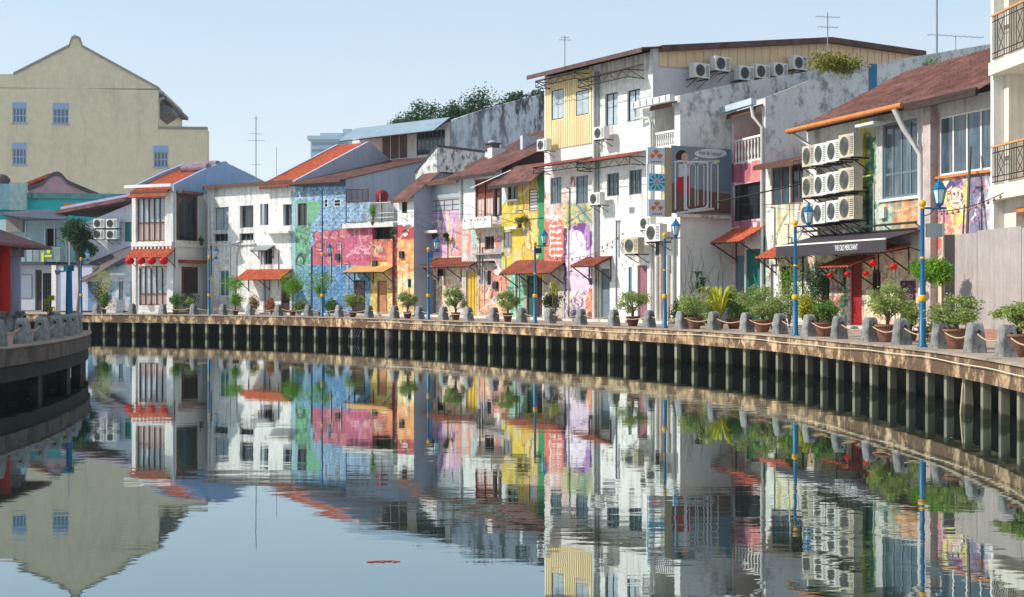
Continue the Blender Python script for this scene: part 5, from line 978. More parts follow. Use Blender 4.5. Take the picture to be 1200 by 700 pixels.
# plain white wing of the cafe, and the side house with four condensers
FW = Frame(bankp(62, 6.2)[0], bankp(108, 6.2)[0]); H = House('white_garden_wall', 'pale blue-white plastered wall with lit front edge coloured whiter beside the cafe', 'wall', FW, GL)
zt = FW.z(80, 311); H.front(mat('pale_blue_white_wall', C(196, 200, 220), .9, .1, 1.2, 9, .2, grime=.2), zt); H.shell([(0, zt), (5, zt)], WHITE, roof=DARKR, kind='flat', over=.1, left=True, fasc=None)
MB().box(0, FW.u(67), -.15, -.003, 0, zt).build('lit_wall_edge', WHITE, H.o)  # sunlit front edge of the wall, its brightness put into whiter plaster
FS = Frame(bankp(98, 9)[0], bankp(156, 9)[0]); H = House('condenser_side_house', 'plain white side house with lilac roof edge behind the lantern house', 'house', FS, GL)
H.window(147, 261, 155, 283, FRD, mat('green_board', C(40, 130, 110), .6, .2), 1, depth=.1)
LV = mat('pale_lilac_wall', C(212, 212, 220), .9, .1, 1.2, 9, .2, grime=.25); z0 = FS.z(100, 262); z1 = FS.z(154, 238)
H.front(LV, z0); m = MB(); m.prism([(0, 0, z0 + .001), (FS.L, 0, z0 + .001), (FS.L, 0, z1)], (0, .3, 0)); m.build('gable', LV, H.o)
H.shell([(0, z0), (6, z0)], LV, roof=DARKR, kind='flat', over=0, left=True, fasc=None)
for (dz, dy, m_, nm) in ((.0, -.9, RUST, 'roof_edge'), (.25, -.3, mat('lilac_roof', C(176, 176, 214), .8, .2), 'roof')):
    a = FS.z(70, 252) + dz * 1.2; MB().prism([(FS.u(74), dy, a), (FS.L, dy, z1 + .1 + dz * 1.2), (FS.L, dy, z1 + .38 + dz * 1.2), (FS.u(74), dy, a + .28)], (0, 5, 0)).build(nm, m_, H.o)
m = MB(); A = bankp(101, 6.2)[0]; FL_ = Frame(bankp(103, 5.8)[0], bankp(153, 5.8)[0]); H = House('lean_to_house', 'low white lean-to with mottled brown roof and blue mural base', 'house', FL_, GL)
H.window(139, 326, 144.5, 352, FRG, GLASS, 1, depth=.12); zl = FL_.z(103, 330); zh = FL_.z(153, 306)
H.front(PAINT, zl, pw((214, 222, 230), [('b', 100, 345, 130, 372, (90, 150, 206)), ('e', 110, 340, 9, 14, (70, 110, 170)), ('n', 128, 318, 156, 372, (3, 3), (150, 190, 220), .25, .5)]))
m.prism([(0, 0, zl + .001), (FL_.L, 0, zl + .001), (FL_.L, 0, zh)], (0, .25, 0)); m.build('gable', LV, H.o)
m = MB(); m.prism([(-.3, -.6, zl - .15), (FL_.L - .1, -.6, zh + .05), (FL_.L - .1, -.6, zh + .25), (-.3, -.6, zl + .05)], (0, 0, 0.02)) if 0 else None
R = MB(); R.add([(-.3, -.6, zl - .1), (FL_.L - .1, -.6, zh + .08), (FL_.L - 1.6, 3.1, zh + 1.5), (-2.4, 3.1, zl + 1.5), (-.3, -.6, zl - .22), (FL_.L - .1, -.6, zh - .04), (FL_.L - 1.6, 3.1, zh + 1.38), (-2.4, 3.1, zl + 1.38)], [(0, 1, 2, 3), (7, 6, 5, 4), (0, 4, 5, 1), (1, 5, 6, 2), (2, 6, 7, 3), (3, 7, 4, 0)]); R.build('roof', mat('mottled_brown_roof', C(96, 82, 90), .85, .4, 1.5, 9, .4, grime=.6), H.o)
H.slab(133, 320, 150, 323, .4, FRW)
MB().box(FL_.u(132), FL_.u(149), -1.2, -.5, -.12, FL_.z(140, 352, -.8)).build('white_plinth', WHITE, H.o)

# pavilion on the promontory
pv = thing('riverside_pavilion', 'brown-roofed pavilion with a red column and a pale fluted column', 'pavilion', (-19.5, 47.5, 1.38))
def pp(x, y, Y): return Vector(((x - 600) / F0 * Y + 19.5, Y - 47.5, CAMZ + (HOR - y) * Y / F0 - 1.38))
a = pp(4, 388, 46.5); m = MB(); h = pp(4, 288, 46.5).z; m.lathe([(.25, .75), (.24, h - .1), (.3, h)], (a.x, a.y, 0), 20); m.build('red_column', REDP, pv)
m = MB(); m.lathe([(.42, 0), (.42, .12), (.33, .2), (.3, .55), (.38, .62), (.38, .74)], (a.x, a.y, 0), 16); m.build('column_base', STONE, pv)
b = pp(17, 388, 48.5); n = 28; pf = MB()
vs = []; h2 = pp(17, 290, 48.5).z
for z in (.72, h2):
    for j in range(n * 2): r = .24 if j % 2 else .21; vs.append((b.x + r * math.cos(math.pi * j / n), b.y + r * math.sin(math.pi * j / n), z))
pf.add(vs, [(j, (j + 1) % (2 * n), 2 * n + (j + 1) % (2 * n), 2 * n + j) for j in range(2 * n)]); pf.build('fluted_column', PALEB, pv)
m = MB(); m.lathe([(.4, 0), (.4, .12), (.3, .2), (.28, .55), (.36, .62), (.36, .72)], (b.x, b.y, 0), 16); m.build('column_base', STONE, pv)
e1 = pp(61, 290, 46); e2 = pp(0, 284, 40); top = pp(-60, 248, 48); e3 = pp(38, 288, 52); lft = Vector((-9, -8, e1.z)); 
T = Vector((top.x, top.y, e1.z + 1.75)); R = MB()
e1 = pp(61, 290, 49.2); c1 = Vector((e1.x, -4.5, e1.z)); c2 = Vector((e1.x, 1.7, e1.z)); c3 = Vector((-4.8, 1.7, e1.z)); c4 = Vector((-4.8, -4.5, e1.z)); t1 = Vector((e1.x - 3, -1.4, e1.z + 1.3)); t2 = Vector((-4.8, -1.4, e1.z + 1.3)); dn = Vector((0, 0, -.1))
R.add([c1, c2, c3, c4, t1, t2] + [p_ + dn for p_ in (c1, c2, c3, c4, t1, t2)], [(0, 1, 4), (1, 2, 5, 4), (3, 0, 4, 5), (6, 10, 7), (7, 10, 11, 8), (9, 11, 10, 6), (0, 6, 7, 1), (1, 7, 8, 2), (3, 9, 6, 0)]); R.build('roof', mat('pavilion_tiles', C(128, 84, 84), .8, .3, 2, 14, .5, wave=('X', 2.5)), pv)
MB().box(c4.x, c1.x - .9, -1.35, 1.3, e1.z - .4, e1.z - .11).build('beam', mat('pale_beam', C(150, 130, 136), .8, .2), pv)
MB().box(a.x - .6, b.x + .1, -.6, -.4, 0.1, .5).build('low_wall', mat('red_panel', C(190, 80, 60), .8, .2), pv)

# distant tower
D = 620.; tw = thing('distant_tower_block', 'hazy pale blue tower block far behind the orange roof', 'tower block', ((385 - 600) / F0 * D, D, ZQ))
def tx(x): return (x - 385) / F0 * D
def tz(y): return CAMZ + (HOR - y) * D / F0 - ZQ
TB = mat('hazed_tower_concrete', C(176, 200, 214), .8, .08, .05, .5, 0); m = MB().box(tx(364), tx(410), 0, 18, 0, tz(160)); m.box(tx(360.5), tx(406), -1.5, 19, tz(164), tz(159.5)).box(tx(374), tx(400), 3, 15, tz(160), tz(155)).box(tx(400.5), tx(411), 4, 14, tz(160), tz(150)); m.build('tower_body', TB, tw)  # distance haze is put into the pale blue of the concrete
m = MB(); 
for k in range(26): z = tz(163) - 3 - k * 3.2; m.box(tx(365.5), tx(408.5), -.3, -.05, z, z + 1.3)
m.build('window_band', mat('tower_glass', C(110, 150, 180), .3, .1, .1, 1, 0), tw)

# added unseen block left of the frame, put there to shade the platform
FR_ = Frame(Vector((-25, 12)), Vector((-25.5, 53)), ZQ)
H = House('added_shade_block', 'added unseen building outside the frame that shades the left platform', 'building', FR_, GL)
for fl in range(3):
    for k in range(9):
        a = 2 + k * 4.3; z = 1.2 + fl * 3.6; H.ops.append((a, a + 1.5, z, z + 1.7, .25)); m = MB(); m.box(a, a + .06, .1, .18, z, z + 1.7).box(a + 1.44, a + 1.5, .1, .18, z, z + 1.7).box(a + .06, a + 1.44, .1, .18, z, z + .06).box(a + .06, a + 1.44, .1, .18, z + 1.64, z + 1.7).box(a + .72, a + .78, .11, .17, z + .06, z + 1.64)
        w_ = m.build('window', FRW, H.o); MB().box(a + .01, a + 1.49, .15, .165, z + .01, z + 1.69).build('pane', GLASS, w_)
H.front(BEIGE, 12.2); H.shell([(0, 12.2), (9, 12.2)], BEIGE, roof=GREYW, kind='flat', over=.4, left=True, fasc=None)

# ------------------------------------------------------------------ things on the quay
ORD = ['', 'first', 'second', 'third', 'fourth', 'fifth', 'sixth', 'seventh', 'eighth', 'ninth', 'tenth', 'eleventh', 'twelfth', 'thirteenth', 'fourteenth', 'fifteenth', 'sixteenth', 'seventeenth', 'eighteenth', 'nineteenth', 'twentieth', 'twenty-first', 'twenty-second', 'twenty-third', 'twenty-fourth', 'twenty-fifth', 'twenty-sixth', 'twenty-seventh', 'twenty-eighth', 'twenty-ninth', 'thirtieth', 'thirty-first', 'thirty-second', 'thirty-third', 'thirty-fourth', 'thirty-fifth', 'thirty-sixth']
def loft(levels, n=16, p=3.2):
    m = MB(); vs = []
    for z, a, b in levels:
        for j in range(n):
            t = 2 * math.pi * j / n; c, s_ = math.cos(t), math.sin(t); k = (abs(c) ** p + abs(s_) ** p) ** (-1 / p); vs.append((a * k * c, b * k * s_, z))
    m.add(vs, [(i * n + j, i * n + (j + 1) % n, (i + 1) * n + (j + 1) % n, (i + 1) * n + j) for i in range(len(levels) - 1) for j in range(n)], True); m.add(vs[-n:], [tuple(range(n))], True); m.add(vs[:n], [tuple(range(n))[::-1]]); return m
bl = loft([(0, .25, .22), (.05, .245, .215), (.3, .222, .19), (.52, .195, .165), (.61, .175, .155), (.67, .13, .145), (.7, .07, .13), (.705, .02, .1)], 28, 9); bl.sm = [False] * len(bl.sm)
b0 = thing('stone_bollard', 'x', 'bollard'); body = bl.build('bollard_body', STONE, b0)
m = MB(); m.lathe([(.035, -.255), (.045, -.255), (.045, .255), (.035, .255)], n=10); m.v = [(z, x, y + .5) for x, y, z in m.v]; m.build('rope_sleeve', FRD, b0)
BX = [113, 155, 190.6, 227, 261.5, 293, 326.5, 361.5, 397.5, 432.3, 462.5, 491.5, 519.8, 549, 578.8, 611.4, 644.8, 681, 719.4, 760.7, 798.6, 836.6, 875, 913.8, 948.8, 983.3, 1019.8, 1056.5, 1102.5, 1142.5, 1180.5]
LX = [(95, 'far left'), (245, 'second'), (377.5, 'third'), (502, 'fourth'), (627, 'fifth'), (779, 'sixth'), (932, 'seventh'), (1081, 'eighth')]
LN = {95: 'leftmost', 245: 'second-from-left', 377.5: 'tall-masted', 502: 'fourth-from-left', 627: 'fifth-from-left', 779: 'third-from-right', 932: 'second-from-right', 1081: 'rightmost'}
bpos = []
for i, px in enumerate(BX + [1222]):
    P, a = bankp(px, .55); P.z = ZQ; bpos.append(P); k = len(BX) - i
    if px > 1200: continue
    nl = min(LX, key=lambda l: abs(l[0] - px)); side = 'left' if px < nl[0] else 'right'
    lb = 'grey stone bollard, %s from the right end of the long quay edge' % ORD[k]
    if i == 0: b0.location = P; b0.rotation_euler = (0, 0, a); b0['label'] = lb; b0['group'] = 'bollards along the quay edge'
    else: dup(b0, P, a + random.Random(i).uniform(-.05, .05), lb, 'bollards along the quay edge')
def ropeline(pts, z, sag, closed=False):
    q = []
    for a, b in zip(pts, pts[1:]):
        for k in range(8): t = k / 8; p = a.lerp(b, t); q.append((p.x, p.y, a.z + z - sag * 4 * t * (1 - t)))
    q.append((pts[-1].x, pts[-1].y, pts[-1].z + z)); return q
tag(MB().tube(ropeline(bpos, .5, .2), .018, 5).build('rope', ROPE), 'pale rope strung in shallow loops through the bollards of the long quay', 'rope')
# promontory bollards
pj = []; acc = np.r_[0, np.cumsum(np.hypot(*np.diff(pr, axis=0).T))]; s0 = acc[int(np.argmin(abs(pr[:, 1] - 33.3)))]
pos2 = []
for k in range(-1, 13):
    s_ = s0 + k * 2.05; x = np.interp(s_, acc, pr[:, 0] + np_[:, 0] * .45); y = np.interp(s_, acc, pr[:, 1] + np_[:, 1] * .45); j = int(np.argmin(abs(acc - s_))); pos2.append((Vector((x, y, ZQ)), math.atan2(tp[j][1], tp[j][0])))
for k, (P, a) in enumerate(pos2): dup(b0, P, a, 'dark-stained stone bollard on the left platform, %s from the near end of its row' % ORD[k + 1], 'bollards on the left platform')
for q_ in ((-15.6, 37.5), (-16.9, 41.5), (-17.4, 44.6)):
    pass
tag(MB().tube(ropeline([p[0] for p in pos2], .5, .18), .018, 5).build('rope', ROPE), 'pale rope looped through the bollards of the left platform', 'rope')
# lamp posts
def lamp():
    o = thing('lamp_post', 'x', 'lamp post', group='blue lamp posts along the quay')
    MB().lathe([(.14, 0), (.14, .03), (.095, .06), (.085, 1.2), (.06, 1.25), (.05, 3.6)], n=14).build('pole', BPAINT, o)
    for z, r, h in ((1.18, .108, .17), (2.28, .07, .06), (3.58, .068, .05)): MB().lathe([(r * .8, 0), (r, .02), (r, h - .02), (r * .8, h)], (0, 0, z), 14).build('collar', YPAINT, o)
    MB().ball((0, 0, 3.72), .095, n=14, m=9).build('finial', YPAINT, o)
    m = MB(); m.tube([(.04, 0, 3.6), (.62, 0, 3.6)], .028, 7); m.tube([(.05, 0, 3.4), (.2, 0, 3.45), (.3, 0, 3.58)], .016, 6); m.build('arm', BPAINT, o)
    m = MB(); m.lathe([(.02, 3.6), (.05, 3.64), (.1, 3.7), (.105, 3.73)], (.44, 0, 0), 6, False); m.lathe([(.19, 4.08), (.2, 4.1), (.12, 4.2), (.1, 4.25), (.05, 4.29), (.02, 4.38)], (.44, 0, 0), 6, False)
    for j in range(6): t = j * math.pi / 3; m.bar((.44 + .1 * math.cos(t), .1 * math.sin(t), 3.72), (.44 + .18 * math.cos(t), .18 * math.sin(t), 4.09), .015)
    ln = m.build('lantern_frame', BPAINT, o); MB().lathe([(.09, 3.73), (.165, 4.08)], (.44, 0, 0), 6, False).build('lantern_glass', mat('frosted_lantern_glass', C(206, 222, 226), .3, .08, 2, 10, .05), ln)
    return o
l0 = lamp(); LL = {95: 'blue lamp post farthest left, beside the leaning yellow-green shrub', 245: 'blue lamp post in front of the lantern house side wall', 377.5: 'blue lamp post with a thin tall mast before the fish-scale mural', 502: 'blue lamp post in front of the pink house and grey flank', 627: 'blue lamp post in front of the yellow and green house', 779: 'blue lamp post beside the billboard and narrow loggia house', 932: 'blue lamp post left of the black shop canopy', 1081: 'blue lamp post nearest the camera, between two potted bushes at the right'}
for i, (px, _) in enumerate(LX):
    P, a = bankp(px, .4); P.z = ZQ
    if i == 0: o = l0; o.location = P; o['label'] = LL[px]
    else: o = dup(l0, P, 0, LL[px], None)
    if px == 377.5: MB().lathe([(.05, 3.75), (.04, 7.6)], n=10).build('mast', BPAINT, o)
    if px == 1081: MB().box(.1, .5, -.06, .06, 2.85, 3.2).build('control_box', GREYM, o)
    if px == 502: MB().box(.05, .25, -.08, .08, 3.25, 3.55).build('control_box', BPAINT, o)
    if px == 627: MB().box(.05, .3, -.08, .08, 3.25, 3.5).build('control_box', IRON, o)
# sign post on the promontory
sp = thing('signal_post', 'thick blue post with small blue signs and a white aerial on the left platform', 'sign post', ((81 - 600) / F0 * 46.5, 46.5, ZQ)); zz = lambda y: CAMZ + (HOR - y) * 46.5 / F0 - ZQ
MB().lathe([(.16, 0), (.13, .5), (.1, zz(318)), (.06, zz(312))], n=12).build('pole', BPAINT, sp); MB().lathe([(.035, zz(312)), (.03, zz(284))], n=8).build('aerial', FRW, sp)
MB().box(-.16, .0, -.12, -.05, zz(318), zz(311)).build('sign', mat('teal_sign', C(40, 150, 170), .5, .1), sp); MB().box(.03, .2, -.12, -.05, zz(318), zz(311)).build('sign', BPAINT, sp)
MB().tube([(0, 0, zz(317)), (-.4, 0, zz(319))], .03, 6).lathe([(.06, 0), (.1, .1), (.1, .16)], (-.42, 0, zz(322)), 8).build('horn_speaker', GREYM, sp)

# ------------------------------------------------------------------ plants
def leaves(mb, c, r, n, size, seed, clumps=7, flat=.9, asp=.45, droop=0):
    rn = np.random.RandomState(seed); cc = rn.randn(clumps, 3); cc /= np.linalg.norm(cc, axis=1)[:, None]; cc *= rn.uniform(.25, .85, clumps)[:, None]; cc = cc * np.array(r) + np.array(c)
    k = rn.randint(0, clumps, n); sg = rn.uniform(.22, .42, clumps); d = rn.randn(n, 3); d /= np.linalg.norm(d, axis=1)[:, None]; d *= (rn.rand(n) ** .5)[:, None]
    p = cc[k] + d * (np.array(r) * 1.25) * sg[k][:, None] * 1.5
    a = rn.randn(n, 3); a[:, 2] = a[:, 2] * flat - droop; a /= np.linalg.norm(a, axis=1)[:, None]; b = np.cross(a, rn.randn(n, 3)); b /= np.linalg.norm(b, axis=1)[:, None]
    s = size * rn.uniform(.6, 1.3, n)[:, None]; o = len(mb.v)
    V = np.stack([p - a * s, p + b * s * asp, p + a * s, p - b * s * asp], 1).reshape(-1, 3); mb.v += [tuple(x) for x in V.tolist()]
    for i in range(n): mb.f.append((o + 4 * i, o + 4 * i + 1, o + 4 * i + 2, o + 4 * i + 3)); mb.m.append(mb.k); mb.sm.append(False)
    return [tuple(x) for x in cc]
def pot(o, r, h, m_=POT):
    MB().lathe([(r * .62, 0), (r * .8, h * .4), (r * .93, h * .8), (r * .95, h * .86), (r * 1.06, h * .87), (r * 1.06, h), (r * .9, h), (r * .88, h * .88), (.01, h * .87)], n=20).build('pot', m_, o)
def plant(name, label, px, d, wpx, top, kind, lm, potr=.28, poth=.35, pm=POT, seed=1, z0=ZQ, at=None, grp='potted plants on the quay', n=1100, leaf=.05, base=None, cat='potted plant'):
    P = at if at else bankp(px, d)[0]; s = P.y / F0; P = Vector((P.x, P.y, z0)); H = CAMZ + (HOR - top) * s - z0; W = wpx * s / 2
    o = thing(name, label, cat, P, 0, grp)
    if potr: potr *= .88; pot(o, potr, poth, pm)
    else: poth = 0
    rn = random.Random(seed); mb = MB(); st = MB()
    if kind == 'bonsai':
        cen = []; hb = poth + (H - poth) * .45
        for k in range(9):
            t = 2 * math.pi * k / 8 + rn.uniform(-.3, .3); rr = W * (rn.uniform(.3, .78) if k < 8 else 0); z = poth + (H - poth) * (rn.uniform(.3, .85) if k < 8 else .9); q = (rr * math.cos(t), rr * .8 * math.sin(t), z)
            leaves(mb, q, (W * .46, W * .46, (H - poth) * .24), n // 9, leaf * .85, seed * 31 + k, 9, .7); st.tube([(0, 0, poth - .1), (q[0] * .15, q[1] * .15, poth + (z - poth) * .4), (q[0] * .65, q[1] * .65, poth + (z - poth) * .75), q], .035, 5, .008)
        st.tube([(0, 0, poth - .12), (.02, 0, poth + .2)], .05, 7, .04)
    elif kind == 'bush':
        for k in range(4): leaves(mb, (rn.uniform(-.4, .4) * W, rn.uniform(-.3, .3) * W, poth + (H - poth) * rn.uniform(.4, .62)), (W * .62, W * .6, (H - poth) * .42), n // 4, leaf, seed * 17 + k, 9)
        for k in range(6): t = k * 1.05; st.tube([(0, 0, poth - .1), (W * .3 * math.cos(t), W * .3 * math.sin(t), poth + (H - poth) * .5)], .02, 5, .008)
    elif kind == 'ball':   # (z, r) clipped balls on a stem
        for k, (zc, rc) in enumerate(base): leaves(mb, (0, 0, zc), (rc, rc, rc * .85), n // len(base), leaf, seed * 7 + k, 22)
        st.tube([(0, 0, poth - .1), (.02, .01, H * .5), (0, 0, H * .8)], .045, 7, .03)
    elif kind == 'fern':
        for k in range(34):
            t = rn.uniform(0, 6.28); L_ = W * rn.uniform(.75, 1.15); up = (H - poth) * rn.uniform(.55, 1.1); w_ = .04 + .02 * rn.random(); pts = []
            for i in range(8): u = i / 7; pts.append(Vector((L_ * u * math.cos(t), L_ * u * math.sin(t), poth + up * math.sin(u * 2.1) / 1.0 * (1 if u < .75 else 1))))
            sd_ = Vector((-math.sin(t), math.cos(t), 0)); vs = []
            for i, p in enumerate(pts): ww = w_ * math.sin(math.pi * (.12 + .86 * i / 7)) * 1.3; vs += [p - sd_ * ww, p + Vector((0, 0, .015)), p + sd_ * ww]
            fs = []
            for i in range(7): fs += [(3 * i, 3 * i + 1, 3 * i + 4, 3 * i + 3), (3 * i + 1, 3 * i + 2, 3 * i + 5, 3 * i + 4)]
            mb.add(vs, fs)
    elif kind == 'palm':
        nf = 5
        for q in range(nf):
            bx, by = rn.uniform(-.4, .4) * W, rn.uniform(-.3, .3) * W; hz = H * rn.uniform(.55, .88); st.tube([(bx * .3, by * .3, poth), (bx, by, hz)], .022, 5, .015)
            for k in range(13):
                t = rn.uniform(0, 6.28); L_ = W * rn.uniform(.4, .62); vs = []; sd_ = Vector((-math.sin(t), math.cos(t), 0))
                for i in range(6): u = i / 5; p = Vector((bx + L_ * u * math.cos(t), by + L_ * u * math.sin(t), hz + H * .15 * math.sin(u * 2.6) - u * u * H * .1)); ww = .03 * (1 - u) + .006; vs += [p - sd_ * ww, p + sd_ * ww]
                mb.add(vs, [(2 * i, 2 * i + 1, 2 * i + 3, 2 * i + 2) for i in range(5)])
    mb.build('foliage', lm, o)
    if st.v: st.build('stem', BARK, o)
    return o
PL = [('leafy_shrub', 'dark broad shrub at the foot of the rough wall, behind the round bush', 806, 3.6, 50, 346, 'bush', L3, 0, 0), ('leafy_shrub', 'dark green shrub between the yellow fern and the blue-grey door', 868, 4.8, 44, 338, 'bush', L3, 0, 0), ('leafy_shrub', 'rounded green shrub below the tiled awning of the teal door', 905, 3.2, 44, 344, 'bush', L2, 0, 0), ('leafy_shrub', 'pale green shrub crowding behind the bird nest fern', 832, 2.9, 40, 345, 'bush', L1, 0, 0), ('leafy_shrub', 'low mixed shrub beside the mural left of the red door', 976, 5.4, 26, 352, 'bush', L2, 0, 0), ('leafy_shrub', 'green shrub at the foot of the grey hoarding', 1100, 2.6, 40, 356, 'bush', L1, 0, 0), ('potted_shrub', 'small clipped shrub in a pot at the foot of the lean-to house', 122, 1.2, 17, 341, 'bush', L2, .2, .3), ('potted_shrub', 'small leafy plant in a brown pot right of the lower shutters', 205.7, 1.0, 17, 345, 'bush', L2, .24, .32),
      ('potted_shrub', 'pale urn plant behind a bollard by the dark side door', 222.8, 1.4, 13, 349, 'bush', L1, .2, .4), ('leafy_shrub', 'wide dark leafy shrub against the lantern house side door', 224, 2.9, 40, 339, 'bush', L3, 0, 0),
      ('potted_bonsai', 'small spreading bush in dark pot before the blue door', 413.5, 1.0, 27, 345, 'bonsai', L1, .27, .38, POTD), ('potted_bonsai', 'loose bush in dark pot before the yellow corner and grey flank', 477.5, .9, 30, 344, 'bonsai', L1, .27, .38, POTD),
      ('potted_bonsai', 'taller bush in dark pot under the tiled awning of the pink house', 534, .95, 30, 338, 'bonsai', L1, .28, .4, POTD), ('potted_bonsai', 'flat-topped bush in dark pot before the swirling orange mural', 595, .9, 34, 342, 'bonsai', L1, .28, .42, POTD),
      ('potted_bonsai', 'spreading bush in dark pot before the mauve door', 741.5, .9, 44, 344, 'bonsai', L1, .33, .42, POTD), ('potted_shrub', 'dense round bush in brown pot right of the billboard lamp post', 814, .85, 52, 342, 'bush', L1, .36, .45),
      ('spiky_plant', 'tall dark spiky palm against the rough wall under the billboard', 821, 4.2, 40, 314, 'palm', L3, .3, .4), ('fern', 'bright yellow-green bird nest fern with long upright fronds', 843, 1.7, 50, 338, 'fern', L5, .22, .3),
      ('potted_shrub', 'dark bush in pale bowl behind the yellow fern', 861, 2.4, 40, 338, 'bush', L2, .4, .4), ('potted_bonsai', 'wide pale-leaved bush in brown pot before the teal door', 893.6, .85, 62, 337, 'bonsai', L1, .36, .45),
      ('leafy_shrub', 'green bush behind the wide pale-leaved pot, against the teal pipe', 885, 4.6, 56, 334, 'bush', L2, 0, 0), ('climbing_plant', 'tall hanging yellow-green climber by the tiled awning of the brown window house', 925, 5.6, 40, 297, 'bush', L4, 0, 0),
      ('croton', 'yellow croton bush right of the second-nearest blue lamp post', 946, 1.9, 24, 343, 'bush', L5, .25, .3), ('potted_shrub', 'low green bush in brown pot left of the red door', 965.5, .9, 42, 352, 'bush', L2, .36, .45),
      ('leafy_shrub', 'dark green creeper under the left end of the black canopy', 958, 5.9, 44, 303, 'bush', L3, 0, 0), ('leafy_shrub', 'mixed green bush behind the croton, below the black canopy', 952, 3.6, 34, 340, 'bush', L2, 0, 0),
      ('potted_bonsai', 'large airy bush in brown pot right of the red door', 1040, .9, 62, 333, 'bonsai', L1, .4, .5), ('leafy_shrub', 'small bright bush before the purple shutter', 1067, 2.0, 34, 353, 'bush', L1, .25, .3),
      ('potted_bonsai', 'large twiggy bush in brown pot before the grey hoarding', 1121, .85, 70, 347, 'bonsai', L1, .38, .5), ('potted_bonsai', 'green bush in brown pot at the right edge of the picture', 1195, .8, 60, 358, 'bonsai', L1, .38, .5),
      ('potted_shrub', 'dark potted plants beside the green doors under the tiled awning', 646, 3.9, 34, 342, 'bush', L3, .25, .35), ('bamboo', 'thin yellow-green bamboo shoots beside the shaded doors', 650, 3.4, 20, 330, 'palm', L5, .2, .3),
      ('leafy_shrub', 'low green shrub below the fish-scale mural, right of the mast', 386, 3.0, 26, 350, 'bush', L2, 0, 0), ('leafy_shrub', 'low flowering shrub left of the tall-masted lamp post', 351, 3.0, 30, 351, 'bush', L2, 0, 0),
      ('dry_shrub', 'straggly ochre shrub by the white house wall', 297, 3.4, 16, 345, 'bush', mat('dry_leaves', C(190, 160, 90, .8), .7, .4, 4, 20, 0), 0, 0), ('leafy_shrub', 'orange-leaved shrub under the orange awning', 318, 3.4, 16, 348, 'bush', mat('orange_leaves', C(206, 130, 80, .8), .7, .4, 4, 20, 0), 0, 0)]
for i, p_ in enumerate(PL):
    nm, lb, px, d, wp, tp_, kd, lm_, pr2, ph = p_[:10]; pm = p_[10] if len(p_) > 10 else POT; big = wp / (bankp(px, d)[0].y)
    plant(nm, lb, px, d, wp, tp_, kd, lm_, pr2, ph, pm, i + 3, n=int(1800 if kd != 'bonsai' else 3200), leaf=.055 if bankp(px, d)[0].y > 55 else .05, cat='potted plant' if pr2 else 'shrub', grp='potted plants on the quay' if pr2 else 'shrubs against the houses')
def zat(px, d, y): P = bankp(px, d)[0]; return CAMZ + (HOR - y) * P.y / F0 - ZQ
def rat(px, d, r): return r * bankp(px, d)[0].y / F0
for px, d, balls, lb in ((276, 1.3, ((333, 14), (351, 9)), 'double-ball topiary in a pot before the white house'), (343, 1.6, ((333, 17), (338, 12)), 'bright round-crowned topiary left of the tall-masted lamp post'), (376, 1.9, ((332, 17),(341, 8)), 'bright round-crowned topiary right behind the tall-masted lamp post'),
                         (1083, 3.6, ((318, 17),), 'bright green ball topiary just behind the nearest lamp post'), (1104, 3.4, ((319, 16),), 'bright green ball topiary touching the grey hoarding')):
    plant('topiary', lb, px, d, 20, balls[0][0] - balls[0][1], 'ball', L4, .25, .35, POTD, int(px), base=[(zat(px, d, y), rat(px, d, r)) for y, r in balls], n=3000, leaf=.05, cat='topiary', grp='ball topiaries')
def hung(name, lb, Fr, px, py, w, h, lm_, y=-.3, seed=5, kind='bush', potr=.15, cat='hanging plant'):
    P = Fr.world(Fr.u(px, y), y, 0); z0 = Fr.z(px, py + h, y) + Fr.zb; return plant(name, lb, px, 0, w, py - h * .6, kind, lm_, potr, potr * 1.2, POTD, seed, z0, P, 'plants on ledges and terraces', 700, .05, cat=cat)
FY = frame(588, 638, 5.2)
hung('fern', 'green fern on a shelf of the yellow wall', FY, 609, 258, 24, 9, L2, seed=9); hung('potted_plant', 'climbing green plant on the roof terrace beside the red umbrella', FA, 437, 248, 10, 16, L4, seed=10)
hung('potted_plant', 'small plant trailing off the terrace ledge above the dark opening', FA, 461, 273, 8, 8, L2, seed=11, y=-.2); hung('potted_plant', 'small plant at the grey flank beside the pink house sunshade', frame(500, 541, 5.9), 524, 277, 10, 6, L3, seed=12); hung('potted_plant', 'little green pot plant on the side ledge by the drainpipe', FA, 236, 281, 7, 7, L2, y=-.6, seed=13)
# yucca on the promontory, climbing shrub and tree at the left
plant('yucca', 'yellow-green yucca on a stone pedestal on the left platform', 57, 0, 20, 346, 'palm', L5, .25, .55, STONE, 21, ZQ, Vector(((57 - 600) / F0 * 48, 48, 0)), 'plants at the left')
plant('climbing_shrub', 'yellow-green climber over the lean-to roof edge beside a lamp post', 117, 3.5, 44, 302, 'bush', L5, 0, 0, seed=22, n=1100, grp='plants at the left', cat='shrub'); plant('climbing_shrub', 'dark leafy climber beside the white plinth', 121, 3.9, 28, 325, 'bush', L3, 0, 0, seed=23, n=1300, grp='plants at the left', cat='shrub')
def tree(name, lb, base, H, crowns, lm_, n, leaf, seed, grp):
    o = thing(name, lb, 'tree', base, 0, grp); rn = random.Random(seed); mb = MB(); st = MB(); top = Vector((0, 0, H * .5)); st.tube([(0, 0, 0), (.1, .05, H * .3), (0, .1, H * .6)], .03 * H ** .9 + .05, 8, .1)
    for k, (cx, cy, cz, r) in enumerate(crowns):
        cc = leaves(mb, (cx, cy, cz), (r, r, r * .8), n, leaf, seed + k, 16, .6)
        for q in cc[::2]: st.tube([(0, .1, H * .55), ((cx + q[0]) * .3, (cy + q[1]) * .3, (H * .55 + q[2]) / 2 + .3), q], .09, 5, .02)
    mb.build('crown', lm_, o); st.build('trunk', BARK, o)
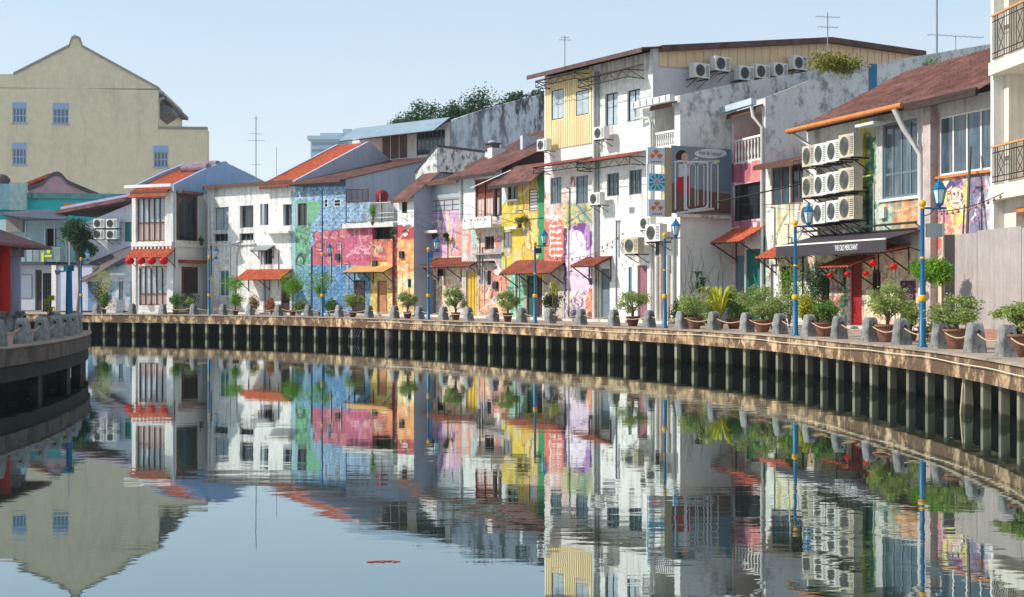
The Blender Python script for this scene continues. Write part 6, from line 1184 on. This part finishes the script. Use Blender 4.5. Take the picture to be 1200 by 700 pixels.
P = bankp(92, 4)[0]; s = P.y / F0
tree('terrace_tree', 'dark green tree growing beside the cafe terrace', (P.x, P.y, ZQ), 5.6, [(0, 0, CAMZ + (HOR - 278) * s - ZQ, 17 * s), (-.3, 0, CAMZ + (HOR - 266) * s - ZQ, 13 * s), (.5, 0, CAMZ + (HOR - 292) * s - ZQ, 14 * s)], L6, 2600, .1, 40, 'trees')
for i, (px, y0, y1, w_, Y, lb) in enumerate(((497, 116, 146, 36, 118, 'bushy tree showing above the pale blue corrugated awning'), (533, 121, 142, 24, 116, 'small tree crown left of the mouldy high wall top'), (570, 102, 134, 36, 114, 'highest tree crown above the mouldy wall'), (605, 110, 128, 22, 112, 'small tree crown over the right part of the mouldy wall'), (629, 108, 124, 22, 110, 'tree crown nearest the tall white house'), (470, 139, 150, 22, 120, 'low sprig of tree left of the awning ridge'))):
    s = Y / F0; zt = CAMZ + (HOR - y0 + 4) * s - ZQ; r = w_ * s / 2 * 1.45
    tree('tree', lb, ((px - 600) * s, Y, ZQ), zt, [(0, 0, zt - r * .75, r * .85), (r * .6, 0, zt - r * 1.3, r * .7), (-r * .55, 0, zt - r * 1.25, r * .7)], L6, 1100, .13, 60 + i * 5, 'trees behind the houses')
# ------------------------------------------------------------------ air conditioners
def acunit(cm, nm='air_conditioner'):
    o = thing(nm, 'x', 'air conditioner'); MB().box(-.42, .42, -.32, 0, 0, .6).build('casing', cm, o)
    m = MB()
    for r in (.235, .17, .105, .04): pts = [( -.1 + r * math.cos(2 * math.pi * j / 16), -.335, .3 + r * math.sin(2 * math.pi * j / 16)) for j in range(17)]; m.tube(pts, .011, 4, cap=False)
    for j in range(8): t = math.pi * j / 8; m.bar((-.1 - .235 * math.cos(t), -.333, .3 - .235 * math.sin(t)), (-.1 + .235 * math.cos(t), -.333, .3 + .235 * math.sin(t)), .007)
    f = m.build('fan_grille', FAN, o); d = MB(); d.add([(-.1 + .23 * math.cos(2 * math.pi * j / 18), -.323, .3 + .23 * math.sin(2 * math.pi * j / 18)) for j in range(18)], [tuple(range(18))]); d.build('fan_opening', mat('fan_shadow', C(112, 112, 108), .8, .2), f)
    m = MB()
    for k in range(9): m.box(.2, .38, -.33, -.321, .08 + k * .052, .1 + k * .052)
    m.build('vent_slats', FAN, o)
    for x in (-.3, .3): MB().box(x - .02, x + .02, -.36, .32, -.05, -.01).bar((x, -.32, -.05), (x, .3, -.34), .025).build('bracket', IRON, o)
    return o
A0_ = acunit(LWHITE); A1_ = acunit(LOLD); used = set()
def ac(Fr, px, py, label, old=False, y=-.36, sc=1., grp='air conditioners on the house fronts', side=None):
    src = A1_ if old else A0_
    if side: a, z = Fr.side(px, py, Fr.L + .4); P = Fr.world(Fr.L + .38, a, z - .3 * sc); rz = Fr.rz + rad(90)
    else: P = Fr.world(Fr.u(px, y - .3), y, Fr.z(px, py, y - .3) - .3 * (sc[2] if isinstance(sc, tuple) else sc)); rz = Fr.rz
    if id(src) in used: return dup(src, P, rz, label, grp, sc)
    used.add(id(src)); src.location = P; src.rotation_euler = (0, 0, rz); src['label'] = label; src['group'] = grp; src.scale = sc if isinstance(sc, tuple) else (sc,) * 3; return src
rows = (('top', ((948, 183), (962, 180.5), (977, 177), (994, 171))), ('middle', ((948, 219), (962, 217), (977, 214), (994, 210.5))), ('bottom', ((946, 252), (961, 250), (977, 247.5), (994, 244))))
for rn_, cs in rows:
    for k, (x, y) in enumerate(cs): ac(F13, x, y, 'cream air conditioner in the %s row of the stack, %s from the left' % (rn_, ORD[k + 1]), sc=(1.25, 1.25, 1.5) if k == 3 else (1.08, 1.1, 1.4), y=-.4, old=(k + len(rn_)) % 3 == 0, grp='stacked air conditioners on the merchant house')
ac(F9, 635, 170, 'white air conditioner on the left corner below the cream cladding'); ac(F9, 702, 156, 'small white air conditioner beside the long drainpipe below the top windows')
ac(F9, 697, 233, 'white air conditioner between second-floor windows of the tall white house'); ac(F9, 741, 288, 'large yellowed air conditioner above the mauve door', True, sc=1.25)
ac(F10, 756, 262, 'small white air conditioner under the logo sign, left one'); ac(F10, 767, 273, 'taller white air conditioner under the logo sign, right one', sc=1.3)
for x, y, lb in ((817, 84, 'tilted white air conditioner under the blue board, leftmost on the metal gable'), (841, 76, 'white air conditioner raised highest, second on the metal gable'), (869, 87, 'third white air conditioner from the left on the metal gable'), (888, 85, 'fourth white air conditioner from the left, half behind the parapet'), (909, 83, 'fifth air conditioner, mostly hidden behind the mottled parapet'), (932, 75, 'big white air conditioner with blue sticker, farthest on the metal gable')):
    o = ac(F9, x, y, lb, sc=1.15, side=True, grp='air conditioners on the metal gable')
a, z = F9.side(932, 75, F9.L + .8); MB().box(.16, .38, -.328, -.322, .46, .56).build('blue_sticker', mat('blue_sticker', C(40, 150, 210), .5, .05), o)
for k, (x, y) in enumerate(((116, 262), (131, 262), (116, 275), (131, 275))): ac(FS, x, y, 'grey air conditioner on the lilac-edged side house, %s %s' % (('upper', 'lower')[k // 2], ('left', 'right')[k % 2]), sc=1.15, grp='four condensers on the side house')
fd = thing('ventilation_fan', 'bare dark round fan mounted left of the yellowed air conditioner', 'fan', F9.world(F9.u(733, -.3), -.3, F9.z(733, 289, -.3)), F9.rz)
m = MB()
for r in (.36, .26, .16): m.tube([(r * math.cos(2 * math.pi * j / 18), 0, r * math.sin(2 * math.pi * j / 18)) for j in range(19)], .02, 5, cap=False)
m.build('guard', IRON, fd); m = MB()
for j in range(5): t = 2 * math.pi * j / 5; m.prism([(.04 * math.cos(t), .03, .04 * math.sin(t)), (.3 * math.cos(t), .03, .3 * math.sin(t)), (.3 * math.cos(t + .7), .08, .3 * math.sin(t + .7))], (0, .01, 0))
m.build('blades', BROWNW, fd); MB().box(-.03, .03, .05, .3, -.03, .03).build('bracket', IRON, fd)

# ------------------------------------------------------------------ red lanterns
def lantern():
    o = thing('paper_lantern', 'x', 'lantern'); m = MB(); n = 24; vs = []
    for i in range(11):
        a = math.pi * (.08 + .84 * i / 10)
        for j in range(n): r = .3 * math.sin(a) * (1 + .035 * (j % 2)); vs.append((r * math.cos(2 * math.pi * j / n), r * math.sin(2 * math.pi * j / n), .24 * math.cos(a)))
    m.add(vs, [(i * n + j, (i + 1) * n + j, (i + 1) * n + (j + 1) % n, i * n + (j + 1) % n) for i in range(10) for j in range(n)], True); m.build('shade', REDL, o)
    m = MB(); m.lathe([(.08, .215), (.09, .26)], n=12).lathe([(.08, -.26), (.09, -.215)], n=12); m.build('collar', GOLD, o)
    m = MB()
    for k in range(9): t = k * .7; m.tube([(.03 * math.cos(t), .03 * math.sin(t), -.26), (.04 * math.cos(t), .04 * math.sin(t), -.5)], .008, 4)
    m.build('tassel', GOLD, o); MB().tube([(0, 0, .26), (0, 0, .5)], .008, 4).build('cord', FRD, o); return o
F1_ = frame(155, 204, 2.6); lt = lantern(); first = True
for Fr, px, py, r, y, lb, g_ in [(F1_, x, 306, 5.2, -.95, 'large red lantern under the orange awning, %s from the left of four' % ORD[k + 1], 'lanterns of the lantern house') for k, x in enumerate((152, 165, 177.5, 191.5))] + [(F13, 972.6, 322.5, 3.3, -1.3, 'small red lantern hanging left of the red door', 'lanterns of the merchant house'), (F13, 993, 321.5, 3.7, -1.3, 'small red lantern hanging just left over the red door', 'lanterns of the merchant house'), (F13, 1014.8, 320.5, 3.7, -1.3, 'small red lantern hanging right of the red door', 'lanterns of the merchant house'), (F13, 1023, 308.7, 4.6, -1.5, 'bigger red lantern at the right end of the small tiled awning', 'lanterns of the merchant house'), (F13, 1047, 312.4, 4.4, -1.5, 'bigger red lantern farthest right under the black canopy', 'lanterns of the merchant house')]:
    P = Fr.world(Fr.u(px, y), y, Fr.z(px, py, y)); sc = r * P.y / F0 / .3
    if first: lt.location = P; lt.scale = (sc,) * 3; lt['label'] = lb; lt['group'] = g_; first = False
    else: dup(lt, P, 0, lb, g_, sc)

# ------------------------------------------------------------------ billboard and logo sign on the side of the loggia house
UB = F10.L + .22
def bs(x, y, u=UB): a, z = F10.side(x, y, u); return a, z
def sbox(x0, y0, x1, y1, u0, u1): a, z1 = bs((x0), (y0 + y1) / 2); b, _ = bs(x1, (y0 + y1) / 2); zt = bs((x0 + x1) / 2, y0)[1]; zb = bs((x0 + x1) / 2, y1)[1]; return MB().box(u0, u1, a, b, zb, zt)
bb = thing('billboard', 'grey billboard showing a dark-haired child behind a white safety gate with a speech bubble', 'billboard', F10.loc, F10.rz)
sbox(787, 173, 857, 251, UB - .06, UB).build('panel', mat('billboard_grey', C(128, 142, 152), .6, .12, .8, 4, 0), bb); sbox(779, 173, 787, 254, UB - .3, UB + .01).build('tan_edge', mat('tan_panel_edge', C(172, 156, 128), .7, .1), bb)
def decal(pts, u, m_, nm='print'): MB().prism([(UB + u,) + bs(x, y) for x, y in pts], (.004, 0, 0)).build(nm, m_, bb)
def ell(cx, cy, rx, ry, n=20): return [(cx + rx * math.cos(2 * math.pi * k / n), cy + ry * math.sin(2 * math.pi * k / n)) for k in range(n)]
decal([(787.5, 214), (808, 220), (830, 224), (856, 228), (856, 250), (787.5, 250)], .004, mat('print_brown', C(112, 84, 78), .6, .25, 1.5, 8, 0)); decal([(840, 175), (856, 175), (856, 226), (842, 224)], .005, mat('print_blue', C(100, 128, 146), .6, .12, 1, 6, 0))
decal(ell(799, 184, 7.2, 8), .009, mat('print_hair', C(44, 36, 40), .6, .15)); decal(ell(802.5, 184.5, 4.2, 5.6), .013, mat('print_skin', C(206, 160, 140), .6, .08)); decal([(793, 190), (793, 180), (798, 178), (798, 188)], .017, mat('print_hair', None))
decal([(795, 192), (806, 192), (808, 206), (795, 208)], .009, mat('print_shirt', C(196, 200, 210), .6, .1)); decal([(794, 208), (808, 205), (809, 226), (800, 230), (792, 220)], .009, mat('print_red', C(180, 40, 60), .6, .12))
decal([(800, 195), (808, 190), (809.5, 193), (802, 199)], .013, mat('print_skin', None))
gw = mat('print_gate', C(210, 216, 222), .5, .06)
g_ = MB()
def gl(pts, r): g_.tube([(UB + .018,) + bs(x, y) for x, y in pts], r, 5)
def arch(x0, x1, y0, y1, r): n = 6; gl([(x0, y1)] + [((x0 + x1) / 2 - (x1 - x0) / 2 * math.cos(math.pi * k / n), y0 + 3 - 3 * math.sin(math.pi * k / n)) for k in range(n + 1)] + [(x1, y1)], r)
arch(791, 802, 189, 246, .045); arch(803.5, 829, 190, 246, .05); arch(807.5, 814.5, 192, 242, .025); arch(817.5, 824.5, 192, 241, .025); arch(833, 841, 191, 245, .03); gl([(803.5, 243), (807, 247), (826, 244), (829, 240)], .05); gl([(792, 250), (836, 245)], .05); gl([(829, 190), (829, 243)], .05); gl([(789, 190), (840, 189)], .03)
g_.build('printed_gate', gw, bb)
decal(ell(832.5, 180, 19, 5.6, 26), .009, mat('print_bubble', C(206, 212, 216), .5, .05), 'speech_bubble'); decal(ell(816, 185.8, 2.4, 1.3), .009, mat('print_bubble', None), 'bubble_tail'); decal(ell(812.6, 187.4, 1.2, .8), .009, mat('print_bubble', None), 'bubble_tail')
decal([(836, 189), (843, 188), (843, 190.5), (836, 191.5)], .019, mat('yellow_mark', None), 'print')
yc, zc = bs(832.5, 180); wT = bs(846, 180)[0] - bs(819.5, 180)[0]
textmesh('lettering', 'How do I escape?', .3, mat('print_text', C(50, 54, 70), .6, .05), bb, Matrix.Translation((UB + .016, yc, zc)) @ Matrix.Rotation(rad(90), 4, 'Z') @ Matrix.Rotation(rad(90), 4, 'X'), .002, wT)
sb_ = thing('logo_sign', 'narrow white sign with three-diamond orange logos above and below a blue sunburst', 'sign', F10.loc, F10.rz)
WS = mat('sign_white', C(206, 214, 228), .5, .05); OR = mat('logo_orange', C(222, 118, 30), .5, .15); RD = mat('logo_red', C(190, 40, 60), .5, .05); CY = mat('sunburst_blue', C(20, 140, 176), .5, .05)
def dc(pts, u, m_, nm): MB().prism([(UB + u,) + bs(x, y) for x, y in pts], (.004, 0, 0)).build(nm, m_, sb_)
m = MB()
for x0, y0, x1, y1, mm in ((759, 173, 779, 193, WS), (760, 203.5, 779.5, 224, mat('sign_pale_blue', C(150, 204, 226), .5, .05)), (760, 234, 780, 254, WS)):
    sbox(x0, y0, x1, y1, UB - .06, UB).build('sign_panel', mm, sb_)
for x in (759.6, 779): sbox(x - .4, 173, x + .6, 254, UB - .1, UB - .062).build('sign_frame', FRW, sb_)
for cy, cx in ((183, 769), (244, 770)):
    for dx, dy in ((-.2, -4.6), (-4.4, .4), (4.0, .4)):
        X, Y = cx + dx, cy + dy; dc([(X - 3.4, Y - 1), (X - 1.6, Y - 2.8), (X + 1.6, Y - 2.8), (X + 3.4, Y - 1), (X, Y + 3)], .004, OR, 'logo_diamond')
    for k in range(5): X = cx - 5 + k * 2.5; dc([(X - .8, cy + 6), (X + .8, cy + 6), (X + .8, cy + 7.6), (X - .8, cy + 7.6)], .004, RD, 'logo_letter')
for k in range(10): t = 2 * math.pi * k / 10 + .3; c_, s_ = math.cos(t), math.sin(t); dc([(770 + 4 * c_ - .4 * s_, 213.7 + 4 * s_ + .4 * c_), (770 + 9.2 * c_ - 1.7 * s_, 213.7 + 9.2 * s_ + 1.7 * c_), (770 + 9.2 * c_ + 1.7 * s_, 213.7 + 9.2 * s_ - 1.7 * c_), (770 + 4 * c_ + .4 * s_, 213.7 + 4 * s_ - .4 * c_)], .004, CY, 'sunburst_ray')
for dx, dy in ((0, -1.6), (-1.8, 1.2), (1.8, 1.2)): X, Y = 770 + dx, 213.7 + dy; dc([(X - 1.4, Y), (X, Y - 1.4), (X + 1.4, Y), (X, Y + 1.4)], .006, OR, 'logo_diamond')
a, b = bs(795, 251)[0], bs(857, 251)[0]; MB().box(F10.L + .003, UB - .0, a, b, bs(826, 255.5)[1], bs(826, 251.6)[1]).build('support_ledge', OLDW, bb)

# ------------------------------------------------------------------ grey hoarding at the right
P1 = bankp(1119, 4.2)[0]; P2 = bankp(1300, 4.0)[0]; FH = Frame(P1, P2, ZQ); hd = thing('hoarding_fence', 'tall weathered grey board hoarding at the right end of the walkway', 'fence', FH.loc, FH.rz)
HM = mat('weathered_grey_board', C(174, 163, 158), .85, .15, 1.5, 14, .2, streak=.5, gcol=C(120, 110, 116)); zt = FH.z(1150, 272)
xs = [0] + [FH.u(x) for x in (1145, 1197)] + [FH.u(1197) + 1.6, FH.L]
for i, (a, b) in enumerate(zip(xs, xs[1:])):
    MB().box(a + .012, b - .012, 0, .05, .12 + .02 * (i % 2), zt + .05 * (i % 2)).build('board_panel', HM, hd)
    MB().box(a - .04, a + .04, .055, .14, 0, zt - .1).build('post', IRON, hd)
MB().box(0, FH.L, -.02, .16, 0, .35).build('brick_footing', mat('brick_footing', C(176, 132, 116), .9, .25, 2, 12, .3, wave=('Z', 3)), hd)
a = Vector((P1.x, P1.y)); b = a + Vector((-.33, -.02)); Fr_ = Frame(b, a, ZQ); ret = MB().box(-.0, Fr_.L, 0, .05, .1, zt).build('return_panel', mat('shaded_grey_board', C(112, 102, 106), .85, .15, 1.5, 14, .2, streak=.4), hd)  # same board as the fence, its shade side put into a darker colour
d_ = Fr_.loc - FH.loc; ret.location = (d_.dot(FH.t), d_.dot(FH.i), 0); ret.rotation_euler = (0, 0, Fr_.rz - FH.rz)

# ------------------------------------------------------------------ wires, string lights, aerials
def wp(Fr, px, py, y=-.1): return Fr.world(Fr.u(px, y), y, Fr.z(px, py, y))
def wire(lb, A, B, sag=.15, r=.012, nm='overhead_cable', bulbs=0, grp='cables across the fronts'):
    q = [A.lerp(B, k / 12) - Vector((0, 0, sag * 4 * (k / 12) * (1 - k / 12))) for k in range(13)]; m = MB()
    if not bulbs: return tag(m.tube(q, r, 4).build(nm, FRD), lb, 'cable', grp)
    o = thing(nm, lb, 'string lights', A); m.tube([p - A for p in q], r, 4).build('wire', FRD, o)
    for k in range(bulbs): p = A.lerp(B, (k + .5) / bulbs); t = (k + .5) / bulbs; p = p - Vector((0, 0, sag * 4 * t * (1 - t))) - A; MB().ball((p.x, p.y, p.z - .08), .045, n=8, m=6).lathe([(.02, p.z - .05), (.02, p.z)], (p.x, p.y, 0), 6).build('bulb', mat('amber_bulb', C(150, 110, 70), .3, .2), o)
F5_ = frame(466, 485, 4.5); F7_ = frame(541, 588, 5.3); F6_ = frame(500, 541, 5.9)
wire('black cable running level across the slim tower and pink house', wp(F5_, 462, 248, -.3), wp(F7_, 612, 250, -.4), .1)
wire('black cable slanting down across the grey flank, lower of two', wp(F5_, 458, 249, -.5), wp(F6_, 500, 268, -.9), .03); wire('black cable slanting down to the sunshade of the pink house', wp(F5_, 478, 250, -.5), wp(F6_, 521, 270, -1.2), .03)
wire('black cable slanting from the pilaster down to the fern shelf', wp(F7_, 541, 238, -.3), wp(FY, 606, 262, -.5), .05); wire('pale cable sagging across the doorway of the swirling mural house', wp(F6_, 490, 310, -.9), wp(F7_, 555, 307, -.9), .1, .014)
wire('string of bulbs from the lamp post to the balcony block', wp(F13, 1100, 248, -3.4), wp(F13, 1176, 226, -3.2), .12, .015, 'string_lights', 11, 'string lights'); wire('string of bulbs above the awnings of the tall white house', wp(F9, 640, 300, -.9), wp(F9, 722, 286, -.9), .35, .012, 'string_lights', 9, 'string lights')
wire('string of small bulbs beside the bare fan', wp(F9, 703, 290, -.9), wp(F9, 733, 270, -.6), .1, .01, 'string_lights', 5, 'string lights'); wire('bamboo-like pole slanting across the billboard to the pink house window', wp(F11, 838, 237, -2.8), wp(F12, 945, 214, -.6), .02, .03, 'slanting_pole'); wire('thin cable running level below the brown windows', wp(F11, 862, 240, -.3), wp(F12, 945, 238, -.4), .03)
wire('rusty pole leaning against the mural left of the hoarding', wp(F13, 1133, 285, -.8), wp(F13, 1137, 172, -.3), 0, .05, 'rusty_pole'); wire('thin rusty rod beside the leaning pole', wp(F13, 1128, 285, -.7), wp(F13, 1130, 240, -.5), 0, .03, 'rusty_rod')
def aerial(lb, P, h, arms, rot=0.4, r=.02):
    o = thing('tv_aerial', lb, 'aerial', P, rot, 'rooftop aerials'); MB().tube([(0, 0, -1.2), (0, 0, h)], r, 5).build('mast', GREYM, o)
    for z, L_, n in arms:
        m = MB(); m.tube([(-L_ / 2, 0, z), (L_ / 2, 0, z)], .012, 4)
        for k in range(n): x = -L_ / 2 + L_ * (k + .5) / n; m.tube([(x, -.25, z), (x, .25, z)], .008, 4)
        m.build('antenna', GREYM, o)
def hp(px, py, Y): return Vector(((px - 600) / F0 * Y, Y, CAMZ + (HOR - py) * Y / F0))
s = 90 / F0; aerial('thin tall aerial with short cross arms behind the white house', hp(300, 205, 90), 69 * s, [(66 * s, .4, 1), (48 * s, .9, 4), (40 * s, 1.2, 5), (12 * s, .7, 4)], .3, .035); aerial('short thin aerial between the white house and orange roof', hp(324, 208, 90), 35 * s, [], 0, .02)
s = 70 / F0; aerial('aerial standing on the tall white house above the cream cladding', hp(662, 80, 68), 38 * 68 / F0, [(36 * 68 / F0, .5, 3), (33 * 68 / F0, .7, 3)], .2, .025)
aerial('tall double-armed aerial near the peak of the metal gable', hp(970, 95, 64), 80 * 64 / F0, [(75 * 64 / F0, 1.3, 6), (63 * 64 / F0, 1.1, 5)], .2, .03); aerial('plain tall mast near the right end of the long parapet', hp(1098, 58, 62), 62 * 62 / F0, [], 0, .05); aerial('low aerial with a long horizontal boom beside the balcony block', hp(1120, 58, 60), 16 * 60 / F0, [(15.5 * 60 / F0, 3.0, 9)], .25, .02)
um = thing('garden_umbrella', 'folded dark red umbrella on the roof terrace', 'umbrella', FA.world(FA.u(440), .6, FA.z(440, 262)), 0); h = FA.z(440, 222) - FA.z(440, 262)
MB().tube([(0, 0, 0), (0, 0, h)], .03, 6).build('pole', FRD, um); MB().lathe([(.02, h + .05), (.35, h - .12), (.42, h - .3), (.36, h - .7), (.3, h - .75)], n=10).build('canopy', mat('dark_red_cloth', C(130, 30, 36), .8, .2), um)
MOSS = thing('ridge_shrub', 'yellow-green mossy growth heaped on the parapet in front of the metal gable', 'shrub', F11.world(F11.L, F11.side(985, 78)[0], F11.side(985, 78)[1]), F11.rz + rad(90), None)
m = MB(); leaves(m, (0, 0, .1), (1.7, .5, .5), 2600, .07, 77, 14); m.build('foliage', mat('olive_moss', C(150, 150, 50, .8), .8, .4, 4, 20, 0), MOSS)
sw = thing('wall_shrub', 'small green weed rooted in the long stained parapet wall', 'shrub', F11.world(F11.L + .1, *F11.side(1089, 88)), 0); m = MB(); leaves(m, (0, -.1, 0), (.5, .25, .8), 500, .06, 78, 8); m.build('foliage', L2, sw)
